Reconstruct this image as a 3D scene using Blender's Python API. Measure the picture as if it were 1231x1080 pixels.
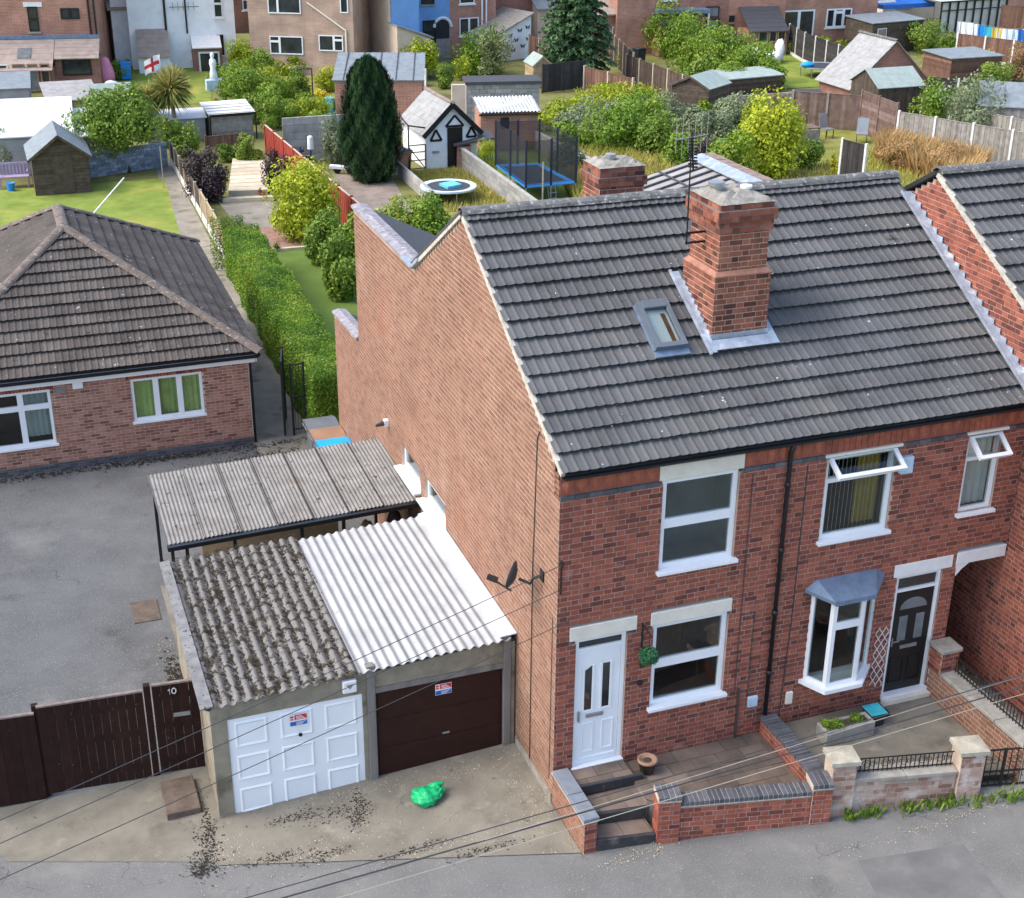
import bpy, bmesh, math, random
from mathutils import Vector, Matrix
random.seed(7)
R_ = random.random
def U(a, b): return a + (b - a) * R_()
scene = bpy.context.scene
COL = scene.collection
for o in list(bpy.data.objects): bpy.data.objects.remove(o)

# ------------------------------------------------------------------ camera
FPX, PW, PH = 1679.2, 1231.0, 1080.0
_yaw, _pit, _rol = math.radians(20.473), math.radians(24.53), math.radians(-0.531)
_f = Vector((math.sin(_yaw)*math.cos(_pit), math.cos(_yaw)*math.cos(_pit), -math.sin(_pit)))
_r = Vector((math.cos(_yaw), -math.sin(_yaw), 0)); _d = _f.cross(_r)
CR = _r*math.cos(_rol) + _d*math.sin(_rol); CD = -_r*math.sin(_rol) + _d*math.cos(_rol); CF = _f
CAM = Vector((-6.71, -16.06, 13.28))
cam_data = bpy.data.cameras.new('camera'); cam = bpy.data.objects.new('camera', cam_data); COL.objects.link(cam)
cam_data.sensor_fit = 'HORIZONTAL'; cam_data.sensor_width = 36.0; cam_data.lens = FPX/PW*36.0
cam_data.clip_start = 0.1; cam_data.clip_end = 2000
m3 = Matrix((CR, -CD, -CF)).transposed()
cam.matrix_world = Matrix.Translation(CAM) @ m3.to_4x4()
scene.camera = cam

# ------------------------------------------------------------------ light
SUN_AZ = Vector((-0.98, 0.18)).normalized(); SUN_EL = math.radians(50)
SUN = Vector((SUN_AZ.x*math.cos(SUN_EL), SUN_AZ.y*math.cos(SUN_EL), math.sin(SUN_EL)))
world = bpy.data.worlds.new('World'); scene.world = world; world.use_nodes = True
wn = world.node_tree.nodes; wl = world.node_tree.links
bg = wn['Background']; sky = wn.new('ShaderNodeTexSky'); sky.sky_type = 'NISHITA'; sky.sun_disc = False
sky.sun_elevation = SUN_EL; sky.sun_rotation = math.atan2(SUN_AZ.x, SUN_AZ.y)
sky.air_density = 1.0; sky.dust_density = 2.5; sky.ozone_density = 1.0
wl.new(sky.outputs[0], bg.inputs[0]); bg.inputs[1].default_value = 0.15
sl = bpy.data.lights.new('sun', 'SUN'); sl.energy = 1.0; sl.angle = math.radians(38); sl.color = (1, 0.95, 0.86)
so = bpy.data.objects.new('sun', sl); COL.objects.link(so); so.location = (-20, 10, 40)
so.rotation_euler = SUN.to_track_quat('Z', 'Y').to_euler()
scene.view_settings.view_transform = 'Standard'; scene.view_settings.look = 'None'
scene.view_settings.exposure = 1.4; scene.view_settings.gamma = 1.0

# ------------------------------------------------------------------ pixel helpers (photo pixel -> direction -> point on a known plane)
def ray(u, v): return CR*((u-PW/2)/FPX) + CD*((v-PH/2)/FPX) + CF
def Zp(u, v, z): r = ray(u, v); return CAM + r*((z-CAM.z)/r.z)
def Yp(u, v, y): r = ray(u, v); return CAM + r*((y-CAM.y)/r.y)
def Xp(u, v, x): r = ray(u, v); return CAM + r*((x-CAM.x)/r.x)
GZ = -0.8
def G(u, v, z=GZ): return Zp(u, v, z)
def VH(u, v, P):   # height of pixel above vertical line through P
    r = ray(u, v); h2 = r.x*r.x + r.y*r.y
    t = ((P.x-CAM.x)*r.x + (P.y-CAM.y)*r.y)/h2; return CAM.z + r.z*t
def pxm(P): return FPX/((P-CAM).dot(CF))   # pixels per metre at P

# ------------------------------------------------------------------ mesh builder
ORG = {}
class MB:
    def __init__(s): s.v = []; s.f = []; s.t = []; s.m = []; s.mi = 0; s.tint = 0.5
    def add(s, vs, fs, tint=None):
        b = len(s.v); s.v += [tuple(x) for x in vs]
        for f in fs: s.f.append(tuple(b+i for i in f)); s.t.append(s.tint if tint is None else tint); s.m.append(s.mi)
        return s
    def quad(s, a, b, c, d, tint=None): return s.add([a, b, c, d], [(0, 1, 2, 3)], tint)
    def box(s, x0, x1, y0, y1, z0, z1, tint=None):
        return s.add([(x0,y0,z0),(x1,y0,z0),(x1,y1,z0),(x0,y1,z0),(x0,y0,z1),(x1,y0,z1),(x1,y1,z1),(x0,y1,z1)],
            [(0,3,2,1),(4,5,6,7),(0,1,5,4),(1,2,6,5),(2,3,7,6),(3,0,4,7)], tint)
    def obox(s, c, ax, ay, az, tint=None):   # centre and three half-vectors
        c = Vector(c); ax = Vector(ax); ay = Vector(ay); az = Vector(az); v = []
        for k in (-1, 1):
            for i, j in ((-1,-1),(1,-1),(1,1),(-1,1)): v.append(c+ax*i+ay*j+az*k)
        fs = [(0,3,2,1),(4,5,6,7),(0,1,5,4),(1,2,6,5),(2,3,7,6),(3,0,4,7)]
        if ax.cross(ay).dot(az) < 0: fs = [f[::-1] for f in fs]
        return s.add(v, fs, tint)
    def bar(s, p0, p1, w, h, up=(0,0,1), tint=None):   # box along p0-p1, width w sideways, h along up
        p0 = Vector(p0); p1 = Vector(p1); d = p1-p0; up = Vector(up)
        side = d.cross(up).normalized(); u2 = side.cross(d).normalized()
        return s.obox((p0+p1)/2, d/2, side*(w/2), u2*(h/2), tint)
    def tube(s, pts, r, n=6, caps=True, tint=None):
        pts = [Vector(p) for p in pts]; k = len(pts); rs = r if isinstance(r, (list, tuple)) else [r]*k; vs = []; fs = []
        for i, p in enumerate(pts):
            d = (pts[min(i+1, k-1)]-pts[max(i-1, 0)]).normalized()
            a = d.cross(Vector((0,0,1)) if abs(d.z) < 0.9 else Vector((1,0,0))).normalized(); b = d.cross(a)
            for j in range(n):
                t = 2*math.pi*j/n; vs.append(p+(a*math.cos(t)+b*math.sin(t))*rs[i])
        for i in range(k-1):
            for j in range(n): fs.append((i*n+j, (i+1)*n+j, (i+1)*n+(j+1) % n, i*n+(j+1) % n))
        if caps: fs.append(tuple(range(n))); fs.append(tuple((k-1)*n+n-1-j for j in range(n)))
        return s.add(vs, fs, tint)
    def lathe(s, c, prof, n=16, tint=None, sx=1, sy=1):   # prof: (r,z) list
        c = Vector(c); vs = []; fs = []; k = len(prof)
        for r, z in prof:
            for j in range(n): t = 2*math.pi*j/n; vs.append((c.x+r*math.cos(t)*sx, c.y+r*math.sin(t)*sy, c.z+z))
        for i in range(k-1):
            for j in range(n): fs.append((i*n+j, i*n+(j+1) % n, (i+1)*n+(j+1) % n, (i+1)*n+j))
        fs.append(tuple(n-1-j for j in range(n))); fs.append(tuple((k-1)*n+j for j in range(n)))
        return s.add(vs, fs, tint)
    def prism(s, poly, off, tint=None):   # polygon of 3d points extruded by vector off
        poly = [Vector(p) for p in poly]; off = Vector(off); n = len(poly)
        nrm = sum(((poly[i]-poly[0]).cross(poly[i+1]-poly[0]) for i in range(1, n-1)), Vector())
        if nrm.dot(off) > 0: poly = poly[::-1]
        vs = poly+[p+off for p in poly]
        fs = [tuple(range(n)), tuple(2*n-1-i for i in range(n))]
        for i in range(n): j = (i+1) % n; fs.append((i, n+i, n+j, j))
        return s.add(vs, fs, tint)
    def build(s, name, mat, parent=None, local=False, smooth=False, bevel=0):
        me = bpy.data.meshes.new(name); vs = s.v
        if parent is not None and not local: o_ = worg(parent); vs = [(v[0]-o_.x, v[1]-o_.y, v[2]-o_.z) for v in vs]
        me.from_pydata(vs, [], s.f)
        for m in (mat if isinstance(mat, (list, tuple)) else [mat]): me.materials.append(m)
        if len(s.f):
            a = me.attributes.new('tint', 'FLOAT', 'FACE'); a.data.foreach_set('value', s.t)
            if any(s.m): me.polygons.foreach_set('material_index', s.m)
            if smooth: me.polygons.foreach_set('use_smooth', [True]*len(s.f))
        o = bpy.data.objects.new(name, me); COL.objects.link(o)
        if parent is not None: o.parent = parent
        ORG[o.name] = worg(parent) if parent is not None else Vector((0,0,0))
        if bevel:
            md = o.modifiers.new('bevel', 'BEVEL'); md.width = bevel; md.segments = 1; md.limit_method = 'ANGLE'
        return o
def worg(o):
    return ORG.get(o.name, Vector((0,0,0)))
def thing(name, label, cat, loc=(0,0,0), rz=0, group=None):
    o = bpy.data.objects.new(name, None); COL.objects.link(o); o.location = loc; o.rotation_euler = (0,0,rz); o.empty_display_size = 0.2
    o['label'] = label; o['category'] = cat
    if group: o['group'] = group
    ORG[o.name] = Vector(loc); return o
def tag(o, label, cat, group=None):
    o['label'] = label; o['category'] = cat
    if group: o['group'] = group
    return o
def struct(o): o['kind'] = 'structure'; return o
def stuff(o): o['kind'] = 'stuff'; return o
def piece(name, me, M4, parent):   # a piece that shares mesh data; M4 is its world matrix
    o = bpy.data.objects.new(name, me); COL.objects.link(o); o.parent = parent
    o.matrix_local = Matrix.Translation(-worg(parent)) @ M4; ORG[o.name] = worg(parent); return o
def copy_tree(o, parent=None):
    c = o.copy(); COL.objects.link(c)
    if parent is not None: c.parent = parent
    for ch in o.children: copy_tree(ch, c)
    return c

# ------------------------------------------------------------------ materials
def lerp3(a, b, t): return tuple(a[i]+(b[i]-a[i])*t for i in range(3))
def M(name, col, rough=0.8, tcols=None, mott=0.25, mscale=3.0, spots=(), bump=0.0, bscale=30.0, metal=0.0, spec=0.4, trans=0.0, stretch=None, crack=None, objrand=False):
    m = bpy.data.materials.new(name); m.use_nodes = True; nt = m.node_tree; N = nt.nodes; L = nt.links
    bs = N['Principled BSDF']; geo = N.new('ShaderNodeNewGeometry'); pos = geo.outputs['Position']
    if stretch:
        mp = N.new('ShaderNodeMapping'); mp.inputs['Scale'].default_value = stretch; L.new(pos, mp.inputs[0]); pos = mp.outputs[0]
    def noise(sc, det=4, src=None):
        n = N.new('ShaderNodeTexNoise'); n.inputs['Scale'].default_value = sc; n.inputs['Detail'].default_value = det; n.inputs['Roughness'].default_value = 0.6
        L.new(src or pos, n.inputs['Vector']); return n.outputs[0]
    def ramp(src, stops, interp='LINEAR'):
        r = N.new('ShaderNodeValToRGB'); r.color_ramp.interpolation = interp; L.new(src, r.inputs[0]); e = r.color_ramp.elements
        while len(e) < len(stops): e.new(0.5)
        for i, (p, c) in enumerate(stops): e[i].position = p; e[i].color = (*c, 1)
        return r.outputs[0]
    def mix(f, a, b, typ='MIX'):
        x = N.new('ShaderNodeMixRGB'); x.blend_type = typ
        if hasattr(f, 'default_value') or not isinstance(f, (int, float)): L.new(f, x.inputs[0])
        else: x.inputs[0].default_value = f
        for i, q in ((1, a), (2, b)):
            if isinstance(q, tuple): x.inputs[i].default_value = (*q, 1)
            else: L.new(q, x.inputs[i])
        return x.outputs[0]
    if tcols:
        at = N.new('ShaderNodeAttribute'); at.attribute_name = 'tint'; src = at.outputs['Fac']
        if objrand: oi = N.new('ShaderNodeObjectInfo'); src = oi.outputs['Random']
        c = ramp(src, [(i/(len(tcols)-1), t) for i, t in enumerate(tcols)])
    else: c = col
    if mott:
        lo, hi = 1-mott, 1+mott
        g = ramp(noise(mscale), [(0.3, (lo, lo, lo)), (0.7, (hi, hi, hi))]); c = mix(1.0, c, g, 'MULTIPLY')
    for sp in spots:   # (colour, scale, lo, hi[, detail])
        k = ramp(noise(sp[1], sp[4] if len(sp) > 4 else 3), [(sp[2], (0,0,0)), (sp[3], (1,1,1))]); c = mix(k, c, sp[0])
    if crack:   # (scale, width, colour): thin wandering cracks
        vo = N.new('ShaderNodeTexVoronoi'); vo.feature = 'DISTANCE_TO_EDGE'; vo.inputs['Scale'].default_value = crack[0]
        wn_ = N.new('ShaderNodeTexNoise'); wn_.inputs['Scale'].default_value = 2.5; wn_.inputs['Detail'].default_value = 4; L.new(pos, wn_.inputs['Vector']); ad_ = N.new('ShaderNodeMixRGB'); ad_.blend_type = 'ADD'; ad_.inputs[0].default_value = 0.6; L.new(pos, ad_.inputs[1]); L.new(wn_.outputs['Color'], ad_.inputs[2]); L.new(ad_.outputs[0], vo.inputs['Vector'])
        kc = ramp(vo.outputs[0], [(0.0, (1,1,1)), (crack[1], (0,0,0))]); kn = ramp(noise(0.5, 3), [(0.5, (0,0,0)), (0.56, (1,1,1))]); c = mix(mix(1.0, kc, kn, 'MULTIPLY'), c, crack[2])
    if isinstance(c, tuple): bs.inputs['Base Color'].default_value = (*c, 1)
    else: L.new(c, bs.inputs['Base Color'])
    bs.inputs['Roughness'].default_value = rough; bs.inputs['Metallic'].default_value = metal
    bs.inputs['Specular IOR Level'].default_value = spec
    if bump:
        b = N.new('ShaderNodeBump'); b.inputs['Strength'].default_value = bump; b.inputs['Distance'].default_value = 0.02
        L.new(noise(bscale, 3), b.inputs['Height']); L.new(b.outputs[0], bs.inputs['Normal'])
    if trans:
        tr = N.new('ShaderNodeBsdfTranslucent'); ms = N.new('ShaderNodeMixShader'); ms.inputs[0].default_value = trans
        if isinstance(c, tuple): tr.inputs[0].default_value = (*c, 1)
        else: L.new(c, tr.inputs[0])
        L.new(bs.outputs[0], ms.inputs[1]); L.new(tr.outputs[0], ms.inputs[2]); L.new(ms.outputs[0], N['Material Output'].inputs[0])
    return m
def glassmat(name, tint=(0.75, 0.8, 0.8), rough=0.02, ior=1.75):
    m = bpy.data.materials.new(name); m.use_nodes = True; nt = m.node_tree; N = nt.nodes; L = nt.links
    N.remove(N['Principled BSDF']); t = N.new('ShaderNodeBsdfTransparent'); t.inputs[0].default_value = (*tint, 1)
    g = N.new('ShaderNodeBsdfGlossy'); g.inputs['Roughness'].default_value = rough; fr = N.new('ShaderNodeFresnel'); fr.inputs[0].default_value = ior
    ms = N.new('ShaderNodeMixShader'); ge = N.new('ShaderNodeNewGeometry'); s1 = N.new('ShaderNodeMath'); s1.operation = 'SUBTRACT'; s1.inputs[0].default_value = 1; L.new(ge.outputs['Backfacing'], s1.inputs[1])
    mu = N.new('ShaderNodeMath'); mu.operation = 'MULTIPLY'; L.new(fr.outputs[0], mu.inputs[0]); L.new(s1.outputs[0], mu.inputs[1]); L.new(mu.outputs[0], ms.inputs[0]); L.new(t.outputs[0], ms.inputs[1]); L.new(g.outputs[0], ms.inputs[2])
    L.new(ms.outputs[0], N['Material Output'].inputs[0]); return m
def netmat(name, col, dens):
    m = bpy.data.materials.new(name); m.use_nodes = True; nt = m.node_tree; N = nt.nodes; L = nt.links
    b = N['Principled BSDF']; b.inputs['Base Color'].default_value = (*col, 1); t = N.new('ShaderNodeBsdfTransparent'); ms = N.new('ShaderNodeMixShader'); ms.inputs[0].default_value = dens
    L.new(t.outputs[0], ms.inputs[1]); L.new(b.outputs[0], ms.inputs[2]); L.new(ms.outputs[0], N['Material Output'].inputs[0]); return m
def brickmat(name, c1, c2, mort, bw=0.235, bh=0.078, ax='xz', rough=0.85):   # far walls only
    m = bpy.data.materials.new(name); m.use_nodes = True; nt = m.node_tree; N = nt.nodes; L = nt.links; bs = N['Principled BSDF']
    geo = N.new('ShaderNodeNewGeometry'); sp = N.new('ShaderNodeSeparateXYZ'); L.new(geo.outputs['Position'], sp.inputs[0])
    ad = N.new('ShaderNodeMath'); ad.operation = 'ADD'; L.new(sp.outputs[0], ad.inputs[0]); L.new(sp.outputs[1], ad.inputs[1])
    cb = N.new('ShaderNodeCombineXYZ'); L.new(ad.outputs[0], cb.inputs[0]); L.new(sp.outputs[2], cb.inputs[1])
    br = N.new('ShaderNodeTexBrick'); L.new(cb.outputs[0], br.inputs[0]); br.inputs['Color1'].default_value = (*c1, 1); br.inputs['Color2'].default_value = (*c2, 1); br.inputs['Mortar'].default_value = (*mort, 1)
    br.inputs['Scale'].default_value = 1; br.inputs['Brick Width'].default_value = bw; br.inputs['Row Height'].default_value = bh; br.inputs['Mortar Size'].default_value = 0.006; br.inputs['Bias'].default_value = 0
    n = N.new('ShaderNodeTexNoise'); n.inputs['Scale'].default_value = 0.9; n.inputs['Detail'].default_value = 6; L.new(geo.outputs['Position'], n.inputs['Vector'])
    r = N.new('ShaderNodeValToRGB'); L.new(n.outputs[0], r.inputs[0]); r.color_ramp.elements[0].position = 0.3; r.color_ramp.elements[0].color = (0.72, 0.72, 0.72, 1); r.color_ramp.elements[1].position = 0.7; r.color_ramp.elements[1].color = (1.2, 1.2, 1.2, 1)
    x = N.new('ShaderNodeMixRGB'); x.blend_type = 'MULTIPLY'; x.inputs[0].default_value = 1; L.new(br.outputs[0], x.inputs[1]); L.new(r.outputs[0], x.inputs[2]); L.new(x.outputs[0], bs.inputs['Base Color']); bs.inputs['Roughness'].default_value = rough
    bs.inputs['Specular IOR Level'].default_value = 0.2
    return m

RED = [(0.13,0.047,0.038),(0.24,0.073,0.05),(0.305,0.095,0.061),(0.355,0.114,0.07),(0.30,0.096,0.062),(0.185,0.066,0.05)]
ORA = [(0.205,0.105,0.073),(0.25,0.13,0.088),(0.272,0.144,0.097),(0.295,0.16,0.11),(0.262,0.138,0.094),(0.22,0.114,0.08)]
mt = {}
mt['brick_red'] = M('brick_red', (0,0,0), 0.85, RED, 0.22, 9, [((0.05,0.03,0.028),1.1,0.68,0.84),((0.42,0.30,0.25),2.6,0.66,0.82)], 0.35, 60, spec=0.15)
mt['brick_orange'] = M('brick_orange', (0,0,0), 0.9, ORA, 0.12, 0.5, [((0.19,0.09,0.062),0.45,0.56,0.8,5),((0.34,0.225,0.165),0.6,0.6,0.8,6),((0.29,0.12,0.075),0.35,0.62,0.78,4)], 0.3, 60, spec=0.12)
mt['brick_chim'] = M('brick_chim', (0,0,0), 0.9, [(0.08,0.035,0.03),(0.20,0.072,0.048),(0.27,0.096,0.062),(0.32,0.125,0.08),(0.18,0.07,0.05)], 0.25, 4, [((0.09,0.07,0.045),2.2,0.62,0.8)], 0.35, 60, spec=0.12)
mt['brick_bung'] = M('brick_bung', (0,0,0), 0.85, [(0.16,0.068,0.058),(0.31,0.145,0.108),(0.38,0.19,0.142),(0.42,0.22,0.17),(0.27,0.115,0.09)], 0.2, 6, (), 0.3, 60, spec=0.15)
mt['brick_pale'] = M('brick_pale', (0,0,0), 0.9, [(0.26,0.14,0.11),(0.36,0.22,0.17),(0.45,0.36,0.31),(0.42,0.27,0.21)], 0.25, 3, [((0.6,0.53,0.5),3,0.5,0.7)], 0.4, 50, spec=0.15)
mt['brick_blue'] = M('brick_blue', (0,0,0), 0.5, [(0.055,0.06,0.075),(0.085,0.09,0.105),(0.12,0.125,0.14)], 0.25, 10, (), 0.2, 60)
mt['mortar'] = M('mortar', (0.42,0.315,0.27), 0.95, mott=0.25, mscale=3, bump=0.4, bscale=80, spec=0.1)
mt['mortar_pale'] = M('mortar_pale', (0.52,0.42,0.33), 0.95, mott=0.2, mscale=2, bump=0.4, bscale=80, spec=0.1)
mt['mortar_dark'] = M('mortar_dark', (0.2,0.17,0.16), 0.95, mott=0.25, mscale=4, spec=0.1)
mt['tile'] = M('tile', (0,0,0), 0.8, [(0.102,0.103,0.104),(0.112,0.113,0.114),(0.123,0.123,0.123)], 0.25, 0.8, [((0.04,0.035,0.03),2.3,0.66,0.78),((0.50,0.51,0.49),11,0.765,0.785,1),((0.14,0.138,0.125),0.5,0.6,0.8)], 0.3, 60, spec=0.12, objrand=True)
mt['tile_brown'] = M('tile_brown', (0,0,0), 0.85, [(0.085,0.073,0.066),(0.10,0.087,0.078),(0.115,0.10,0.09)], 0.25, 1.5, [((0.38,0.37,0.34),9,0.69,0.74,2),((0.05,0.045,0.035),3,0.62,0.75)], 0.4, 50, spec=0.1, objrand=True)
mt['ridge'] = M('ridge', (0.13,0.13,0.125), 0.9, mott=0.35, mscale=5, spots=[((0.36,0.36,0.33),12,0.56,0.68),((0.05,0.05,0.045),7,0.6,0.72)], bump=0.5, bscale=40)
mt['ridge_brown'] = M('ridge_brown', (0.15,0.12,0.10), 0.9, mott=0.3, mscale=6, spots=[((0.34,0.31,0.27),10,0.58,0.7)], bump=0.5, bscale=40)
mt['felt'] = M('felt', (0.03,0.03,0.032), 0.9, mott=0.2)
mt['slate_dark'] = M('slate_dark', (0.06,0.062,0.068), 0.75, mott=0.25, mscale=12, bump=0.3)
mt['lead'] = M('lead', (0.34,0.39,0.46), 0.5, mott=0.22, mscale=6, spots=[((0.62,0.65,0.68),4,0.55,0.75)], metal=0.25, bump=0.3, bscale=25)
mt['lead_dark'] = M('lead_dark', (0.15,0.21,0.30), 0.5, mott=0.2, mscale=6, metal=0.2)
mt['cement'] = M('cement', (0.27,0.25,0.215), 0.95, mott=0.3, mscale=6, bump=0.5, bscale=30, spots=[((0.2,0.19,0.16),8,0.55,0.7)])
mt['verge'] = M('verge', (0.46,0.43,0.37), 0.95, mott=0.25, mscale=8, bump=0.3)
mt['upvc'] = M('upvc', (0.80,0.82,0.84), 0.3, mott=0.03, mscale=2)
mt['whitewood'] = M('whitewood', (0.72,0.72,0.70), 0.6, mott=0.08, mscale=5)
mt['capstone'] = M('capstone', (0.40,0.37,0.29), 0.9, mott=0.25, mscale=6, bump=0.3)
mt['stone'] = M('stone', (0.72,0.67,0.57), 0.85, mott=0.1, mscale=4, bump=0.15)
mt['stonewhite'] = M('stonewhite', (0.75,0.75,0.74), 0.7, mott=0.08, mscale=4)
mt['black'] = M('black', (0.012,0.013,0.015), 0.35, mott=0.1)
mt['blackmatt'] = M('blackmatt', (0.02,0.02,0.022), 0.7, mott=0.2)
mt['iron'] = M('iron', (0.018,0.018,0.02), 0.55, mott=0.3, mscale=20)
mt['glass'] = glassmat('glass')
mt['room'] = M('room', (0.52,0.53,0.51), 0.9, mott=0.25, mscale=1.2)
mt['roomdark'] = M('roomdark', (0.22,0.18,0.15), 0.9, mott=0.3, mscale=1.2)
mt['wood_in'] = M('wood_in', (0.22,0.10,0.045), 0.5, mott=0.3, mscale=6)
mt['curtain_green'] = M('curtain_green', (0.72,0.82,0.26), 0.9, mott=0.15, mscale=5)
mt['blind'] = M('blind', (0.82,0.85,0.80), 0.8, mott=0.06)
mt['curtain_yellow'] = M('curtain_yellow', (0.62,0.42,0.06), 0.9, mott=0.15)
mt['curtain_pale'] = M('curtain_pale', (0.6,0.58,0.52), 0.9, mott=0.1)
mt['concrete'] = M('concrete', (0.205,0.187,0.15), 0.92, mott=0.22, mscale=1.6, spots=[((0.10,0.085,0.065),0.9,0.58,0.75,6),((0.30,0.275,0.22),2.2,0.62,0.78,5),((0.07,0.06,0.045),7,0.66,0.76)], bump=0.5, bscale=45, spec=0.2, crack=(0.6,0.004,(0.10,0.09,0.07)))
mt['garageconc'] = M('garageconc', (0.30,0.265,0.20), 0.95, mott=0.2, mscale=3, spots=[((0.14,0.12,0.085),2,0.58,0.75,5)], bump=0.8, bscale=90, spec=0.15)
mt['tarmac'] = M('tarmac', (0.115,0.117,0.118), 0.92, mott=0.2, mscale=0.7, spots=[((0.19,0.19,0.182),0.45,0.50,0.72,8),((0.06,0.056,0.046),1.1,0.62,0.8,8),((0.24,0.235,0.22),45,0.62,0.70,1)], bump=0.45, bscale=110, spec=0.25, crack=(0.45,0.006,(0.05,0.05,0.045)))
mt['street'] = M('street', (0.165,0.163,0.156), 0.92, mott=0.2, mscale=0.6, spots=[((0.24,0.23,0.205),1.1,0.54,0.76,9),((0.09,0.087,0.08),0.8,0.6,0.78,9),((0.27,0.26,0.235),55,0.62,0.70,1),((0.33,0.32,0.28),14,0.765,0.79,1)], bump=0.5, bscale=110, spec=0.25, crack=(0.5,0.006,(0.07,0.068,0.06)))
mt['path'] = M('path', (0.25,0.225,0.18), 0.92, mott=0.22, mscale=1.4, spots=[((0.12,0.105,0.07),1.6,0.55,0.72,5)], bump=0.5, bscale=50)
mt['mortar_gable'] = M('mortar_gable', (0.43,0.335,0.255), 0.95, mott=0.25, mscale=1.2, spec=0.1)
mt['patio'] = M('patio', (0,0,0), 0.9, [(0.115,0.09,0.07),(0.16,0.12,0.095),(0.20,0.15,0.12)], 0.25, 2.5, [((0.09,0.08,0.065),1.7,0.56,0.74,5)], 0.4, 50)
mt['stepblack'] = M('stepblack', (0.035,0.035,0.038), 0.7, mott=0.3, mscale=8, spots=[((0.12,0.10,0.085),5,0.6,0.75)])
mt['soil'] = M('soil', (0.075,0.055,0.038), 1.0, mott=0.4, mscale=4, bump=0.8, bscale=30)
mt['moss'] = M('moss', (0.034,0.028,0.02), 1.0, mott=0.5, mscale=15, bump=0.6, bscale=50)
mt['lawn'] = M('lawn', (0.19,0.25,0.05), 1.0, mott=0.22, mscale=1.2, spots=[((0.33,0.31,0.075),0.45,0.52,0.7,5),((0.15,0.20,0.03),0.8,0.58,0.75,4)], bump=0.6, bscale=40, spec=0.1)
mt['turf'] = M('turf', (0.12,0.18,0.04), 1.0, mott=0.12, mscale=1.2, bump=0.5, bscale=60, spec=0.1)
mt['meadow'] = M('meadow', (0.20,0.21,0.05), 1.0, mott=0.3, mscale=1.5, spots=[((0.32,0.27,0.10),0.7,0.5,0.7,5)], bump=0.8, bscale=25, spec=0.1)
mt['earth'] = M('earth', (0.17,0.17,0.06), 1.0, mott=0.3, mscale=0.8, spots=[((0.20,0.16,0.11),0.4,0.58,0.72,5)], bump=0.5, bscale=20, spec=0.1)
mt['asb_moss'] = M('asb_moss', (0.21,0.2,0.187), 0.95, mott=0.25, mscale=6, spots=[((0.05,0.042,0.03),6,0.5,0.58,5),((0.31,0.30,0.28),3,0.6,0.75,4)], bump=0.9, bscale=35, spec=0.1)
mt['asb_grey'] = M('asb_grey', (0.22,0.21,0.195), 0.95, mott=0.2, mscale=2.5, spots=[((0.06,0.045,0.03),9,0.64,0.70,2),((0.15,0.105,0.075),1.6,0.58,0.8,6)], bump=0.4, bscale=50, spec=0.2)
mt['patchtar'] = M('patchtar', (0.145,0.144,0.14), 0.92, mott=0.2, mscale=1.5, bump=0.5, bscale=110, spots=[((0.2,0.195,0.18),1.5,0.55,0.75,7)])
mt['sheet_white'] = M('sheet_white', (0.35,0.36,0.365), 0.6, mott=0.12, mscale=2, spots=[((0.29,0.28,0.255),1.3,0.52,0.8,7),((0.2,0.19,0.17),5,0.735,0.76,2)])
mt['brown_door'] = M('brown_door', (0.034,0.014,0.011), 0.55, mott=0.15, mscale=4, spec=0.15)
mt['brown_gate'] = M('brown_gate', (0,0,0), 0.75, [(0.024,0.011,0.009),(0.028,0.013,0.011),(0.032,0.015,0.012)], 0.2, 5, [((0.10,0.08,0.07),16,0.75,0.78,1)], spec=0.12)
mt['fence_dark'] = M('fence_dark', (0,0,0), 0.85, [(0.06,0.042,0.032),(0.09,0.062,0.045),(0.12,0.085,0.065)], 0.3, 4)
mt['fence_grey'] = M('fence_grey', (0,0,0), 0.9, [(0.21,0.195,0.17),(0.28,0.26,0.23),(0.34,0.31,0.27)], 0.25, 5)
mt['fence_tan'] = M('fence_tan', (0,0,0), 0.85, [(0.36,0.26,0.15),(0.43,0.32,0.19),(0.48,0.37,0.24)], 0.2, 4)
mt['fence_red'] = M('fence_red', (0,0,0), 0.7, [(0.26,0.035,0.02),(0.33,0.048,0.028),(0.38,0.06,0.035)], 0.15, 4)
mt['fence_brown'] = M('fence_brown', (0,0,0), 0.85, [(0.12,0.06,0.042),(0.17,0.09,0.062),(0.22,0.125,0.09)], 0.25, 4)
mt['fence_black'] = M('fence_black', (0,0,0), 0.85, [(0.025,0.023,0.024),(0.04,0.036,0.036),(0.055,0.05,0.048)], 0.25, 4)
mt['post'] = M('post', (0.48,0.42,0.33), 0.9, mott=0.2, mscale=8)
mt['postwhite'] = M('postwhite', (0.68,0.67,0.64), 0.85, mott=0.15, mscale=8)
mt['block'] = M('block', (0,0,0), 0.92, [(0.25,0.245,0.23),(0.31,0.30,0.285),(0.36,0.35,0.33)], 0.18, 4)
mt['conc_panel'] = M('conc_panel', (0,0,0), 0.92, [(0.30,0.29,0.27),(0.36,0.35,0.33),(0.42,0.41,0.38)], 0.2, 3)
mt['shedwood'] = M('shedwood', (0,0,0), 0.85, [(0.055,0.04,0.03),(0.08,0.058,0.042),(0.10,0.075,0.055)], 0.3, 5, [((0.16,0.14,0.12),3,0.6,0.8)])
mt['feltgreen'] = M('feltgreen', (0.30,0.36,0.33), 0.9, mott=0.15, mscale=3)
mt['feltgrey'] = M('feltgrey', (0.20,0.23,0.25), 0.9, mott=0.18, mscale=3)
mt['plank_sand'] = M('plank_sand', (0,0,0), 0.85, [(0.50,0.42,0.29),(0.56,0.48,0.34),(0.62,0.54,0.40)], 0.15, 3)
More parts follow.
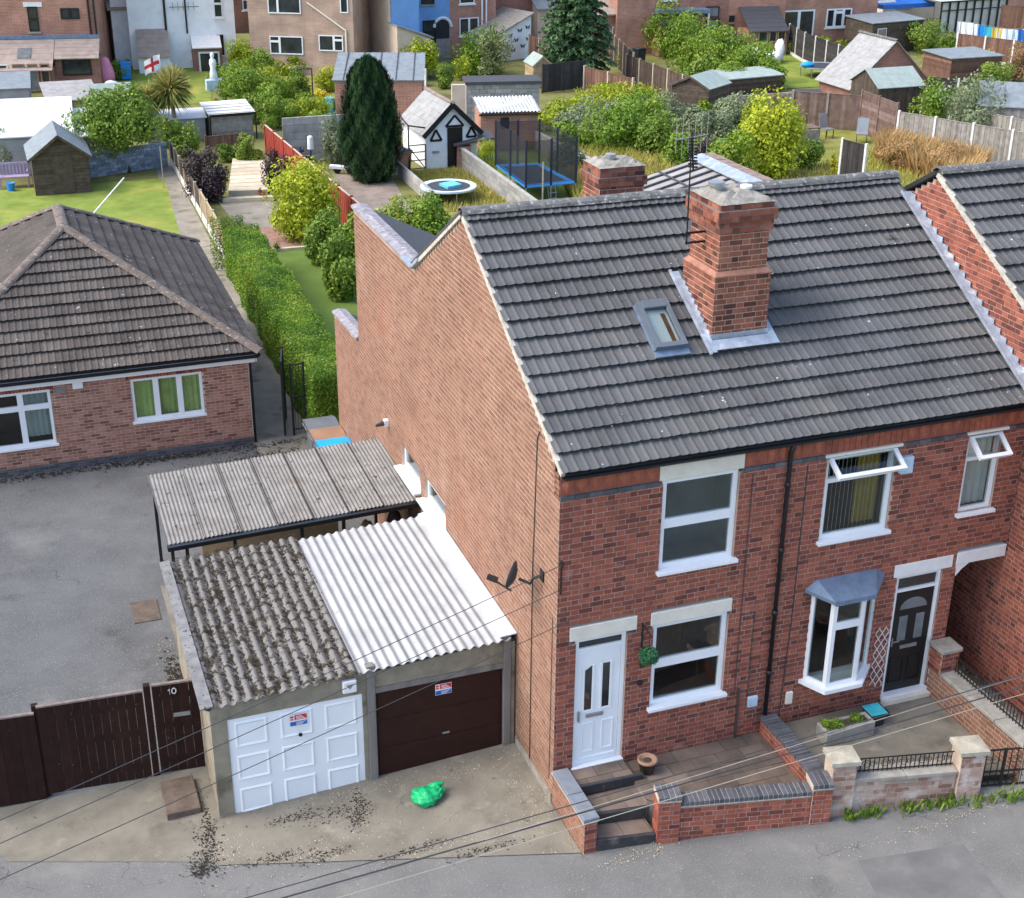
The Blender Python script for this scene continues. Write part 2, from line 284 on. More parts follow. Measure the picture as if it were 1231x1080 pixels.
mt['green_bag'] = M('green_bag', (0.01,0.42,0.15), 0.4, mott=0.2, mscale=9, bump=1.0, bscale=14)
mt['blue_plastic'] = M('blue_plastic', (0.02,0.22,0.62), 0.4, mott=0.1)
mt['cyan_lid'] = M('cyan_lid', (0.015,0.36,0.75), 0.4, mott=0.08)
mt['blue_dark'] = M('blue_dark', (0.012,0.035,0.30), 0.4, mott=0.15)
mt['bin_brown'] = M('bin_brown', (0.30,0.17,0.10), 0.6, mott=0.15)
mt['bin_grey'] = M('bin_grey', (0.13,0.14,0.15), 0.6, mott=0.15)
mt['bin_black'] = M('bin_black', (0.03,0.032,0.036), 0.5, mott=0.15)
mt['white'] = M('white', (0.78,0.79,0.80), 0.6, mott=0.06)
mt['red'] = M('red', (0.55,0.03,0.03), 0.5, mott=0.05)
mt['blue'] = M('blue', (0.02,0.12,0.42), 0.5, mott=0.05)
mt['pink'] = M('pink', (0.70,0.25,0.38), 0.7, mott=0.1)
mt['lilac'] = M('lilac', (0.36,0.28,0.42), 0.7, mott=0.15)
mt['metalgrey'] = M('metalgrey', (0.36,0.37,0.38), 0.4, mott=0.15, metal=0.6)
mt['wire'] = M('wire', (0.05,0.05,0.052), 0.6, mott=0.1)
mt['wire_pale'] = M('wire_pale', (0.36,0.33,0.27), 0.6, mott=0.1)
mt['terracotta'] = M('terracotta', (0.34,0.20,0.13), 0.85, mott=0.2, mscale=10)
mt['glaze'] = M('glaze', (0.025,0.018,0.014), 0.2, mott=0.3, mscale=10)
mt['net'] = netmat('net', (0.02,0.022,0.03), 0.6)
mt['darkcar'] = M('darkcar', (0.012,0.03,0.28), 0.15, mott=0.05, spec=0.7)
def leafmat(name, cols, trans=0.25):
    if not ('dark' in name or 'purple' in name or 'conifer' in name): cols = [(c[0]*1.55, c[1]*1.42, c[2]*1.15) for c in cols]
    return M(name, (0,0,0), 0.55, cols, 0.18, 1.5, (), 0, trans=trans, spec=0.3)
mt['leaf_mid'] = leafmat('leaf_mid', [(0.04,0.09,0.014),(0.075,0.145,0.02),(0.12,0.20,0.03),(0.18,0.25,0.045)])
mt['leaf_hedge'] = leafmat('leaf_hedge', [(0.04,0.10,0.012),(0.08,0.165,0.018),(0.135,0.225,0.025),(0.22,0.27,0.045)])
mt['leaf_lime'] = leafmat('leaf_lime', [(0.13,0.20,0.015),(0.20,0.27,0.018),(0.28,0.34,0.025),(0.36,0.40,0.05)])
mt['leaf_dark'] = leafmat('leaf_dark', [(0.010,0.032,0.012),(0.018,0.05,0.016),(0.028,0.07,0.022),(0.05,0.10,0.03)], 0.12)
mt['leaf_purple'] = leafmat('leaf_purple', [(0.022,0.014,0.02),(0.04,0.024,0.034),(0.065,0.042,0.052),(0.10,0.075,0.08)], 0.15)
mt['leaf_pale'] = leafmat('leaf_pale', [(0.08,0.12,0.05),(0.13,0.17,0.08),(0.20,0.24,0.12),(0.30,0.33,0.2)])
mt['leaf_yellow'] = leafmat('leaf_yellow', [(0.20,0.22,0.02),(0.32,0.32,0.03),(0.45,0.42,0.04),(0.55,0.5,0.08)])
mt['leaf_silver'] = leafmat('leaf_silver', [(0.07,0.11,0.07),(0.12,0.165,0.11),(0.17,0.22,0.15),(0.24,0.29,0.2)])
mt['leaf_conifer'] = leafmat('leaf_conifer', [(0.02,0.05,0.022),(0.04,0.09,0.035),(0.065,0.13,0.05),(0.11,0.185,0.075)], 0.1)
mt['leaf_tan'] = leafmat('leaf_tan', [(0.16,0.10,0.05),(0.26,0.18,0.09),(0.36,0.26,0.14),(0.44,0.33,0.2)])
mt['leaf_palm'] = leafmat('leaf_palm', [(0.06,0.09,0.02),(0.13,0.16,0.045),(0.22,0.22,0.08),(0.33,0.30,0.13)])
mt['leaf_pink'] = leafmat('leaf_pink', [(0.25,0.06,0.08),(0.35,0.10,0.12),(0.12,0.16,0.04),(0.4,0.2,0.2)])
mt['bark'] = M('bark', (0.085,0.065,0.05), 0.95, mott=0.3, mscale=12, bump=0.8, bscale=40)
import numpy as np
rng = np.random.default_rng(11)
Zv = Vector((0,0,1))
# ------------------------------------------------------------------ ground
def gz(x, y):
    fr = -0.66 + 0.05*max(-14.0, min(x, 14.0)); t = max(0.0, min(1.0, (y-2.5)/4.5)); w = t*t*(3-2*t)
    return fr*(1-w) + GZ*w
def clip_poly(poly, a, b):   # keep left of a->b
    out = []; n = len(poly)
    def sd(p): return (b[0]-a[0])*(p[1]-a[1])-(b[1]-a[1])*(p[0]-a[0])
    for i in range(n):
        p, q = poly[i], poly[(i+1) % n]; dp, dq = sd(p), sd(q)
        if dp >= 0: out.append(p)
        if (dp > 0 and dq < 0) or (dp < 0 and dq > 0): t = dp/(dp-dq); out.append((p[0]+(q[0]-p[0])*t, p[1]+(q[1]-p[1])*t))
    return out
def sheet(name, poly, off, mat, cell=1.0, jitter=0, flat=None):   # convex polygon (x,y), counter-clockwise
    a2 = sum(poly[i][0]*poly[(i+1) % len(poly)][1]-poly[(i+1) % len(poly)][0]*poly[i][1] for i in range(len(poly)))
    if a2 < 0: poly = poly[::-1]
    mb = MB(); x0 = min(p[0] for p in poly); x1 = max(p[0] for p in poly); y0 = min(p[1] for p in poly); y1 = max(p[1] for p in poly)
    if flat is not None or y0 > 7.2:
        z = (GZ if flat is None else flat)+off; mb.add([(p[0], p[1], z) for p in poly], [tuple(range(len(poly)))])
    else:
        i0, i1 = math.floor(x0/cell), math.ceil(x1/cell); j0, j1 = math.floor(y0/cell), math.ceil(y1/cell)
        for i in range(i0, i1):
            for j in range(j0, j1):
                c = [(i*cell, j*cell), ((i+1)*cell, j*cell), ((i+1)*cell, (j+1)*cell), (i*cell, (j+1)*cell)]
                for k in range(len(poly)):
                    c = clip_poly(c, poly[k], poly[(k+1) % len(poly)])
                    if len(c) < 3: break
                if len(c) >= 3: mb.add([(p[0], p[1], gz(*p)+off) for p in c], [tuple(range(len(c)))])
    o = mb.build(name, mat); return struct(o)

# ------------------------------------------------------------------ bricks
BRICKMESH = {}
def brick_piece_mesh(L, H, q, mat, depth=0.05):
    k = (round(L, 3), round(H, 3), q, mat.name)
    if k not in BRICKMESH:
        mb = MB(); mb.box(0, L, 0, depth, 0, H, (q+0.5)/8); me = bpy.data.meshes.new('brick')
        me.from_pydata(mb.v, [], mb.f); me.materials.append(mat); a = me.attributes.new('tint', 'FLOAT', 'FACE'); a.data.foreach_set('value', mb.t); BRICKMESH[k] = me
    return BRICKMESH[k]
def poly_iv(poly, z):
    xs = []; n = len(poly)
    for i in range(n):
        (a, za), (b, zb) = poly[i], poly[(i+1) % n]
        if (za <= z < zb) or (zb <= z < za): xs.append(a+(b-a)*(z-za)/(zb-za))
    xs.sort(); return [(xs[i], xs[i+1]) for i in range(0, len(xs)-1, 2)]
def sub_iv(iv, a, b):
    out = []
    for p, q in iv:
        if b <= p or a >= q: out.append((p, q)); continue
        if a > p: out.append((p, a))
        if b < q: out.append((b, q))
    return out
def and_iv(A, B): return [(max(a, c), min(b, d)) for a, b in A for c, d in B if min(b, d)-max(a, c) > 0.003]
def brick_wall(parent, O, Uv, Nv, poly, holes, bmat, mmat, ch=0.085, sl=0.225, joint=0.014, bond='flemish', thick=0.22, n_ind=0, proud=0.005, back=True, name='brick', zshift=0.0, mortar_name='mortar_wall', skip=None):
    O = Vector(O); Uv = Vector(Uv); Nv = Vector(Nv); z0 = min(p[1] for p in poly); z1 = max(p[1] for p in poly)
    hd = (sl-joint)/2; items = []; c = 0; core = MB(); z = z0
    while z < z1-0.01:
        zt = min(z+ch, z1); iv = and_iv(poly_iv(poly, z+0.002), poly_iv(poly, zt-0.002)); ivm = poly_iv(poly, (z+zt)/2)
        for h in holes:
            if h[2] < zt-0.012 and h[3] > z+0.012: iv = sub_iv(iv, h[0], h[1]); ivm = sub_iv(ivm, h[0], h[1])
        for a, b in ivm:
            core.obox(O+Uv*((a+b)/2)+Zv*((z+zt)/2)-Nv*(thick/2), Uv*((b-a)/2), -Nv*(thick/2), Zv*((zt-z)/2))
        # bricks along the course on one global grid
        if bond == 'flemish':
            per = sl+hd+joint; off = (c % 2)*per/2+0.0
        else: per = sl; off = (c % 2)*sl/2
        for a, b in iv:
            k = math.floor((a-off)/per)-1; s = off+k*per
            while s < b:
                for (q0, q1) in (((s, s+sl-joint), (s+sl, s+sl+hd)) if bond == 'flemish' else ((s, s+sl-joint),)):
                    e0, e1 = max(q0, a+0.004), min(q1, b-0.004)
                    if e1-e0 > 0.02:
                        full = abs((e1-e0)-(q1-q0)) < 1e-4 and zt-z > ch-0.002
                        items.append((e0, e1, z+joint/2, zt-joint/2, full))
                s += per
        z = zt; c += 1
    cent = lambda it: O+Uv*((it[0]+it[1])/2)+Zv*((it[2]+it[3])/2)
    full = [i for i, it in enumerate(items) if it[4]]
    full.sort(key=lambda i: (cent(items[i])-CAM).length - 3.0*(items[i][1]-items[i][0])); ind = set(full[:n_ind])
    rest = MB()
    if back: core.build(mortar_name, mmat, parent)
    rot = Matrix((Uv, -Nv, Zv)).transposed().to_4x4()
    dark = [U(0, 1) for _ in range(97)]
    for i, (a, b, za, zb, fl) in enumerate(items):
        if skip and skip((a+b)/2, (za+zb)/2): continue
        tn = R_(); pr = proud+U(-0.0015, 0.0025)
        if i in ind:
            P = O+Uv*a+Zv*za+Nv*pr
            piece(name, brick_piece_mesh(b-a, zb-za, int(tn*8), bmat), Matrix.Translation(P) @ rot, parent)
        else:
            p = [O+Uv*x+Zv*zz for x, zz in ((a, za), (b, za), (b, zb), (a, zb))]; f = [q+Nv*pr for q in p]; g = [q-Nv*0.004 for q in p]
            rest.add(f+g, [(0,1,2,3),(0,4,5,1),(1,5,6,2),(2,6,7,3),(3,7,4,0)], tn)
    if rest.f: o = rest.build('brickwork', bmat, parent); stuff(o)

# ------------------------------------------------------------------ roof tiles
def tile_mesh(name, mat, w, l, th=0.012, lift=0.08):
    """double roman tile: local x across, y up the slope, z off the slope; lower end lifted"""
    xs = [0, 0.10, 0.16, 0.20, 0.25, 0.30, 0.34, 0.40, 0.60, 0.66, 0.70, 0.75, 0.80, 0.84, 0.90, 1.0]
    def pz(t):
        for c in (0.25, 0.75):
            d = abs(t-c)/0.1
            if d < 1: return 0.017*math.cos(d*math.pi/2)**0.8
        return 0.0
    mb = MB(); n = len(xs); vs = []
    for (y, lz) in ((0, lift), (l, 0.004)):
        for x in xs: vs.append((x*w, y, lz+pz(x)))
        for x in xs: vs.append((x*w, y, lz+pz(x)-th))
    fs = []
    for i in range(n-1):
        fs.append((i, i+1, 2*n+i+1, 2*n+i)); fs.append((n+i, n+i+1, i+1, i))
    fs.append((0, 2*n, 3*n, n)); fs.append((n-1, 2*n-1, 4*n-1, 3*n-1))
    me = bpy.data.meshes.new(name); me.from_pydata(vs, [], fs); me.materials.append(mat)
    a = me.attributes.new('tint', 'FLOAT', 'FACE'); a.data.foreach_set('value', [0.5]*len(fs)); return me
def cut_mesh(me, Mi, planes):
    """copy of mesh me clipped by world planes [(point, normal)] keeping the side the normal points away from"""
    bm = bmesh.new(); bm.from_mesh(me)
    for co, no in planes:
        lc = Mi @ co; ln = (Mi.to_3x3() @ no)
        bmesh.ops.bisect_plane(bm, geom=bm.verts[:]+bm.edges[:]+bm.faces[:], plane_co=lc, plane_no=ln, clear_outer=True)
    m2 = bpy.data.meshes.new(me.name); bm.to_mesh(m2); bm.free()
    for m in me.materials: m2.materials.append(m)
    return m2
def roof_slope(parent, E0, Ud, Sd, width, rows, gauge, tw, me, l, skip=None, cuts=None, n_ind=300, bound=None):
    """E0 eaves corner, Ud along eaves, Sd up slope"""
    E0 = Vector(E0); Ud = Vector(Ud).normalized(); Sd = Vector(Sd).normalized(); Nn = Ud.cross(Sd).normalized()
    rot = Matrix((Ud, Sd, Nn)).transposed().to_4x4(); n = int(round(width/tw)); cand = []
    for r in range(rows):
        for k in range(n):
            P = E0+Ud*(k*tw)+Sd*(r*gauge); c = P+Ud*(tw/2)+Sd*(gauge/2)
            if skip and skip(c): continue
            cutp = []
            if cuts:
                cs = [P, P+Ud*tw, P+Ud*tw+Sd*l, P+Sd*l]; out = False
                for co, no in cuts:
                    d = [(q-co).dot(no) for q in cs]
                    if min(d) > 0: out = True
                    elif max(d) > 0: cutp.append((co, no))
                if out: continue
            cand.append((c, Matrix.Translation(P+Nn*U(-0.002, 0.002)+Sd*U(-0.004, 0.004)) @ rot, cutp))
    cand.sort(key=lambda q: (q[0]-CAM).length)
    rest = None
    for i, (c, M4, cutp) in enumerate(cand):
        m_ = cut_mesh(me, M4.inverted(), cutp) if cutp else me
        if len(m_.polygons) == 0: continue
        if i < n_ind: piece('roof_tile', m_, M4, parent)
        else:
            if rest is None: rest = MB()
            rest.add([M4 @ v.co for v in m_.vertices], [tuple(p.vertices) for p in m_.polygons], 0.5)
    if rest: stuff(rest.build('roof_tiles', me.materials[0], parent))
def ridge_tiles(parent, p0, p1, mat, r=0.13, seg=0.45, name='ridge_tile', drop=0.06, ang=1.25):
    p0 = Vector(p0); p1 = Vector(p1); d = p1-p0; n = max(1, int(round(d.length/seg))); d.normalize(); side = d.cross(Zv).normalized(); up = side.cross(d).normalized(); L = (p1-p0).length/n
    mb = MB(); k = 7; vs = []; fs = []
    for y in (0.004, L-0.004):
        for rr in (r, r-0.025):
            for i in range(k):
                a = -ang+2*ang*i/(k-1); vs.append((math.sin(a)*rr, y, math.cos(a)*rr*0.85-drop))
    for i in range(k-1): fs += [(i, 2*k+i, 2*k+i+1, i+1), (k+i, i, i+1, k+i+1), (2*k+i, 3*k+i, 3*k+i+1, 2*k+i+1)]
    fs += [(k, 3*k, 2*k, 0), (k-1, 3*k-1, 4*k-1, 2*k-1)]
    me = bpy.data.meshes.new(name); me.from_pydata(vs, [], fs); me.materials.append(mat)
    rot = Matrix((side, d, up)).transposed().to_4x4()
    for i in range(n): piece(name, me, Matrix.Translation(p0+d*(i*L)+up*U(-0.006, 0.006)) @ rot, parent)

# ------------------------------------------------------------------ windows
def window(parent, O, Uv, Nv, s0, s1, z0, z1, panes, fmat, recess=0.07, fw=0.055, sill=None, sillmat=None, room=1.2, roommat=None, curtain=None, gl='glass', fd=0.07, name='window'):
    """panes: fractional rects (a0,a1,b0,b1) with b measured from the bottom"""
    O = Vector(O); Uv = Vector(Uv); Nv = Vector(Nv); w = s1-s0; h = z1-z0; mb = MB(); rects = []
    def bx(a, b, c, d, n0, n1, m=mb, tint=None): m.obox(O+Uv*((a+b)/2)+Zv*((c+d)/2)+Nv*((n0+n1)/2), Uv*((b-a)/2), Nv*((n1-n0)/2), Zv*((d-c)/2), tint)
    f0, f1 = -recess-fd, -recess
    for i, (a0, a1, b0, b1) in enumerate(panes):
        x0, x1, y0, y1 = s0+a0*w, s0+a1*w, z0+b0*h, z0+b1*h
        bx(x0, x0+fw, y0, y1, f0, f1); bx(x1-fw, x1, y0, y1, f0, f1); bx(x0+fw, x1-fw, y0, y0+fw, f0, f1); bx(x0+fw, x1-fw, y1-fw, y1, f0, f1)
        rects.append((x0+fw, x1-fw, y0+fw, y1-fw))
    win = mb.build(name, fmat, parent)
    for x0, x1, y0, y1 in rects:
        g = MB(); bx(x0-0.004, x1+0.004, y0-0.004, y1+0.004, (f0+f1)/2-0.003, (f0+f1)/2+0.003, g); g.build('pane', mt[gl], win)
    if sill:
        g = MB(); ov, pj, th = sill; bx(s0-ov, s1+ov, z0-th, z0-0.002, -recess-0.01, pj, g); g.build('sill', sillmat or fmat, win, bevel=0.006)
    if curtain:
        for (a0, a1, b0, b1, cm, off) in curtain:
            g = MB(); n = max(4, int((a1-a0)*w/0.035)); vs = []; fs = []
            for i in range(n+1):
                s = s0+(a0+(a1-a0)*i/n)*w; dd = f0-off+0.018*math.sin(i*1.9)
                for zz in (z0+b0*h, z0+b1*h): vs.append(O+Uv*s+Zv*zz+Nv*dd)
            for i in range(n): fs.append((2*i, 2*i+2, 2*i+3, 2*i+1))
            g.add(vs, fs); g.build('curtain', mt[cm], win)
    if room:
        g = MB(); e = 0.25; n0, n1 = f0-0.02-room, f0-0.02
        def P(s, z, n): return O+Uv*s+Zv*z+Nv*n
        A = [P(s0-e, z0-0.3, n1), P(s1+e, z0-0.3, n1), P(s1+e, z1+0.2, n1), P(s0-e, z1+0.2, n1)]; B = [P(s0-e, z0-0.3, n0), P(s1+e, z0-0.3, n0), P(s1+e, z1+0.2, n0), P(s0-e, z1+0.2, n0)]
        g.add(A+B, [(4,5,6,7),(0,1,5,4),(1,2,6,5),(2,3,7,6),(3,0,4,7)]); g.build('room_interior', roommat or mt['room'], win)
    return win

# ------------------------------------------------------------------ corrugated sheets
def corrugated(parent, p00, p10, p01, sheets, pitch, amp, mat, name='roof_sheet', per=8, step=0.012):
    """p00->p10 across the corrugations, p00->p01 along them"""
    p00 = Vector(p00); p10 = Vector(p10); p01 = Vector(p01); X = p10-p00; Yd = p01-p00; nrm = X.cross(Yd).normalized()
    if nrm.z < 0: nrm = -nrm
    tot = X.length; nc = tot/pitch
    for k in range(sheets):
        mb = MB(); a, b = k/sheets, (k+1)/sheets+(0.25*pitch/tot if k < sheets-1 else 0); n = int((b-a)*nc*per); vs = []; fs = []
        for i in range(n+1):
            t = a+(b-a)*i/n; h = amp*math.cos(2*math.pi*t*nc)+step*(k % 2)
            for j, q in enumerate((0.0, 0.5, 1.0)): vs.append(p00+X*t+Yd*q+nrm*h)
        for i in range(n):
            for j in range(2): fs.append((i*3+j, (i+1)*3+j, (i+1)*3+j+1, i*3+j+1))
        m2 = len(vs); vs2 = [Vector(v)-nrm*0.008 for v in vs]; fs2 = [tuple(m2+q for q in f[::-1]) for f in fs]
        fs3 = []
        for i in range(n):
            fs3.append((i*3, m2+i*3, m2+(i+1)*3, (i+1)*3)); fs3.append((i*3+2, (i+1)*3+2, m2+(i+1)*3+2, m2+i*3+2))
        mb.add(vs+vs2, fs+fs2+fs3); mb.build(name, mat, parent, smooth=False)

# ------------------------------------------------------------------ foliage
def leaf_mesh(name, mat, C, Nn, size, asp, tint, parent=None, bias=0.8, up=0.0):
    C = np.asarray(C, float); n = len(C); rn = rng.normal(size=(n, 3)); rn /= np.linalg.norm(rn, axis=1, keepdims=True)
    nn = Nn*bias+rn; nn[:, 2] += up; nn /= np.linalg.norm(nn, axis=1, keepdims=True)
    a = np.cross(nn, rng.normal(size=(n, 3))); a /= np.linalg.norm(a, axis=1, keepdims=True)+1e-9; b = np.cross(nn, a)
    sz = size*rng.uniform(0.65, 1.35, size=(n, 1)); V = np.empty((n, 4, 3))
    V[:, 0] = C-a*sz*0.5; V[:, 1] = C+b*sz*0.5*asp; V[:, 2] = C+a*sz*0.5; V[:, 3] = C-b*sz*0.5*asp
    return quad_mesh(name, mat, V, np.clip(tint, 0, 1), parent)
def quad_mesh(name, mat, V, tint, parent=None):
    n = len(V); V = V.reshape(-1, 3).copy()
    if parent is not None: V -= np.array(worg(parent))
    me = bpy.data.meshes.new(name); me.vertices.add(n*4); me.vertices.foreach_set('co', V.ravel().astype(np.float32)); me.loops.add(n*4); me.polygons.add(n)
    me.loops.foreach_set('vertex_index', np.arange(n*4, dtype=np.int32)); me.polygons.foreach_set('loop_start', np.arange(0, n*4, 4, dtype=np.int32))
    me.update(calc_edges=True); me.materials.append(mat)
    at = me.attributes.new('tint', 'FLOAT', 'FACE'); at.data.foreach_set('value', np.asarray(tint, np.float32))
    o = bpy.data.objects.new(name, me); COL.objects.link(o)
    if parent is not None: o.parent = parent
    ORG[o.name] = worg(parent) if parent is not None else Vector(); return o
def clump_cloud(c, rad, n, k, csize=0.38, lumpy=0.25, flat=0.0, fill=0.25):
    """points on the shells of k clumps spread through an ellipsoid"""
    c = np.array(c); rad = np.array(rad); d = rng.normal(size=(k, 3)); d /= np.linalg.norm(d, axis=1, keepdims=True)
    rr = (rng.uniform(0.45, 1.0, size=(k, 1))**0.6)*(1+rng.uniform(-lumpy, lumpy, size=(k, 1))); cc = d*rr*(1-csize*0.7)
    cs = csize*rng.uniform(0.6, 1.25, size=k); w = rng.integers(0, k, n); p = rng.normal(size=(n, 3)); p /= np.linalg.norm(p, axis=1, keepdims=True)
    r2 = np.where(rng.random(n) < fill, rng.random(n)**0.5, rng.uniform(0.85, 1.12, n))
    P = cc[w]+p*(cs[w]*r2)[:, None]; ct = rng.uniform(-0.22, 0.22, k)
    keep = P[:, 2] > -1+flat; P = P[keep]; p = p[keep]; w = w[keep]
    t = 0.5+ct[w]+rng.uniform(-0.25, 0.25, len(P)); nrm = p+0.6*P/np.maximum(np.linalg.norm(P, axis=1, keepdims=True), 0.2)
    return c+P*rad, nrm, t
def bush(name, label, u, vb, wpx, hpx, mat, leaf=0.1, n=2500, k=None, z=GZ, cat='bush', asp=0.55, dep=0.85, group=None, csize=0.38, lumpy=0.25, push=0.75, tall=None, tint=0.0, bias=0.8):
    P = G(u, vb, z); s = pxm(P); w = wpx/s; h = hpx/s/0.9
    if tall: h = tall
    dirc = Vector((CF.x, CF.y, 0)).normalized(); P = P+dirc*(w*0.5*dep*push)
    t = thing(name, label, cat, (P.x, P.y, z), 0, group)
    hh = h*0.55
    C, N_, ti = clump_cloud((P.x, P.y, z+h-hh), (w/2, w/2*dep, hh), n, k or max(8, int(n/220)), csize, lumpy, flat=0.0)
    C2, N2, t2 = clump_cloud((P.x, P.y, z+h*0.22), (w/2*0.86, w/2*dep*0.86, h*0.3), int(n*0.45), 10, 0.45, 0.15); C = np.concatenate([C, C2]); N_ = np.concatenate([N_, N2]); ti = np.concatenate([ti, t2])
    m = C[:, 2] > z+0.02; leaf_mesh('foliage', mt[mat], C[m], N_[m], leaf, asp, ti[m]+tint, t, bias=bias)
    st = MB()
    for i in range(4):
        a = U(0, 6.28); st.tube([(P.x+0.05*math.cos(a), P.y+0.05*math.sin(a), z), (P.x+w*0.22*math.cos(a), P.y+w*0.2*math.sin(a), z+h*0.6)], [0.03, 0.012], 5)
    st.build('stem', mt['bark'], t); return t
def tree(name, label, P, h, crown_c, crown_r, mat, leaf, n, trunk_r=0.1, k=None, cat='tree', limbs=6, csize=0.34, asp=0.6, tint=0.0, flat=0.0, bias=0.8):
    t = thing(name, label, cat, tuple(P)); mb = MB(); cc = Vector(crown_c); top = cc+Vector((0,0,crown_r[2]*0.3))
    mid = P.lerp(cc, 0.5)+Vector((U(-.1,.1), U(-.1,.1), 0)); mb.tube([P-Vector((0,0,0.05)), mid, top], [trunk_r, trunk_r*0.75, trunk_r*0.3], 8)
    for i in range(limbs):
        a = 6.28*i/limbs+U(-.3,.3); q = P.lerp(cc, U(0.45, 0.9)); e = cc+Vector((math.cos(a)*crown_r[0]*0.75, math.sin(a)*crown_r[1]*0.75, U(-0.3, 0.5)*crown_r[2]))
        mb.tube([q, q.lerp(e, 0.5)+Vector((0,0,0.1)), e], [trunk_r*0.5, trunk_r*0.35, trunk_r*0.12], 5)
    mb.build('trunk', mt['bark'], t, smooth=True)
    C, N_, ti = clump_cloud(cc, crown_r, n, k or max(10, int(n/200)), csize, 0.25, flat)
    leaf_mesh('crown', mt[mat], C, N_, leaf, asp, ti+tint, t, bias=bias); return t

# ------------------------------------------------------------------ fences
def fence(name, label, pts, h, mat, postmat, panel=1.8, board=0.15, gravel=0.0, gravelmat=None, posth=0.08, cat='fence', post=0.1, style='v', z=None, hs=None, capmat=None):
    """pts: list of (x,y); panels between posts, posts and panels are parts"""
    P = [Vector((p[0], p[1], 0)) for p in pts]; z0 = GZ if z is None else z; t = thing(name, label, cat, (P[0].x, P[0].y, z0)); first = True
    for a, b in zip(P, P[1:]):
        d = b-a; n = max(1, int(round(d.length/panel))); dn = d.normalized(); sd = dn.cross(Zv); L = d.length/n
        for i in range(n+1):
            if i == 0 and not first: continue
            q = a+dn*(L*i); hh = h if hs is None else hs[0]+(hs[1]-hs[0])*(i/n)
            mb = MB(); mb.obox(q+Zv*(z0+(hh+posth)/2), dn*(post/2), sd*(post/2), Zv*((hh+posth)/2)); mb.build('post', postmat, t)
        first = False
        for i in range(n):
            A = a+dn*(L*i+post/2); B = a+dn*(L*(i+1)-post/2); w = (B-A).length; mb = MB(); h0 = h if hs is None else hs[0]+(hs[1]-hs[0])*(i/n); h1 = h if hs is None else hs[0]+(hs[1]-hs[0])*((i+1)/n)
            if gravel:
                g = MB(); g.obox((A+B)/2+Zv*(z0+gravel/2), dn*(w/2-0.002), sd*0.025, Zv*(gravel/2)); g.build('gravel_board', gravelmat or postmat, t)
            if style == 'v':
                nb = max(2, int(w/board))
                for k in range(nb):
                    c = A+dn*(w*(k+0.5)/nb); hk = h0+(h1-h0)*(k+0.5)/nb
                    mb.obox(c+Zv*(z0+gravel+0.002+(hk-gravel)/2)+sd*(0.012*(k % 2)), dn*(w/nb/2-0.004), sd*0.01, Zv*((hk-gravel)/2-0.004), R_())
            else:
                nb = max(2, int((h0-gravel)/board))
                for k in range(nb):
                    c = (A+B)/2+Zv*(z0+gravel+(h0-gravel)*(k+0.5)/nb)
                    mb.obox(c+sd*(0.012*(k % 2)), dn*(w/2-0.002), sd*0.01, Zv*((h0-gravel)/nb/2-0.004), R_())
            if capmat is None:
                mb.obox((A+B)/2+Zv*(z0+(h0+h1)/2+0.012)+sd*0.004, dn*(w/2-0.002)+Zv*((h1-h0)/2), sd*0.03, Zv*0.012, 0.6); mb.build('panel', mat, t)
            else:
                mb.build('panel', mat, t); g = MB(); g.obox((A+B)/2+Zv*(z0+(h0+h1)/2+0.012)+sd*0.004, dn*(w/2-0.002)+Zv*((h1-h0)/2), sd*0.035, Zv*0.012); g.build('capping_rail', capmat, t)
    return t
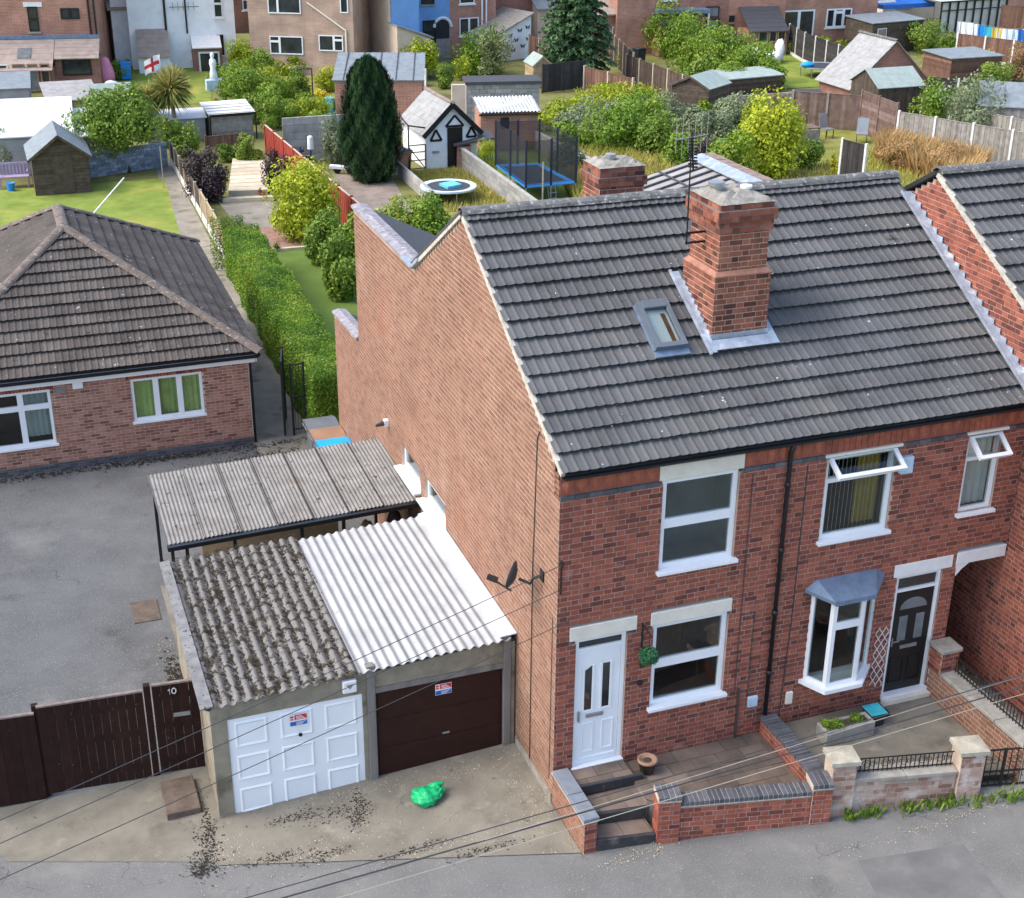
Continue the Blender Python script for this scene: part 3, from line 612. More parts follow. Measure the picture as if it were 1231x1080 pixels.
def shed(name, label, P0, Uv, w, d, hw, hr, wall, roof, board=0.14, ov=0.12, cat='shed', gable='front', door=None, horiz=True, rise=None, win=None, z=GZ):
    """P0 front-left base corner, Uv along the front, depth away; gable roof (gable='front') or ridge along the front ('side') or 'pent'"""
    P0 = Vector((P0[0], P0[1], z)); Uv = Vector(Uv).normalized(); D = Zv.cross(Uv); t = thing(name, label, cat, tuple(P0+Uv*(w/2)+D*(d/2)))
    def wallpoly(a, along, width, prof, nrm):
        core = MB(); core.prism([a+along*s+Zv*zz for s, zz in prof], -nrm*0.03); core.build('wall', wall, t)
        mb = MB(); zmax = max(p[1] for p in prof); zz = 0.0
        if horiz:
            while zz < zmax-0.02:
                z2 = min(zz+board, zmax); iv = and_iv(poly_iv(prof, zz+0.003), poly_iv(prof, z2-0.003))
                for s0, s1 in iv: mb.obox(a+along*((s0+s1)/2)+Zv*((zz+z2)/2)+nrm*0.008, along*((s1-s0)/2), nrm*0.008, Zv*((z2-zz)/2-0.005), R_())
                zz = z2
        else:
            n = int(width/board)
            for k in range(n):
                s = width*(k+0.5)/n; top = min(zz2 for zz2 in [interp(prof, s)]); mb.obox(a+along*s+Zv*(top/2)+nrm*0.008, along*(width/n/2-0.004), nrm*0.008, Zv*(top/2), R_())
        o = mb.build('cladding_board', wall, t); return o
    def interp(prof, s):
        tops = [p for p in prof if p[1] > 0.01]; tops.sort()
        for (a, za), (b, zb) in zip(tops, tops[1:]):
            if a-1e-6 <= s <= b+1e-6: return za+(zb-za)*(s-a)/max(b-a, 1e-6)
        return tops[-1][1]
    if gable == 'front':
        gp = [(0,0),(w,0),(w,hw),(w/2,hr),(0,hw)]; sp = [(0,0),(d,0),(d,hw),(0,hw)]
        wallpoly(P0, Uv, w, gp, -D); wallpoly(P0+D*d+Uv*w, -Uv, w, gp, D); wallpoly(P0+D*d, -D, d, sp, -Uv); wallpoly(P0+Uv*w, D, d, sp, Uv)
        for sgn in (0, 1):
            e = P0+Uv*(w if sgn else 0)+Zv*hw; r = P0+Uv*(w/2)+Zv*hr; sl = (e-r).normalized(); a = r-D*ov+Zv*0.02; b = e+sl*ov-D*ov+Zv*0.02
            mb = MB(); mb.prism([a, b, b+D*(d+2*ov), a+D*(d+2*ov)], Zv*0.035); mb.build('roof', roof, t)
            mb = MB(); mb.bar(a-D*0.02+Zv*-0.03, b-D*0.02+Zv*-0.03, 0.02, 0.1); mb.build('bargeboard', wall, t)
    elif gable == 'side':
        gp = [(0,0),(d,0),(d,hw),(d/2,hr),(0,hw)]; sp = [(0,0),(w,0),(w,hw),(0,hw)]
        wallpoly(P0, Uv, w, sp, -D); wallpoly(P0+D*d+Uv*w, -Uv, w, sp, D); wallpoly(P0+D*d, -D, d, gp, -Uv); wallpoly(P0+Uv*w, D, d, gp, Uv)
        for sgn in (0, 1):
            e = P0+D*(d if sgn else 0)+Zv*hw; r = P0+D*(d/2)+Zv*hr; sl = (e-r).normalized(); a = r-Uv*ov+Zv*0.02; b = e+sl*ov-Uv*ov+Zv*0.02
            mb = MB(); mb.prism([a, b, b+Uv*(w+2*ov), a+Uv*(w+2*ov)], Zv*0.035); mb.build('roof', roof, t)
    else:
        rs = rise if rise is not None else hr; gp = [(0,0),(d,0),(d,hr),(0,hw)]; gp2 = [(0,0),(d,0),(d,hw),(0,hr)]
        wallpoly(P0, Uv, w, [(0,0),(w,0),(w,hw),(0,hw)], -D); wallpoly(P0+D*d+Uv*w, -Uv, w, [(0,0),(w,0),(w,hr),(0,hr)], D)
        wallpoly(P0+Uv*w, D, d, gp, Uv); wallpoly(P0+D*d, -D, d, gp2, -Uv)
        a = P0+Zv*(hw+0.02)-Uv*ov-D*ov; b = P0+D*d+Zv*(hr+0.02)-Uv*ov+D*ov
        mb = MB(); mb.prism([a, a+Uv*(w+2*ov), b+Uv*(w+2*ov), b], Zv*0.05); mb.build('roof', roof, t)
    if door:
        s, wd, hd, dm = door; mb = MB(); mb.obox(P0+Uv*(s+wd/2)+Zv*(hd/2+0.05)-D*0.03, Uv*(wd/2), D*0.014, Zv*(hd/2)); mb.build('door', dm, t)
    if win:
        for (s, wd, zb, hd) in win:
            mb = MB(); mb.obox(P0+Uv*(s+wd/2)+Zv*(zb+hd/2)-D*0.03, Uv*(wd/2), D*0.014, Zv*(hd/2)); f = mb.build('window', mt['whitewood'], t)
            mb = MB(); mb.obox(P0+Uv*(s+wd/2)+Zv*(zb+hd/2)-D*0.048, Uv*(wd/2-0.05), D*0.004, Zv*(hd/2-0.05)); mb.build('pane', mt['roomdark'], f)
    return t
mt['glassdark'] = M('glassdark', (0.035,0.04,0.04), 0.06, mott=0.5, mscale=1.5, spec=0.6)
mt['brick_far'] = brickmat('brick_far', (0.36,0.16,0.11), (0.45,0.215,0.15), (0.48,0.38,0.31))
mt['brick_far_beige'] = brickmat('brick_far_beige', (0.42,0.28,0.21), (0.48,0.33,0.25), (0.46,0.37,0.30))
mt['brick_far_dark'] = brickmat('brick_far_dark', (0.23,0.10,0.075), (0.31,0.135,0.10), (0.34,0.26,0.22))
# ------------------------------------------------------------------ ground and paved sheets
mb = MB(); xs = [-140,-60,-30]+list(range(-20, 21))+[30,60,110,190]; ys = [-60,-30,-16]+list(range(-12, 11))+[20,60,120,220,420]
for i in range(len(xs)-1):
    for j in range(len(ys)-1):
        mb.quad(*[(x, y, gz(x, y)-0.02) for x, y in ((xs[i],ys[j]),(xs[i+1],ys[j]),(xs[i+1],ys[j+1]),(xs[i],ys[j+1]))])
struct(mb.build('ground', mt['earth']))
SL = [(-20,7.6),(-12,3.9),(-8,1.9),(-5.3,0.62),(0,-1.25),(4,-2.1),(8,-3.0),(20,-5.8)]
for i in range(len(SL)-1):
    a, b = SL[i], SL[i+1]; sheet('street', [(a[0],-14),(b[0],-14),(b[0],b[1]+0.3),(a[0],a[1]+0.3)], -0.008, mt['street'])
sheet('street', [(-20.1,-16),(20.1,-16),(20.1,-13.999),(-20.1,-13.999)], -0.008, mt['street'])
sheet('driveway_apron', [(-5.1,0.62),(-0.02,-1.22),(-0.02,1.75),(-4.9,1.75)], 0.008, mt['concrete'])
sheet('tarmac_patch', [(3.6,-2.9),(5.2,-3.2),(5.0,-4.6),(3.3,-4.3)], -0.004, mt['patchtar'])
sheet('concrete_pavement', [(-8,1.93),(-4.6,0.5),(-4.6,3.02),(-8,3.22)], 0.001, mt['concrete'])
sheet('concrete_pavement', [(-14,4.85),(-12,3.92),(-8,1.93),(-8,3.22),(-14,5.2)], 0.001, mt['concrete'])
sheet('yard_tarmac', [(-14,3.0),(-4.8,2.9),(-4.8,6.5),(-4.8,9.0),(-14,9.0)], -0.004, mt['tarmac'])
sheet('yard_tarmac', [(-14,9.0),(-0.02,9.0),(-0.02,14.2),(-1.76,15.24),(-14,15.24)], -0.004, mt['tarmac'])
sheet('carport_floor', [(-4.8,6.2),(-0.02,6.2),(-0.02,9.0),(-4.8,9.0)], -0.003, mt['concrete'])
sheet('garden_path', [(-1.76,14.0),(-0.35,14.0),(0.02,29.5),(0.45,48.4),(-0.15,48.4),(-1.5,24.5)], 0.001, mt['path'])
sheet('lawn', [(-14,25),(-1.5,24.6),(-0.2,43.2),(-14,43.2)], 0.003, mt['lawn'])
sheet('artificial_lawn', [(0.6,14.2),(4.6,14.2),(4.75,31.2),(1.6,31.2),(0.8,29)], 0.004, mt['turf'])
sheet('artificial_lawn', [(4.6,14.0),(12,14.0),(12,20),(4.65,20)], 0.002, mt['lawn'])
# moss and leaf debris on the edges of the apron: small lumps nobody could count
def debris(name, spots, n, mat, smin=0.012, smax=0.05, hgt=0.4):
    V = []; T_ = []
    for i in range(n):
        x, y, sx, sy = random.choice(spots); px = random.gauss(x, sx); py = random.gauss(y, sy); z = gz(px, py)+0.012; s = U(smin, smax)*(U(0.4,1)); a = U(0, 6.28); h = s*hgt
        c, d = math.cos(a)*s, math.sin(a)*s; top = (px+U(-.3,.3)*s, py+U(-.3,.3)*s, z+h)
        b = [(px+c, py+d, z-0.003), (px-d, py+c, z-0.003), (px-c*0.8, py-d*0.8, z-0.003), (px+d, py-c, z-0.003)]
        for k in range(2): V.append([b[2*k], b[2*k+1], b[(2*k+2) % 4], top]); T_.append(R_())
    return quad_mesh(name, mat, np.array(V, float), np.array(T_))
stuff(tag(debris('moss_debris', [(-5.25,0.75,0.14,0.18),(-5.1,1.1,0.1,0.25),(-5.3,0.6,0.1,0.1),(-4.2,0.42,0.25,0.06),(-3.6,0.2,0.2,0.06),(-3.2,1.05,0.22,0.12),(-2.9,0.8,0.1,0.12),(-2.75,1.1,0.08,0.15),(-3.8,1.2,0.2,0.08),(-2.3,-0.2,0.3,0.05),(-1.3,-0.6,0.3,0.05),(-5.05,1.6,0.05,0.3)], 2300, mt['moss'], 0.006, 0.026), 'dark moss and dirt scattered over the concrete garage apron', 'moss'))
mt['chaff'] = M('chaff', (0.50,0.42,0.26), 0.9, mott=0.3, mscale=20)
stuff(tag(debris('dry_leaf_litter', [(-2.9,1.45,0.5,0.08),(-3.5,0.35,0.8,0.2),(-1.0,1.3,0.7,0.12),(-0.3,0.2,0.15,0.8),(-1.9,-0.3,0.8,0.12),(-4.9,0.8,0.3,0.2),(5.2,-2.7,0.9,0.06),(0.7,-1.6,0.4,0.1),(-5.0,6.0,0.12,0.6)], 1500, mt['chaff'], 0.005, 0.018, 0.5), 'pale dry leaf litter along the apron and wall edges', 'leaf litter'))
stuff(tag(debris('yard_moss', [(-3.2,15.05,1.6,0.1),(-6,15.05,2,0.1),(-4.95,5.2,0.1,0.5),(-1.7,14.3,0.7,0.25)], 3500, mt['moss'], 0.012, 0.04), 'dark moss along the foot of the bungalow wall', 'moss'))
# ------------------------------------------------------------------ HOUSE A : end terrace
FU, FN = Vector((1,0,0)), Vector((0,-1,0)); GU, GN = Vector((0,-1,0)), Vector((-1,0,0))
WA = 3.64
A = thing('end_terrace_house', 'red brick end of terrace house with white door and long blank orange gable wall', 'house', (1.8, 0, -0.7))
holesA = [(0.32,1.15,-0.12,2.2),(1.58,2.85,0.74,2.2),(1.6,2.84,3.14,4.7)]
linA = [(0.21,1.30,2.2,2.44),(1.52,2.89,2.2,2.43),(1.53,2.90,4.61,4.85)]
brick_wall(A, (0,0,0), FU, FN, [(0.002,-0.75),(WA,-0.75),(WA,4.55),(0.002,4.55)], holesA+linA, mt['brick_red'], mt['mortar'], n_ind=190)
for a, b, c, d in linA: m = MB(); m.box(a+0.003, b-0.003, -0.015, 0.2, c+0.003, d-0.003); m.build('lintel', mt['stone'], A, bevel=0.008)
def frieze(parent, x0, x1, gaps, z0=4.55, arches=()):
    m = MB(); iv = [(x0, x1)]
    for a, b in gaps: iv = sub_iv(iv, a, b)
    for a, b in iv:
        n = max(1, int(round((b-a)/0.22)))
        for k in range(n): m2 = MB(); m2.box(a+(b-a)*k/n+0.004, a+(b-a)*(k+1)/n-0.004, -0.028, 0.1, z0+0.002, z0+0.068, R_()); m2.build('band_brick', mt['brick_blue'], parent)
        m.box(a, b, 0.0, 0.2, z0, z0+0.5)
    m.build('frieze_backing', mt['mortar_dark'], parent)
    me = None
    for a, b in iv:
        n = max(1, int(round((b-a)/0.205)))
        for k in range(n):
            s0 = a+(b-a)*k/n+0.004; s1 = a+(b-a)*(k+1)/n-0.004; c = (s0+s1)/2; f = MB(); za, zb = z0+0.076, z0+0.40; zc = (za+zb)/2
            ar = any(p <= c <= q for p, q in arches)
            if ar: f.box(s0, c-0.006, -0.012, 0.05, za, zb, U(.5,.9)); f.box(c+0.006, s1, -0.012, 0.05, za, zb, U(.5,.9)); f.build('soldier_brick', mt['brick_red'], parent); continue
            f.box(s0, s1, -0.006, 0.05, za, zb, 0.55)
            f.add([(s0+0.01,-0.007,zc),(c,-0.007,za+0.02),(s1-0.01,-0.007,zc),(c,-0.007,zb-0.05),(c,-0.034,zc-0.01)], [(0,1,4),(1,2,4),(2,3,4),(3,0,4)], 0.9); f.box(s0, s1, -0.03, 0.04, zb-0.05, zb, 0.35)
            f.build('frieze_tile', mt['brick_frieze'], parent)
mt['brick_frieze'] = M('brick_frieze', (0,0,0), 0.85, [(0.17,0.05,0.036),(0.24,0.07,0.045),(0.31,0.092,0.055),(0.36,0.115,0.065)], 0.25, 5, (), 0.3, 50)
frieze(A, 0.0, WA, [(1.53,2.90)])
# gable wall with valley and outrigger
gp = [(-0.003,-1.0),(-0.003,4.93),(-4.18,7.52),(-6.97,5.86),(-11.3,5.88),(-11.3,3.02),(-13.5,2.9),(-13.5,-1.0)][::-1]
holesG = [(-8.12,-6.86,1.5,1.95),(-6.58,-5.3,1.5,1.93)]
brick_wall(A, (0,0,0), GU, GN, gp, holesG, mt['brick_orange'], mt['mortar_gable'], n_ind=0, proud=0.003, joint=0.016)
for a, b, c, d in holesG:
    window(A, (0,0,0), GU, GN, a, b, c, d, [(0,1,0,1)], mt['upvc'], recess=0.06, fw=0.07, sill=(0.05,0.16,0.05), room=1.0)
# white render plinth at the foot of the gable
m = MB(); m.box(-0.02, -0.009, 0.02, 1.6, -0.85, -0.5); m.build('plinth', mt['cement'], A)
def bullcap(): pass
for (y0, y1, z0_, z1_) in ((6.98,11.32,5.88,5.9),(11.34,13.52,3.02,2.92)):
    n = int((y1-y0)/0.31)
    for k in range(n):
        a = y0+(y1-y0)*k/n; b = y0+(y1-y0)*(k+1)/n; zz = z0_+(z1_-z0_)*(k+0.5)/n
        m = MB(); m.prism([(-0.05,a+0.004,zz+0.002),(0.28,a+0.004,zz+0.002),(0.28,a+0.004,zz+0.05),(0.1,a+0.004,zz+0.085),(-0.05,a+0.004,zz+0.05)], (0,b-a-0.008,0)); m.build('coping_tile', mt['coping'] if 'coping' in mt else mt.setdefault('coping', M('coping', (0.27,0.25,0.27), 0.8, mott=0.35, mscale=9, spots=[((0.5,0.48,0.46),5,0.6,0.75)])), A)
m = MB(); m.bar((-0.03,6.55,6.16),(-0.03,6.98,5.9),0.1,0.06); m.bar((-0.03,6.9,5.93),(-0.03,7.5,5.935),0.14,0.03); m.build('valley_flashing', mt['lead'], A)
# inner and rear walls so that the house is a closed body
m = MB(); m.box(0.22, 2.2, 11.1, 11.3, -0.9, 4.85); m.box(2.0, 2.2, 7.0, 11.1, -0.9, 4.8); m.box(0.22, 2.2, 13.3, 13.5, -0.9, 2.0); m.box(2.0, 2.2, 11.3, 13.3, -0.9, 1.95); m.box(2.2, WA, 6.8, 7.0, -0.9, 5.8); m.build('rear_wall', mt['brick_far'], A)
m = MB(); m.prism([(0.1,6.0,5.9),(0.1,11.45,5.9),(2.35,11.45,4.78),(2.35,6.0,4.78)], (0,0,0.05)); m.build('outrigger_roof', mt['slate_dark'], A)
m = MB(); m.prism([(0.1,11.3,2.95),(0.1,13.6,2.9),(2.35,13.6,1.9),(2.35,11.3,1.95)], (0,0,0.05)); m.build('lean_to_roof', mt['slate_dark'], A)
# roof
RY, RZ = 4.18, 7.56; E_Y, E_Z = -0.15, 5.0; SD = Vector((0, RY-E_Y, RZ-E_Z)).normalized(); RN = Vector((1,0,0)).cross(SD)
TILE = tile_mesh('roof_tile', mt['tile'], 0.3055, 0.43)
def rp(x, y, off=0.0): return Vector((x, y, E_Z+(RZ-E_Z)*(y-E_Y)/(RY-E_Y)))+RN*off
def skipA(c): return (3.16 < c.x < 3.9 and 1.65 < c.y < 2.4) or (2.1 < c.x < 2.55 and 1.55 < c.y < 2.15)
ridge_cut = [(Vector((0,RY-0.02,0)), Vector((0,1,0)))]
roof_slope(A, (-0.03, E_Y, E_Z), (1,0,0), SD, 12*0.3055, 15, 0.3445, 0.3055, TILE, 0.43, skipA, ridge_cut)
m = MB(); m.prism([rp(0.02,E_Y+0.05,-0.05), rp(WA,E_Y+0.05,-0.05), rp(WA,RY,-0.05), rp(0.02,RY,-0.05)], RN*0.03); m.prism([(0.02,RY,RZ-0.03),(WA,RY,RZ-0.03),(WA,7.0,5.9),(0.02,7.0,5.9)], (0,0,0.05)); m.build('roof_underlay', mt['felt'], A)
m = MB(); m.prism([rp(-0.05,RY,0.02)+Zv*0.02, (-0.05,7.02,5.93), (WA,7.02,5.93), rp(WA,RY,0.02)+Zv*0.02], (0,0,0.05)); m.build('rear_roof', mt['slate_dark'], A)
m = MB(); m.bar(rp(-0.012,E_Y+0.02,0.0), rp(-0.012,RY-0.05,0.0), 0.06, 0.075, RN); m.bar((-0.012,RY+0.05,RZ-0.02), (-0.012,6.9,5.95), 0.06, 0.075); m.build('verge', mt['verge'], A)
ridge_tiles(A, (-0.05,RY,RZ+0.05), (WA,RY,RZ+0.05), mt['ridge'], r=0.155)
def gutter(parent, x0, x1, y, z, mat=None):
    m = MB(); k = 7; vs = []; fs = []
    for x in (x0, x1):
        for rr in (0.062, 0.052):
            for i in range(k): a = math.pi+math.pi*i/(k-1); vs.append((x, y+math.cos(a)*rr, z+math.sin(a)*rr))
    for i in range(k-1): fs += [(i, i+1, 2*k+i+1, 2*k+i), (k+i, 3*k+i, 3*k+i+1, k+i+1), (i, k+i, k+i+1, i+1), (2*k+i, 2*k+i+1, 3*k+i+1, 3*k+i)]
    fs += [(0, 2*k, 3*k, k), (k-1, 2*k-1, 4*k-1, 3*k-1)]
    m.add(vs, fs); return m.build('gutter', mat or mt['black'], parent)
gutter(A, 0.0, WA, -0.14, 4.985)
m = MB(); m.box(0, WA, -0.07, 0.0, 4.93, 5.0); m.build('fascia', mt['blackmatt'], A)
dp = MB(); dp.tube([(WA-0.01,-0.13,4.93),(WA-0.01,-0.055,4.75),(WA-0.01,-0.055,-0.33)], 0.036, 8); 
for zz in (4.2, 3.1, 2.0, 0.9): dp.tube([(WA-0.01,-0.055,zz),(WA-0.01,-0.055,zz+0.09)], 0.046, 8)
dp.build('downpipe', mt['black'], A, smooth=True)
# chimney with three tiers
def brick_box(parent, x0, x1, y0, y1, z0, z1, bm, mm, n_ind=0, ch=0.085, faces='fblr'):
    P = [(0,z0),(x1-x0,z0),(x1-x0,z1),(0,z1)]; Pd = [(0,z0),(y1-y0,z0),(y1-y0,z1),(0,z1)]
    m = MB(); m.box(x0+0.001, x1-0.001, y0+0.001, y1-0.001, z0, z1); m.build('mortar_core', mm, parent)
    if 'f' in faces: brick_wall(parent, (x0,y0,0), (1,0,0), (0,-1,0), P, [], bm, mm, ch, n_ind=n_ind, back=False)
    if 'b' in faces: brick_wall(parent, (x1,y1,0), (-1,0,0), (0,1,0), P, [], bm, mm, ch, back=False)
    if 'l' in faces: brick_wall(parent, (x0,y1,0), (0,-1,0), (-1,0,0), Pd, [], bm, mm, ch, n_ind=n_ind, back=False)
    if 'r' in faces: brick_wall(parent, (x1,y0,0), (0,1,0), (1,0,0), Pd, [], bm, mm, ch, back=False)
m = MB(); m.box(3.2,3.8,1.7,2.3,5.5,5.7); chim = m.build('chimney', mt['mortar_dark'], A)
brick_box(chim, 3.03, 3.97, 1.50, 2.52, 5.75, 7.02, mt['brick_chim'], mt['mortar_pale'], 40)
m = MB(); m.prism([(3.02,1.49,7.02),(3.98,1.49,7.02),(3.98,2.53,7.02),(3.02,2.53,7.02)], (0,0,0.02)); m.add([(3.02,1.49,7.04),(3.98,1.49,7.04),(3.98,2.53,7.04),(3.02,2.53,7.04),(3.08,1.55,7.10),(3.92,1.55,7.10),(3.92,2.47,7.10),(3.08,2.47,7.10)], [(0,1,5,4),(1,2,6,5),(2,3,7,6),(3,0,4,7)]); m.build('shoulder', mt['brick_shoulder'] if 'brick_shoulder' in mt else mt.setdefault('brick_shoulder', M('brick_shoulder', (0.33,0.16,0.11), 0.9, mott=0.3, mscale=6, bump=0.4)), chim)
brick_box(chim, 3.09, 3.91, 1.56, 2.46, 7.05, 7.68, mt['brick_chim'], mt['mortar_pale'], 28)
brick_box(chim, 3.05, 3.95, 1.52, 2.50, 7.68, 7.85, mt['brick_chim'], mt['mortar_dark'], 6)
brick_box(chim, 3.01, 3.99, 1.48, 2.54, 7.85, 8.02, mt['brick_chim'], mt['mortar_dark'], 6)
brick_box(chim, 3.06, 3.94, 1.53, 2.49, 8.02, 8.105, mt['brick_chim'], mt['mortar_dark'], 4)
def lumpy_slab(name, x0, x1, y0, y1, z, h, mat, parent, n=10):
    m = MB(); vs = []; fs = []
    for i in range(n+1):
        for j in range(n+1):
            e = min(i, n-i, j, n-j); zz = z+h*(min(e, 2)/2)*U(0.5, 1.1)+U(0,0.02); vs.append((x0+(x1-x0)*i/n+U(-.01,.01), y0+(y1-y0)*j/n+U(-.01,.01), zz if e else z+0.005))
    for i in range(n):
        for j in range(n): a = i*(n+1)+j; fs.append((a, a+n+1, a+n+2, a+1))
    b = len(vs); vs += [(x0,y0,z-0.02),(x1,y0,z-0.02),(x1,y1,z-0.02),(x0,y1,z-0.02)]; m.add(vs, fs); return m.build(name, mat, parent, smooth=False)
lumpy_slab('flaunching', 3.04, 3.96, 1.51, 2.51, 8.105, 0.10, mt['cement'], chim)
m = MB(); m.lathe((3.3,2.15,8.15), [(0.10,0),(0.10,0.10),(0.125,0.10),(0.125,0.15),(0.10,0.16),(0.02,0.165)], 14); m.build('chimney_vent', mt['metalgrey'], chim)
m = MB(); m.lathe((3.72,2.0,8.15), [(0.07,0),(0.07,0.06),(0.09,0.06),(0.09,0.10),(0.03,0.11)], 12); m.build('chimney_vent', mt['white'], chim)
# lead round the chimney
m = MB(); m.prism([rp(2.96,1.33,0.105), rp(4.1,1.33,0.105), rp(4.06,1.49,0.11), rp(3.0,1.49,0.11)], RN*0.012); m.box(3.0, 4.0, 1.475, 1.49, 5.9, 6.14); m.prism([rp(3.98,1.34,0.1), rp(4.1,1.33,0.1), rp(4.06,2.5,0.1), rp(3.98,2.5,0.1)], RN*0.012)
m.prism([rp(2.9,1.3,0.104), rp(3.02,1.3,0.104), rp(3.02,2.72,0.104), rp(2.9,2.72,0.104)], RN*0.012); m.bar(rp(2.9,1.27,0.12), rp(2.88,2.75,0.12), 0.04, 0.03, RN)
for k in range(9):
    y = 1.52+k*0.11; m.box(3.012, 3.021, y, y+0.108, rp(3,y).z+0.02, rp(3,y).z+0.20)
m.build('lead_flashing', mt['lead'], chim)
# roof window
m = MB(); x0, x1, ya, yb = 2.05, 2.57, 1.44, 2.22
def rb(mb, xa, xb, y0, y1, h0, h1): mb.prism([rp(xa,y0,h0), rp(xb,y0,h0), rp(xb,y1,h0), rp(xa,y1,h0)], RN*(h1-h0))
rb(m, x0, x0+0.075, ya, yb, 0.03, 0.2); rb(m, x1-0.075, x1, ya, yb, 0.03, 0.2); rb(m, x0+0.075, x1-0.075, ya, ya+0.07, 0.03, 0.195); rb(m, x0+0.075, x1-0.075, yb-0.13, yb, 0.03, 0.215)
mt['velux'] = M('velux', (0.15,0.175,0.20), 0.4, mott=0.1, metal=0.3); vx = m.build('roof_window', mt['velux'], A)
m = MB(); rb(m, x0+0.075, x1-0.075, ya+0.07, yb-0.13, 0.17, 0.178); m.build('pane', mt['glass'], vx)
m = MB(); rb(m, x0+0.07, x1-0.07, ya+0.06, yb-0.12, 0.11, 0.125); m.build('blind', [mt['white']], vx)
m = MB(); rb(m, x0+0.33, x1-0.12, ya+0.075, yb-0.2, 0.128, 0.135); m.build('blind_strip', mt['wood_in'], vx)
m = MB(); rb(m, x0-0.03, x1+0.03, ya-0.1, ya, 0.09, 0.105); rb(m, x0-0.025, x0-0.002, ya, yb, 0.08, 0.12); rb(m, x1+0.002, x1+0.025, ya, yb, 0.08, 0.12); m.build('flashing', mt['lead_dark'], vx)
# front windows
S2 = [(0,1,0,0.5),(0,1,0.5,1)]
window(A, (0,0,0), FU, FN, 1.585, 2.845, 0.745, 2.197, S2, mt['upvc'], recess=0.05, fw=0.075, sill=(0.05,0.09,0.06), room=1.6, roommat=mt['roomdark'], curtain=[(0.45,0.98,0.1,0.95,'wood_in',1.2)])
window(A, (0,0,0), FU, FN, 1.605, 2.835, 3.145, 4.607, S2, mt['upvc'], recess=0.05, fw=0.075, sill=(0.05,0.09,0.06), room=1.0)
# white front door
def bxf(mb, a, b, c, d, y0, y1, tint=None): mb.box(a, b, y0, y1, c, d, tint)
m = MB(); bxf(m,0.325,0.385,-0.09,2.195,0.04,0.12); bxf(m,1.085,1.145,-0.09,2.195,0.04,0.12); bxf(m,0.385,1.085,2.14,2.195,0.04,0.12); bxf(m,0.385,1.085,1.965,2.02,0.04,0.12); bxf(m,0.30,1.16,-0.14,-0.085,-0.05,0.12); fr = m.build('door_frame', mt['upvc'], A)
m = MB(); bxf(m,0.385,1.085,2.02,2.14,0.07,0.076); m.build('pane', mt['glassdark'], fr)
m = MB(); bxf(m,0.39,1.08,-0.083,1.96,0.055,0.10)
for a, b, c, d in ((0.47,0.67,0.12,0.66),(0.80,1.0,0.12,0.66)):
    for q in ((a,b,c,c+0.025),(a,b,d-0.025,d),(a,a+0.025,c+0.025,d-0.025),(b-0.025,b,c+0.025,d-0.025)): bxf(m,*q,0.040,0.0549)
for a, b in ((0.5,0.62),(0.79,0.91)):
    for q in ((a-0.04,b+0.04,0.86,0.90),(a-0.04,a,0.90,1.68),(b,b+0.04,0.90,1.70)): bxf(m,*q,0.038,0.0549)
bxf(m,0.43,1.04,0.0,0.035,0.03,0.0549)
door = m.build('door', mt['upvc'], A, bevel=0.004)
for a, b, h0, h1 in ((0.5,0.62,1.60,1.68),(0.79,0.91,1.68,1.68)):
    m = MB(); m.prism([(a,0.048,0.9),(b,0.048,0.9),(b,0.048,h1),(a,0.048,h0)], (0,0.006,0)); m.build('pane', mt['glassdark'], door)
m = MB(); bxf(m,0.54,0.82,0.76,0.82,0.03,0.0549); bxf(m,0.405,0.425,0.72,0.9,0.0,0.0549); m.build('letterbox', mt['metalgrey'], door)
# small fittings on the front
def fitting(name, label, cat, x0, x1, z0, z1, d, mat, bev=0.01, y=-0.012): m = MB(); m.box(x0, x1, y-d, y, z0, z1); return tag(m.build(name, mat, bevel=bev), label, cat)
fitting('meter_box', 'small pale blue meter box low on the wall beside the black downpipe', 'meter box', 3.30, 3.47, 0.36, 0.55, 0.06, mt['meterblue'] if 'meterblue' in mt else mt.setdefault('meterblue', M('meterblue', (0.42,0.55,0.66), 0.5)))
fitting('cable_box', 'small beige cable box on the brickwork left of the bay window', 'cable box', 4.0, 4.12, 0.25, 0.48, 0.05, mt['stone'])
m = MB(); m.lathe((0,0,0), [(0.001,0),(0.05,0.0),(0.05,0.014),(0.001,0.015)], 12); o = m.build('number_plaque', mt['iron']); o.location = (1.39,-0.012,1.24); o.rotation_euler = (math.radians(90),0,0); tag(o, 'small round dark plaque on the wall beneath the topiary ball', 'plaque')
t = thing('hanging_topiary', 'round green topiary ball hanging from a black wall bracket by the white door', 'topiary', (1.39,-0.25,1.75))
C_, N_, ti = clump_cloud((1.39,-0.26,1.86), (0.16,0.16,0.16), 3600, 30, 0.5, 0.05); 
d_ = C_-np.array((1.39,-0.26,1.86)); ln = np.linalg.norm(d_,axis=1,keepdims=True); C_ = np.array((1.39,-0.26,1.86))+d_/ln*np.minimum(ln,0.155)
mt['topiary'] = leafmat('topiary', [(0.012,0.05,0.03),(0.02,0.09,0.05),(0.03,0.13,0.07),(0.05,0.17,0.09)], 0.1)
leaf_mesh('ball', mt['topiary'], C_, N_, 0.026, 0.7, ti, t)
m = MB(); m.bar((1.39,-0.012,2.28),(1.39,-0.30,2.24),0.015,0.02); m.bar((1.39,-0.012,2.05),(1.39,-0.2,2.245),0.012,0.012); m.tube([(1.39,-0.26,2.24),(1.39,-0.26,2.0)],0.005,5); m.tube([(1.39,-0.2,1.68),(1.36,-0.1,1.6),(1.42,-0.05,1.55)],0.025,5); m.bar((1.39,-0.012,1.5),(1.39,-0.015,2.3),0.03,0.006,(0,1,0)); m.build('bracket', mt['iron'], t)
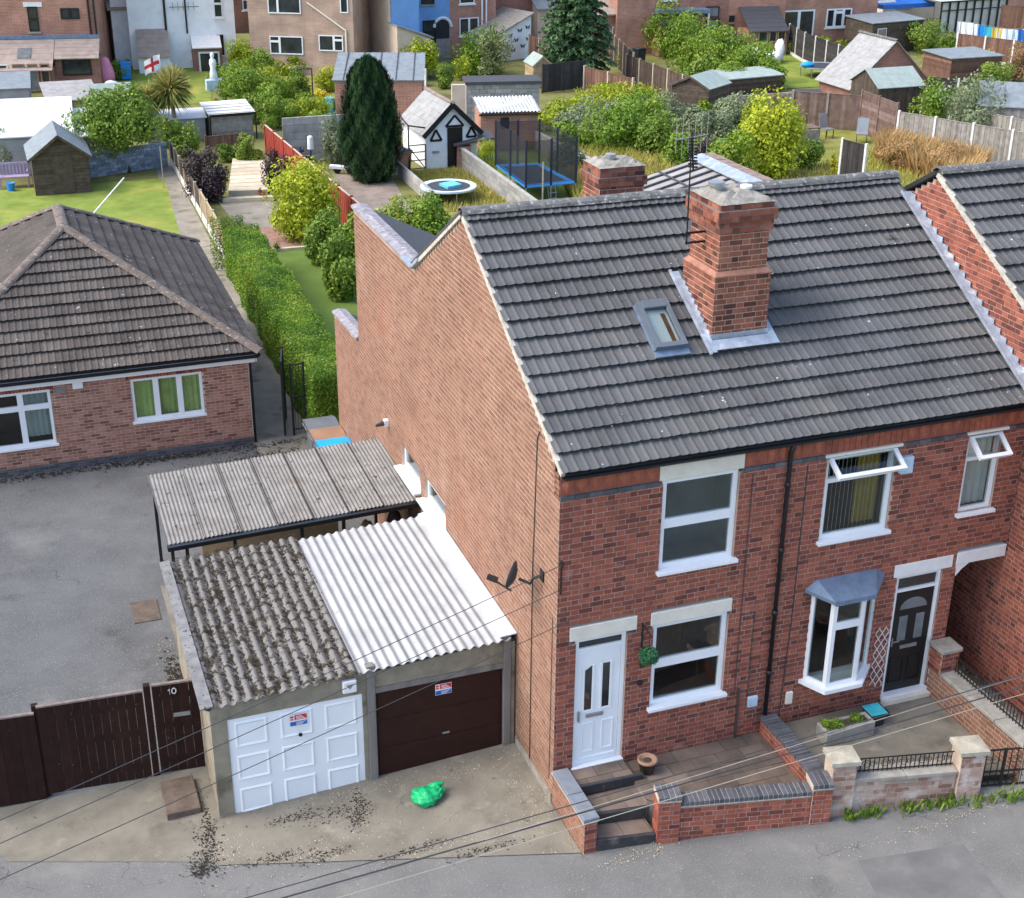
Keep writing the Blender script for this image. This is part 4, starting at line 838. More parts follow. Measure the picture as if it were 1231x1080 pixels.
m = MB(); m.tube([(3.05,-0.012,4.5),(3.05,-0.014,3.0),(3.06,-0.014,0.7)],0.007,5); m.tube([(3.3,-0.014,2.1),(3.3,-0.014,0.56)],0.007,5); m.tube([(3.13,-0.03,0.75),(3.13,-0.03,-0.28)],0.018,6); m.tube([(3.97,-0.014,4.5),(3.97,-0.014,1.9),(3.92,-0.014,-0.1)],0.008,5); m.tube([(3.3,-0.014,2.1),(3.05,-0.014,2.1)],0.007,5); tag(m.build('wall_cable', mt['wire']), 'thin dark cables clipped down the red brick front walls', 'cable')
m = MB(); m.tube([(-0.015,0.75,5.3),(-0.015,0.85,5.15),(-0.015,0.95,2.9),(-0.015,0.95,-0.6)],0.008,5); m.tube([(-0.015,0.12,2.6),(-0.015,0.12,-0.3)],0.006,5); tag(m.build('wall_cable', mt['wire']), 'thin dark cable running down the orange gable wall', 'cable')
t = thing('wall_lamp', 'small white and black lamp fixed high on the gable wall', 'wall lamp', (-0.05,9.07,2.03)); m = MB(); m.box(-0.1,-0.01,9.0,9.12,1.97,2.1); m.build('base', mt['white'], t); m = MB(); m.tube([(-0.1,9.05,2.04),(-0.25,9.1,1.98)],[0.06,0.03],8); m.build('lamp_head', mt['black'], t)
# satellite dish
t = thing('satellite_dish', 'dark grey satellite dish on an arm on the gable wall', 'satellite dish', (-0.02,0.75,2.95))
m = MB(); dc = Vector((-0.34,0.80,2.98)); dn = Vector((-0.75,0.62,0.22)).normalized(); du = Vector((0.2,-0.05,0.97)); du = (du-dn*du.dot(dn)).normalized(); dv = dn.cross(du); vs = [dc]; fs = []; n = 20
for r_ in (0.5, 1.0):
    for i in range(n): a = 2*math.pi*i/n; vs.append(dc+(du*math.cos(a)*0.23+dv*math.sin(a)*0.19)*r_+dn*(0.08*r_*r_))
for i in range(n): j = (i+1) % n; fs.append((0,1+i,1+j)); fs.append((1+i,1+n+i,1+n+j,1+j))
m.add(vs, fs); o = m.build('dish', mt['dish'] if 'dish' in mt else mt.setdefault('dish', M('dish', (0.045,0.05,0.06), 0.5)), t, smooth=True); md = o.modifiers.new('solid','SOLIDIFY'); md.thickness = 0.012
m = MB(); m.tube([(-0.01,0.55,3.08),(-0.14,0.6,3.02),(-0.16,0.66,2.9),(-0.3,0.77,2.95)],0.022,6); m.box(-0.03,-0.008,0.5,0.62,2.98,3.16); m.build('bracket', mt['iron'], t)
m = MB(); m.tube([dc-du*0.25, dc-du*0.19+dn*0.3],0.014,6); m.obox(dc-du*0.17+dn*0.33, dn*0.08, du*0.035, dv*0.035); m.build('receiver_arm', mt['iron'], t)
# aerial on the chimney
t = thing('television_aerial', 'tall television aerial with black pole strapped to the brick chimney', 'aerial', (2.78,2.0,7.4))
m = MB(); m.tube([(2.78,2.0,7.42),(2.76,2.0,9.1)],0.011,6); m.bar((3.09,2.0,7.45),(2.76,2.0,7.45),0.03,0.03); m.bar((3.09,2.0,7.6),(2.76,2.0,7.6),0.03,0.03); m.build('pole', mt['black'], t)
m = MB(); m.tube([(2.5,2.0,9.0),(3.03,2.0,9.05)],0.01,5)
for k in range(6): xx = 2.51+k*0.1; m.tube([(xx,2.0,8.72 if k%2 else 8.8),(xx,2.0,9.35 if k%2 else 9.25)],0.005,4)
m.build('reflector', mt['metalgrey'], t)
m = MB(); m.bar((2.76,2.0,9.05),(3.0,2.35,8.45),0.025,0.025)
for k in range(10): q = Vector((2.78,2.03,9.0)).lerp(Vector((3.0,2.35,8.45)),k/10); m.bar(q-Vector((0.06,-0.035,0)), q+Vector((0.06,-0.035,0)),0.01,0.025)
m.build('boom', mt['black'], t)
# second chimney on the rear slope, seen over the ridge
t2 = thing('rear_chimney_stack', 'short red brick chimney stack rising behind the roof ridge', 'chimney', (3.8,7.0,5.6))
brick_box(t2, 3.38, 4.26, 6.6, 7.35, 5.4, 7.15, mt['brick_chim'], mt['mortar_pale'], 0); brick_box(t2, 3.34, 4.30, 6.56, 7.39, 7.15, 7.32, mt['brick_chim'], mt['mortar_dark'], 0); brick_box(t2, 3.38, 4.26, 6.6, 7.35, 7.32, 7.49, mt['brick_chim'], mt['mortar_dark'], 0)
lumpy_slab('flaunching', 3.36, 4.28, 6.58, 7.37, 7.49, 0.08, mt['cement'], t2)
m = MB(); m.lathe((3.75,7.0,7.52), [(0.08,0),(0.08,0.08),(0.1,0.08),(0.1,0.13),(0.03,0.14)], 12); m.build('chimney_vent', mt['metalgrey'], t2)
# ------------------------------------------------------------------ HOUSE B : mid terrace
XB = 7.93
B = thing('mid_terrace_house', 'red brick terrace house with black door, white bay window and covered passage', 'house', (5.8, 0, -0.6))
hB = [(4.31,5.53,3.15,4.58),(6.84,7.48,3.2,4.55),(5.87,6.73,-0.08,2.22),(4.32,5.5,0.6,2.34),(6.99,XB+0.1,-1.2,2.24)]
lB = [(5.79,6.90,2.22,2.45),(6.97,XB,2.24,2.46)]
brick_wall(B, (0,0,0), FU, FN, [(WA+0.001,-0.7),(XB,-0.7),(XB,4.55),(WA+0.001,4.55)], hB+lB, mt['brick_red'], mt['mortar'], n_ind=280)
for a, b, c, d in lB: m = MB(); m.box(a+0.003, b-0.003, -0.018, 0.2, c+0.003, d-0.003); m.build('lintel', mt['stonewhite'], B, bevel=0.006)
m = MB(); m.prism([(6.98,-0.016,2.24),(7.22,-0.016,2.24),(7.1,-0.016,2.16),(6.99,-0.016,2.04)], (0,0.2,0)); m.build('passage_bracket', mt['stonewhite'], B)
frieze(B, WA, XB, [], arches=[(4.2,5.65),(6.75,7.6)])
for a, b in ((4.25,5.6),(6.78,7.55)): m = MB(); m.box(a, b, -0.05, 0.03, 4.578, 4.622); m.build('window_head', mt['stone'], B)
roof_slope(B, (WA, E_Y, E_Z), (1,0,0), SD, 14*0.3055, 15, 0.3445, 0.3055, TILE, 0.43, skipA, ridge_cut)
m = MB(); m.prism([rp(WA+0.01,E_Y+0.05,-0.05), rp(XB,E_Y+0.05,-0.05), rp(XB,RY,-0.05), rp(WA+0.01,RY,-0.05)], RN*0.03); m.build('roof_underlay', mt['felt'], B)
m = MB(); m.prism([rp(WA+0.01,RY,0.02)+Zv*0.02, (WA+0.01,8.0,5.35), (XB,8.0,5.35), rp(XB,RY,0.02)+Zv*0.02], (0,0,0.05)); m.build('rear_roof', mt['slate_dark'], B)
ridge_tiles(B, (WA,RY,RZ+0.05), (XB-0.02,RY,RZ+0.05), mt['ridge'], r=0.155)
gutter(B, WA, XB, -0.14, 4.985); m = MB(); m.box(WA, XB, -0.07, 0.0, 4.93, 5.0); m.build('fascia', mt['blackmatt'], B)
m = MB(); m.box(WA+0.3, 5.0, 7.8, 8.0, -0.9, 5.3); m.box(5.0, 7.9, 11.0, 11.2, -0.9, 5.5); m.box(5.0, 5.2, 8.0, 11.0, -0.9, 5.4); m.build('rear_wall', mt['brick_far'], B)
# rear outrigger roof: long ribs of slate under a brick coping
zo = lambda x: 6.40-0.25*(8.0-x)
m = MB(); m.prism([(5.0,7.2,zo(5.0)),(7.75,7.2,zo(7.75)),(7.75,11.2,zo(7.75)),(5.0,11.2,zo(5.0))], (0,0,0.04)); m.build('outrigger_roof', mt['slate_grey'] if 'slate_grey' in mt else mt.setdefault('slate_grey', M('slate_grey', (0.30,0.29,0.275), 0.85, mott=0.2)), B)
for k in range(10): y = 7.5+k*0.38; m = MB(); m.bar((5.0,y,zo(5.0)+0.06),(7.7,y,zo(7.7)+0.06),0.05,0.05); m.build('roof_rib', mt['slate_dark'], B)
for k in range(2): x = 5.8+k*1.0; m = MB(); m.bar((x,7.3,zo(x)+0.075),(x,11.2,zo(x)+0.075),0.03,0.03); m.build('roof_rib', mt['slate_dark'], B)
m = MB(); m.prism([(7.55,7.2,zo(7.55)+0.1),(7.85,7.2,zo(7.85)+0.1),(7.85,11.2,zo(7.85)+0.1),(7.55,11.2,zo(7.55)+0.1)], (0,0,0.03)); m.build('lead_flashing', mt['lead'], B)
n = 12
for k in range(n): y = 7.3+4.0*k/n; m = MB(); m.box(7.85,8.2,y+0.004,y+4.0/n-0.004,5.0,6.45+U(0,0.012)); m.build('coping_brick', mt['coping_red'] if 'coping_red' in mt else mt.setdefault('coping_red', M('coping_red', (0.24,0.17,0.14), 0.9, mott=0.35, mscale=6, spots=[((0.4,0.37,0.33),5,0.6,0.75)])), B)
# lead along the abutment with the next gable
m = MB(); n = 22
for k in range(n):
    y0 = -0.1+(RY-0.45+0.1)*k/n; y1 = -0.1+(RY-0.45+0.1)*(k+1)/n; m.box(XB-0.012-0.006*(k%2), XB-0.004, y0, y1-0.003, rp(0,y0).z+0.03, rp(0,y0).z+0.21)
m.prism([rp(XB-0.2,-0.12,0.1), rp(XB-0.01,-0.12,0.1), rp(XB-0.01,RY-0.4,0.1), rp(XB-0.2,RY-0.4,0.1)], RN*0.012); m.bar(rp(XB-0.2,-0.12,0.14), rp(XB-0.2,RY-0.4,0.14), 0.025, 0.02, RN); m.build('abutment_flashing', mt['lead'], B)
# windows
w1 = window(B, (0,0,0), FU, FN, 4.315, 5.525, 3.155, 4.575, [(0,1,0,0.72)], mt['upvc'], recess=0.04, fw=0.075, sill=(0.05,0.08,0.06), room=1.8, roommat=mt['roomdark'], curtain=[(0.60,0.92,0.04,0.98,'curtain_yellow',0.16)])
def slats(win, x0, x1, z0, z1, n, y=0.15, w=0.075):
    m = MB()
    for k in range(n): x = x0+(x1-x0)*(k+0.5)/n; m.obox((x,y,(z0+z1)/2), (w/2*0.6,w/2*0.8,0), (0.0008,-0.0006,0), (0,0,(z1-z0)/2))
    m.build('vertical_blind', mt['blind'], win)
slats(w1, 4.36, 5.48, 3.22, 4.5, 15)
m = MB(); m.box(4.315,4.375,0.04,0.11,4.18,4.575); m.box(5.465,5.525,0.04,0.11,4.18,4.575); m.box(4.375,5.465,0.04,0.11,4.52,4.575); m.build('frame_head', mt['upvc'], w1)
def open_sash(win, x0, x1, ztop, h, ang, fw=0.06):
    c, s = math.cos(ang), math.sin(ang); d = Vector((0,-s,-c)); nn = Vector((0,-c,s)); top = Vector((0,0.03,ztop)); m = MB()
    def fb(a, b, p, q): m.obox(Vector(((a+b)/2,0,0))+top+d*((p+q)/2), Vector(((b-a)/2,0,0)), nn*0.03, d*((q-p)/2))
    fb(x0,x0+fw,0,h); fb(x1-fw,x1,0,h); fb(x0+fw,x1-fw,0,fw); fb(x0+fw,x1-fw,h-fw,h); o = m.build('open_casement', mt['upvc'], win)
    g = MB(); g.obox(Vector(((x0+x1)/2,0,0))+top+d*(h/2), Vector(((x1-x0)/2-fw,0,0)), nn*0.004, d*(h/2-fw)); g.build('pane', mt['glass'], o)
open_sash(w1, 4.33, 5.51, 4.56, 0.42, math.radians(58))
w2 = window(B, (0,0,0), FU, FN, 6.845, 7.475, 3.205, 4.545, [(0,1,0,0.70)], mt['upvc'], recess=0.04, fw=0.06, sill=(0.05,0.08,0.06), room=1.8, curtain=[(0.15,0.98,0.02,0.98,'blind',0.1),(0.02,0.2,0.02,0.98,'curtain_yellow',0.07)])
m = MB(); m.box(6.845,6.895,0.04,0.11,4.15,4.545); m.box(7.425,7.475,0.04,0.11,4.15,4.545); m.box(6.895,7.425,0.04,0.11,4.495,4.545); m.build('frame_head', mt['upvc'], w2)
open_sash(w2, 6.86, 7.46, 4.53, 0.43, math.radians(52))
# black front door with white frame
m = MB(); bxf(m,5.875,5.93,-0.03,2.215,0.03,0.12); bxf(m,6.67,6.725,-0.03,2.215,0.03,0.12); bxf(m,5.93,6.67,2.16,2.215,0.03,0.12); bxf(m,5.93,6.67,1.90,1.95,0.03,0.12); bxf(m,5.85,6.74,-0.09,-0.025,-0.06,0.12); fr = m.build('door_frame', mt['upvc'], B)
m = MB(); bxf(m,5.93,6.67,1.95,2.16,0.07,0.076); m.build('pane', mt['glassdark'], fr)
m = MB(); bxf(m,5.935,6.665,-0.022,1.897,0.05,0.10)
for a, b in ((6.0,6.26),(6.34,6.6)):
    for q in ((a,b,0.14,0.16),(a,b,0.60,0.62),(a,a+0.02,0.16,0.60),(b-0.02,b,0.16,0.60)): bxf(m,*q,0.036,0.0499)
door = m.build('door', mt['black'], B, bevel=0.004)
mt['frosted'] = M('frosted', (0.16,0.18,0.19), 0.25, mott=0.2)
for a, b in ((6.06,6.22),(6.38,6.54)): m = MB(); bxf(m,a,b,0.95,1.42,0.044,0.0499); m.build('pane', mt['frosted'], door)
m = MB(); m.prism([(6.04,0.044,1.55)]+[(6.3-0.26*math.cos(math.pi*i/8),0.044,1.55+0.2*math.sin(math.pi*i/8)) for i in range(1,8)]+[(6.56,0.044,1.55)], (0,0.006,0)); m.build('pane', mt['frosted'], door)
m = MB(); bxf(m,6.14,6.46,0.80,0.86,0.03,0.0499); bxf(m,5.955,5.975,0.88,1.04,0.02,0.0499); m.bar((5.965,0.0,0.98),(6.08,0.0,0.98),0.018,0.018); m.build('letterbox', mt['metalgrey'], door)
m = MB(); m.box(5.83,6.78,-0.16,-0.061,-0.16,-0.07); m.build('doorstep', mt['stone'], B)
# bay window
bw = [(4.30,0.0),(4.50,-0.36),(5.06,-0.36),(5.50,0.0)]; zb0, zb1 = 0.66, 2.30
m = MB(); m.prism([(4.22,0.0,zb0-0.07),(4.44,-0.45,zb0-0.07),(5.13,-0.45,zb0-0.07),(5.58,0.0,zb0-0.07)], (0,0,0.068)); bay = m.build('bay_window', mt['upvc'], B)
for i in range(3):
    p, q = Vector((*bw[i],0)), Vector((*bw[i+1],0)); uu = (q-p).normalized(); nn = uu.cross(Zv); L = (q-p).length
    pan = [(0,1,0,1)] if i != 1 else [(0,1,0,0.68),(0,1,0.68,1)]
    window(bay, p, uu, nn, 0, L, zb0, zb1, pan, mt['upvc'], recess=0.0, fw=0.065, room=0, fd=0.06, name='bay_light')
m = MB(); m.add([(4.32,0.06,0.5),(5.48,0.06,0.5),(5.48,0.06,2.4),(4.32,0.06,2.4),(4.32,2.2,0.5),(5.48,2.2,0.5),(5.48,2.2,2.4),(4.32,2.2,2.4)], [(4,5,6,7),(0,1,5,4),(1,2,6,5),(2,3,7,6),(3,0,4,7)]); m.build('room_interior', mt['roomdark'], bay)
m = MB(); m.box(4.36,5.44,-0.04,0.05,zb0+0.0,zb0+0.03); m.build('inner_sill', mt['whitewood'], bay)
m = MB(); a, b, c, d = (4.16,-0.012,zb1+0.04),(4.42,-0.48,zb1+0.01),(5.15,-0.48,zb1+0.01),(5.62,-0.012,zb1+0.04); e, f = (4.36,-0.012,zb1+0.17),(5.44,-0.012,zb1+0.17)
lo = [tuple(Vector(q)-Zv*0.06) for q in (a,b,c,d)]
m.add([a,b,c,d,e,f]+lo, [(0,1,4),(1,2,5,4),(2,3,5),(0,6,7,1),(1,7,8,2),(2,8,9,3),(9,8,7,6)]); m.build('canopy', mt['lead_dark'], bay)
m = MB()
for k in range(12):
    t_ = (k+0.5)/12; q = Vector(b).lerp(Vector(c), t_); m.lathe((q.x, q.y+0.01, q.z-0.075), [(0.001,0),(0.028,0.002),(0.028,0.012),(0.001,0.014)], 8)
m.build('canopy_edge', mt['lead_dark'], bay)
# passage: ceiling, left wall, floor end
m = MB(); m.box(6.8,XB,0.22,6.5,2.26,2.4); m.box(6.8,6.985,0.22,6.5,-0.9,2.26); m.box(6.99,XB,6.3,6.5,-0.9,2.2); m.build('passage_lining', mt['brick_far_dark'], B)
fitting('vent_box', 'small pale grey plastic box on the wall right of the open upper window', 'vent box', 5.58, 5.80, 4.12, 4.40, 0.09, mt['meterblue'])
m = MB(); n = 6
for k in range(-3, 8):
    for sg in (1, -1):
        x0 = 5.58; w_, h_ = 0.24, 1.15; pts = []
        for i in range(25):
            x = x0+w_*i/24; z = 0.25+k*0.2+sg*(x-x0)*1.6+(0 if sg > 0 else 0.38)
            if 0.2 <= z <= 0.2+h_: pts.append(Vector((x,-0.03-0.006*(sg > 0),z)))
        if len(pts) > 2: m.bar(pts[0], pts[-1], 0.012, 0.006, (0,1,0))
tag(m.build('trellis', mt['whitewood']), 'narrow white diamond trellis fixed between the bay window and black door', 'trellis')
# ------------------------------------------------------------------ HOUSE C : next house, standing forward
Cc = thing('projecting_terrace_house', 'red brick house standing forward of the terrace with its own tiled roof and gable', 'house', (9.5, -1, -0.5))
CE_Y, CE_Z, CR_Y, CR_Z = -2.1, 4.87, 3.03, 7.86; SDC = Vector((0, CR_Y-CE_Y, CR_Z-CE_Z)).normalized(); RNC = Vector((1,0,0)).cross(SDC)
gpc = [(1.95,-1.0),(1.95,4.92),(-3.03,7.80),(-7.2,5.4),(-7.2,-1.0)]
def skC(s, z): return False
brick_wall(Cc, (XB+0.02,0,0), GU, GN, gpc[::-1], [], mt['brick_red'], mt['mortar'], n_ind=150)
m = MB(); m.box(XB+0.03,14,-1.957,-1.73,-1.0,4.9); m.box(XB+0.25,14,7.0,7.2,-1.0,5.4); m.box(13.8,14,-1.7,7.0,-1,5); m.build('wall', mt['brick_far'], Cc)
roof_slope(Cc, (XB-0.02, CE_Y, CE_Z), (1,0,0), SDC, 20*0.3055, 18, 0.3445, 0.3055, TILE, 0.43, None, [(Vector((0,CR_Y-0.02,0)), Vector((0,1,0)))])
m = MB(); m.prism([(XB+0.02,CE_Y+0.05,CE_Z-0.04),(14,CE_Y+0.05,CE_Z-0.04),(14,CR_Y,CR_Z-0.04),(XB+0.02,CR_Y,CR_Z-0.04)], (0,0,0.02)); m.prism([(XB-0.02,CR_Y,CR_Z),(14,CR_Y,CR_Z),(14,7.3,5.38),(XB-0.02,7.3,5.38)], (0,0,0.06)); m.build('roof_underlay', mt['felt'], Cc)
m = MB(); m.bar(Vector((XB-0.005,CE_Y,CE_Z)), Vector((XB-0.005,CR_Y,CR_Z)), 0.06, 0.08, RNC); m.build('verge', mt['verge'], Cc)
m = MB(); m.bar((XB-0.01,CR_Y+0.05,CR_Z+0.03), (XB-0.01,7.3,5.40), 0.05, 0.07); m.build('rear_verge', mt['blackmatt'], Cc)
ridge_tiles(Cc, (XB-0.04,CR_Y,CR_Z+0.06), (XB+6,CR_Y,CR_Z+0.06), mt['ridge'], r=0.155)
# ------------------------------------------------------------------ front garden of house A
SLN = lambda x: -1.23-0.22*x
fd = Vector((1,-0.22,0)).normalized(); fnv = Vector((-0.22,-1,0)).normalized()
PA = thing('front_garden_wall', 'low red brick front garden wall with blue brick coping and corner piers', 'wall', (1.9,-1.7,-0.6))
def fp(x, dy=0.0): return Vector((x, SLN(x)+dy, 0))
# left flank wall x 0..0.2
brick_wall(PA, (0,0,0), GU, GN, [(0.0,-1.0),(1.25,-1.0),(1.25,-0.09),(0.0,-0.09)], [], mt['brick_orange'], mt['mortar_pale'], thick=0.2, n_ind=40)
brick_wall(PA, (0.001,-1.251,0), (1,0,0), (0,-1,0), [(0,-1.0),(0.2,-1.0),(0.2,-0.09),(0,-0.09)], [], mt['brick_red'], mt['mortar'], thick=0.1, n_ind=20)
n = 2
for k in range(2): m = MB(); m.box(-0.025,0.225,-1.28+k*0.62,-1.28+(k+1)*0.62-0.01,-0.088,-0.015); m.build('coping_slab', mt['slabblue'] if 'slabblue' in mt else mt.setdefault('slabblue', M('slabblue', (0.17,0.19,0.22), 0.6, mott=0.15, mscale=5)), PA, bevel=0.008)
m = MB(); m.box(-0.02,0.21,-1.27,0,-0.11,-0.088); m.build('coping_bed', mt['verge'], PA)
# pier, low wall, pier
def rot_wall(x0, x1, z0, z1, nn=0, th=0.22, dy=0.0, bm='brick_red', mm='mortar'):
    L = (fp(x1)-fp(x0)).length; brick_wall(PA, fp(x0,dy), fd, fnv, [(0,z0),(L,z0),(L,z1),(0,z1)], [], mt[bm], mt[mm], thick=th, n_ind=nn)
rot_wall(1.08,1.40,-0.95,0.16,24,0.30); rot_wall(1.402,3.36,-0.95,0.03,110,0.22,0.03); rot_wall(3.362,3.66,-0.9,0.16,24,0.30)
# inward faces of the left pier beside the steps
o_ = fp(1.08); d2 = Vector((-fnv.x, -fnv.y, 0)); brick_wall(PA, o_+d2*0.30, -d2, -fd, [(0,-0.95),(0.30,-0.95),(0.30,0.16),(0,0.16)], [], mt['brick_red'], mt['mortar'], thick=0.05, n_ind=20)
def cop_row(parent, p, q, n, wdt, z, h, mat, ov=0.02, name='coping_brick'):
    p = Vector(p); q = Vector(q); d = (q-p)/n; sd = d.normalized().cross(Zv)
    me = []
    for k in range(n): m = MB(); c = p+d*(k+0.5)+Zv*(z+h/2); m.obox(c, d*0.46, sd*(wdt/2+ov), Zv*(h/2+U(-.002,.002)), R_()); m.build(name, mat, parent, bevel=0.006)
    m = MB(); m.obox((p+q)/2+Zv*(z+h/2-0.004), (q-p)/2, sd*(wdt/2+ov-0.006), Zv*(h/2-0.004)); m.build('coping_bed', mt['mortar_pale'], parent)
bk = lambda x, dy, off: fp(x, dy)-fnv*off
cop_row(PA, bk(1.40,0.03,0.11), bk(3.36,0.03,0.11), 27, 0.22, 0.035, 0.075, mt['brick_blue'])
cop_row(PA, bk(1.07,0,0.15), bk(1.41,0,0.15), 4, 0.30, 0.165, 0.075, mt['brick_blue'])
cop_row(PA, bk(3.35,0,0.15), bk(3.67,0,0.15), 4, 0.30, 0.165, 0.075, mt['brick_blue'])
for q0, q1, w_ in ((1.40,3.36,0.22),(1.07,1.41,0.30),(3.35,3.67,0.30)):
    dy = 0.03 if w_ == 0.22 else 0; zz = 0.03 if w_ == 0.22 else 0.16; m = MB(); m.obox((bk(q0,dy,w_/2)+bk(q1,dy,w_/2))/2+Zv*(zz-0.008), (fp(q1)-fp(q0))/2*0.995, fnv*(w_/2+0.015), Zv*0.011); m.build('coping_bed', mt['verge'], PA)
# right flank wall between the two front gardens
PB_ = thing('party_garden_wall', 'short brick wall with blue brick coping dividing the two front gardens', 'wall', (3.75,-0.8,-0.2))
brick_wall(PB_, (3.56,0,0), GU, GN, [(0.06,-0.9),(1.68,-0.9),(1.68,0.08),(0.06,0.08)], [], mt['brick_red'], mt['mortar'], thick=0.22, n_ind=60)
brick_wall(PB_, (3.79,-1.68,0), (0,1,0), (1,0,0), [(0,-0.9),(1.62,-0.9),(1.62,0.08),(0,0.08)], [], mt['brick_red'], mt['mortar'], thick=0.005)
cop_row(PB_, (3.67,-0.04,0), (3.67,-1.66,0), 21, 0.24, 0.085, 0.075, mt['brick_blue'])
# patio slabs and steps
PT = thing('front_patio', 'worn brown paved front patio with dark edged steps by the white door', 'patio', (1.8,-0.8,-0.6))
def slab_grid(parent, poly, z, th, sx, sy, mat, name='paving_slab'):
    core = MB(); core.prism([(p[0], p[1], z-th) for p in poly], (0,0,th-0.012)); core.build('patio_bed', mt['mortar_dark'], parent)
    cc = poly if sum(poly[i][0]*poly[(i+1)%len(poly)][1]-poly[(i+1)%len(poly)][0]*poly[i][1] for i in range(len(poly))) > 0 else poly[::-1]
    x0 = min(p[0] for p in cc); x1 = max(p[0] for p in cc); y0 = min(p[1] for p in cc); y1 = max(p[1] for p in cc); j = 0; y = y1
    while y > y0:
        x = x0-(j % 2)*sx/2
        while x < x1:
            c = [(x+0.005,y-sy+0.005),(x+sx-0.005,y-sy+0.005),(x+sx-0.005,y-0.005),(x+0.005,y-0.005)]
            for k in range(len(cc)):
                c = clip_poly(c, cc[k], cc[(k+1)%len(cc)])
                if len(c) < 3: break
            if len(c) >= 3:
                m = MB(); m.prism([(p[0],p[1],z-0.03) for p in c], (0,0,0.03+U(-.002,.003)), R_()); m.build(name, mat, parent)
            x += sx
        y -= sy; j += 1
slab_grid(PT, [(1.15,-0.012),(3.55,-0.012),(3.55,SLN(3.5)+0.35),(1.45,SLN(1.45)+0.33),(1.15,-0.95)], -0.19, 0.6, 0.42, 0.28, mt['patio'])
slab_grid(PT, [(0.21,-0.48),(1.15,-0.48),(1.15,-0.98),(0.21,-0.86)], -0.27, 0.5, 0.42, 0.28, mt['patio'])
slab_grid(PT, [(0.21,-0.012),(1.15,-0.012),(1.15,-0.44),(0.21,-0.40)], -0.10, 0.5, 0.42, 0.28, mt['patio'])
slab_grid(PT, [(0.21,-0.88),(1.08,-1.02),(1.08,-1.36),(0.21,-1.22)], -0.46, 0.4, 0.42, 0.5, mt['patio'])
def stepedge(p, q, z0, z1): m = MB(); p = Vector(p); q = Vector(q); sd = (q-p).normalized().cross(Zv); m.obox((p+q)/2+Zv*((z0+z1)/2), (q-p)/2, sd*0.03, Zv*((z1-z0)/2)); m.build('step_nosing', mt['stepblack'], PT, bevel=0.008)
stepedge((0.21,-0.43,0),(1.3,-0.47,0),-0.27,-0.095); stepedge((0.21,-0.89,0),(1.09,-1.02,0),-0.46,-0.262); stepedge((0.21,-1.24,0),(1.08,-1.40,0),-0.72,-0.452)
# pot on the patio
t = thing('flower_pot', 'dark glazed flower pot with pale rim standing on the patio', 'flower pot', (1.42,-0.36,-0.19))
m = MB(); m.lathe((1.42,-0.36,-0.188), [(0.09,0),(0.105,0.02),(0.14,0.2),(0.145,0.215)], 18); m.build('pot', mt['glaze'], t, smooth=True)
m = MB(); m.lathe((1.42,-0.36,0.02), [(0.145,0.005),(0.158,0.01),(0.158,0.045),(0.128,0.048),(0.12,0.02)], 18); m.build('rim', mt['terracotta'], t, smooth=True)
m = MB(); m.lathe((1.42,-0.36,0.03), [(0.118,0.0),(0.06,0.012),(0.001,0.01)], 14); m.build('soil', mt['soil'], t)
# ------------------------------------------------------------------ front garden of house B
sheet('neighbour_patio', [(3.8,-0.01),(6.72,-0.01),(6.72,-2.35),(3.8,-1.8)], 0, mt['concrete'], flat=-0.14)
PBW = thing('weathered_front_wall', 'pale weathered brick front wall with stone capped piers and iron railing', 'wall', (4.9,-2.2,-0.5))
def bw2(x0, x1, z0, z1, nn, th, dy, bm='brick_pale'):
    L = (fp(x1)-fp(x0)).length; brick_wall(PBW, fp(x0,dy), fd, fnv, [(0,z0),(L,z0),(L,z1),(0,z1)], [], mt[bm], mt['mortar_pale'], thick=th, n_ind=nn)
DYB = 0.12
bw2(3.70,4.06,-0.85,0.46,26,0.34,DYB); bw2(4.062,5.66,-0.85,0.10,110,0.22,DYB+0.06); bw2(5.662,6.03,-0.8,0.46,26,0.34,DYB)
for x0, x1 in ((3.66,4.10),(5.62,6.07)):
    c = (bk(x0,DYB,0.17)+bk(x1,DYB,0.17))/2; m = MB(); m.obox(c+Zv*0.495, (fp(x1)-fp(x0))/2, fnv*0.21, Zv*0.034); a = c+Zv*0.53; hx = (fp(x1)-fp(x0))/2; hy = fnv*0.21; m.add([a-hx-hy,a+hx-hy,a+hx+hy,a-hx+hy,a+Zv*0.035], [(3,2,4),(2,1,4),(1,0,4),(0,3,4)]); m.build('pier_cap', mt['capstone'], PBW)
for k in range(2): x0 = 4.07+k*0.795; x1 = x0+0.785; c = (bk(x0,DYB+0.06,0.11)+bk(x1,DYB+0.06,0.11))/2; m = MB(); m.obox(c+Zv*0.135, (fp(x1)-fp(x0))/2, fnv*0.16, Zv*0.034); m.build('coping_slab', mt['stonegrey'] if 'stonegrey' in mt else mt.setdefault('stonegrey', M('stonegrey', (0.31,0.29,0.25), 0.9, mott=0.25, mscale=5, bump=0.3)), PBW, bevel=0.008)
def scroll(mb, c, u, r, flip=1):
    pts = []
    for i in range(18): a = i/17*2*math.pi*1.3; rr = r*(1-0.6*i/17); pts.append(c+u*(math.cos(a)*rr*flip)+Zv*(math.sin(a)*rr))
    mb.tube(pts, 0.006, 4)
rl = MB(); a0 = bk(4.09,DYB+0.06,0.11)+Zv*0.17; a1 = bk(5.63,DYB+0.06,0.11)+Zv*0.17
for h_ in (0.03, 0.25): rl.bar(a0+Zv*h_, a1+Zv*h_, 0.012, 0.02)
for k in range(22): q = a0.lerp(a1, (k+0.5)/22); rl.bar(q+Zv*0.0, q+Zv*0.25, 0.012, 0.012, (0,1,0))
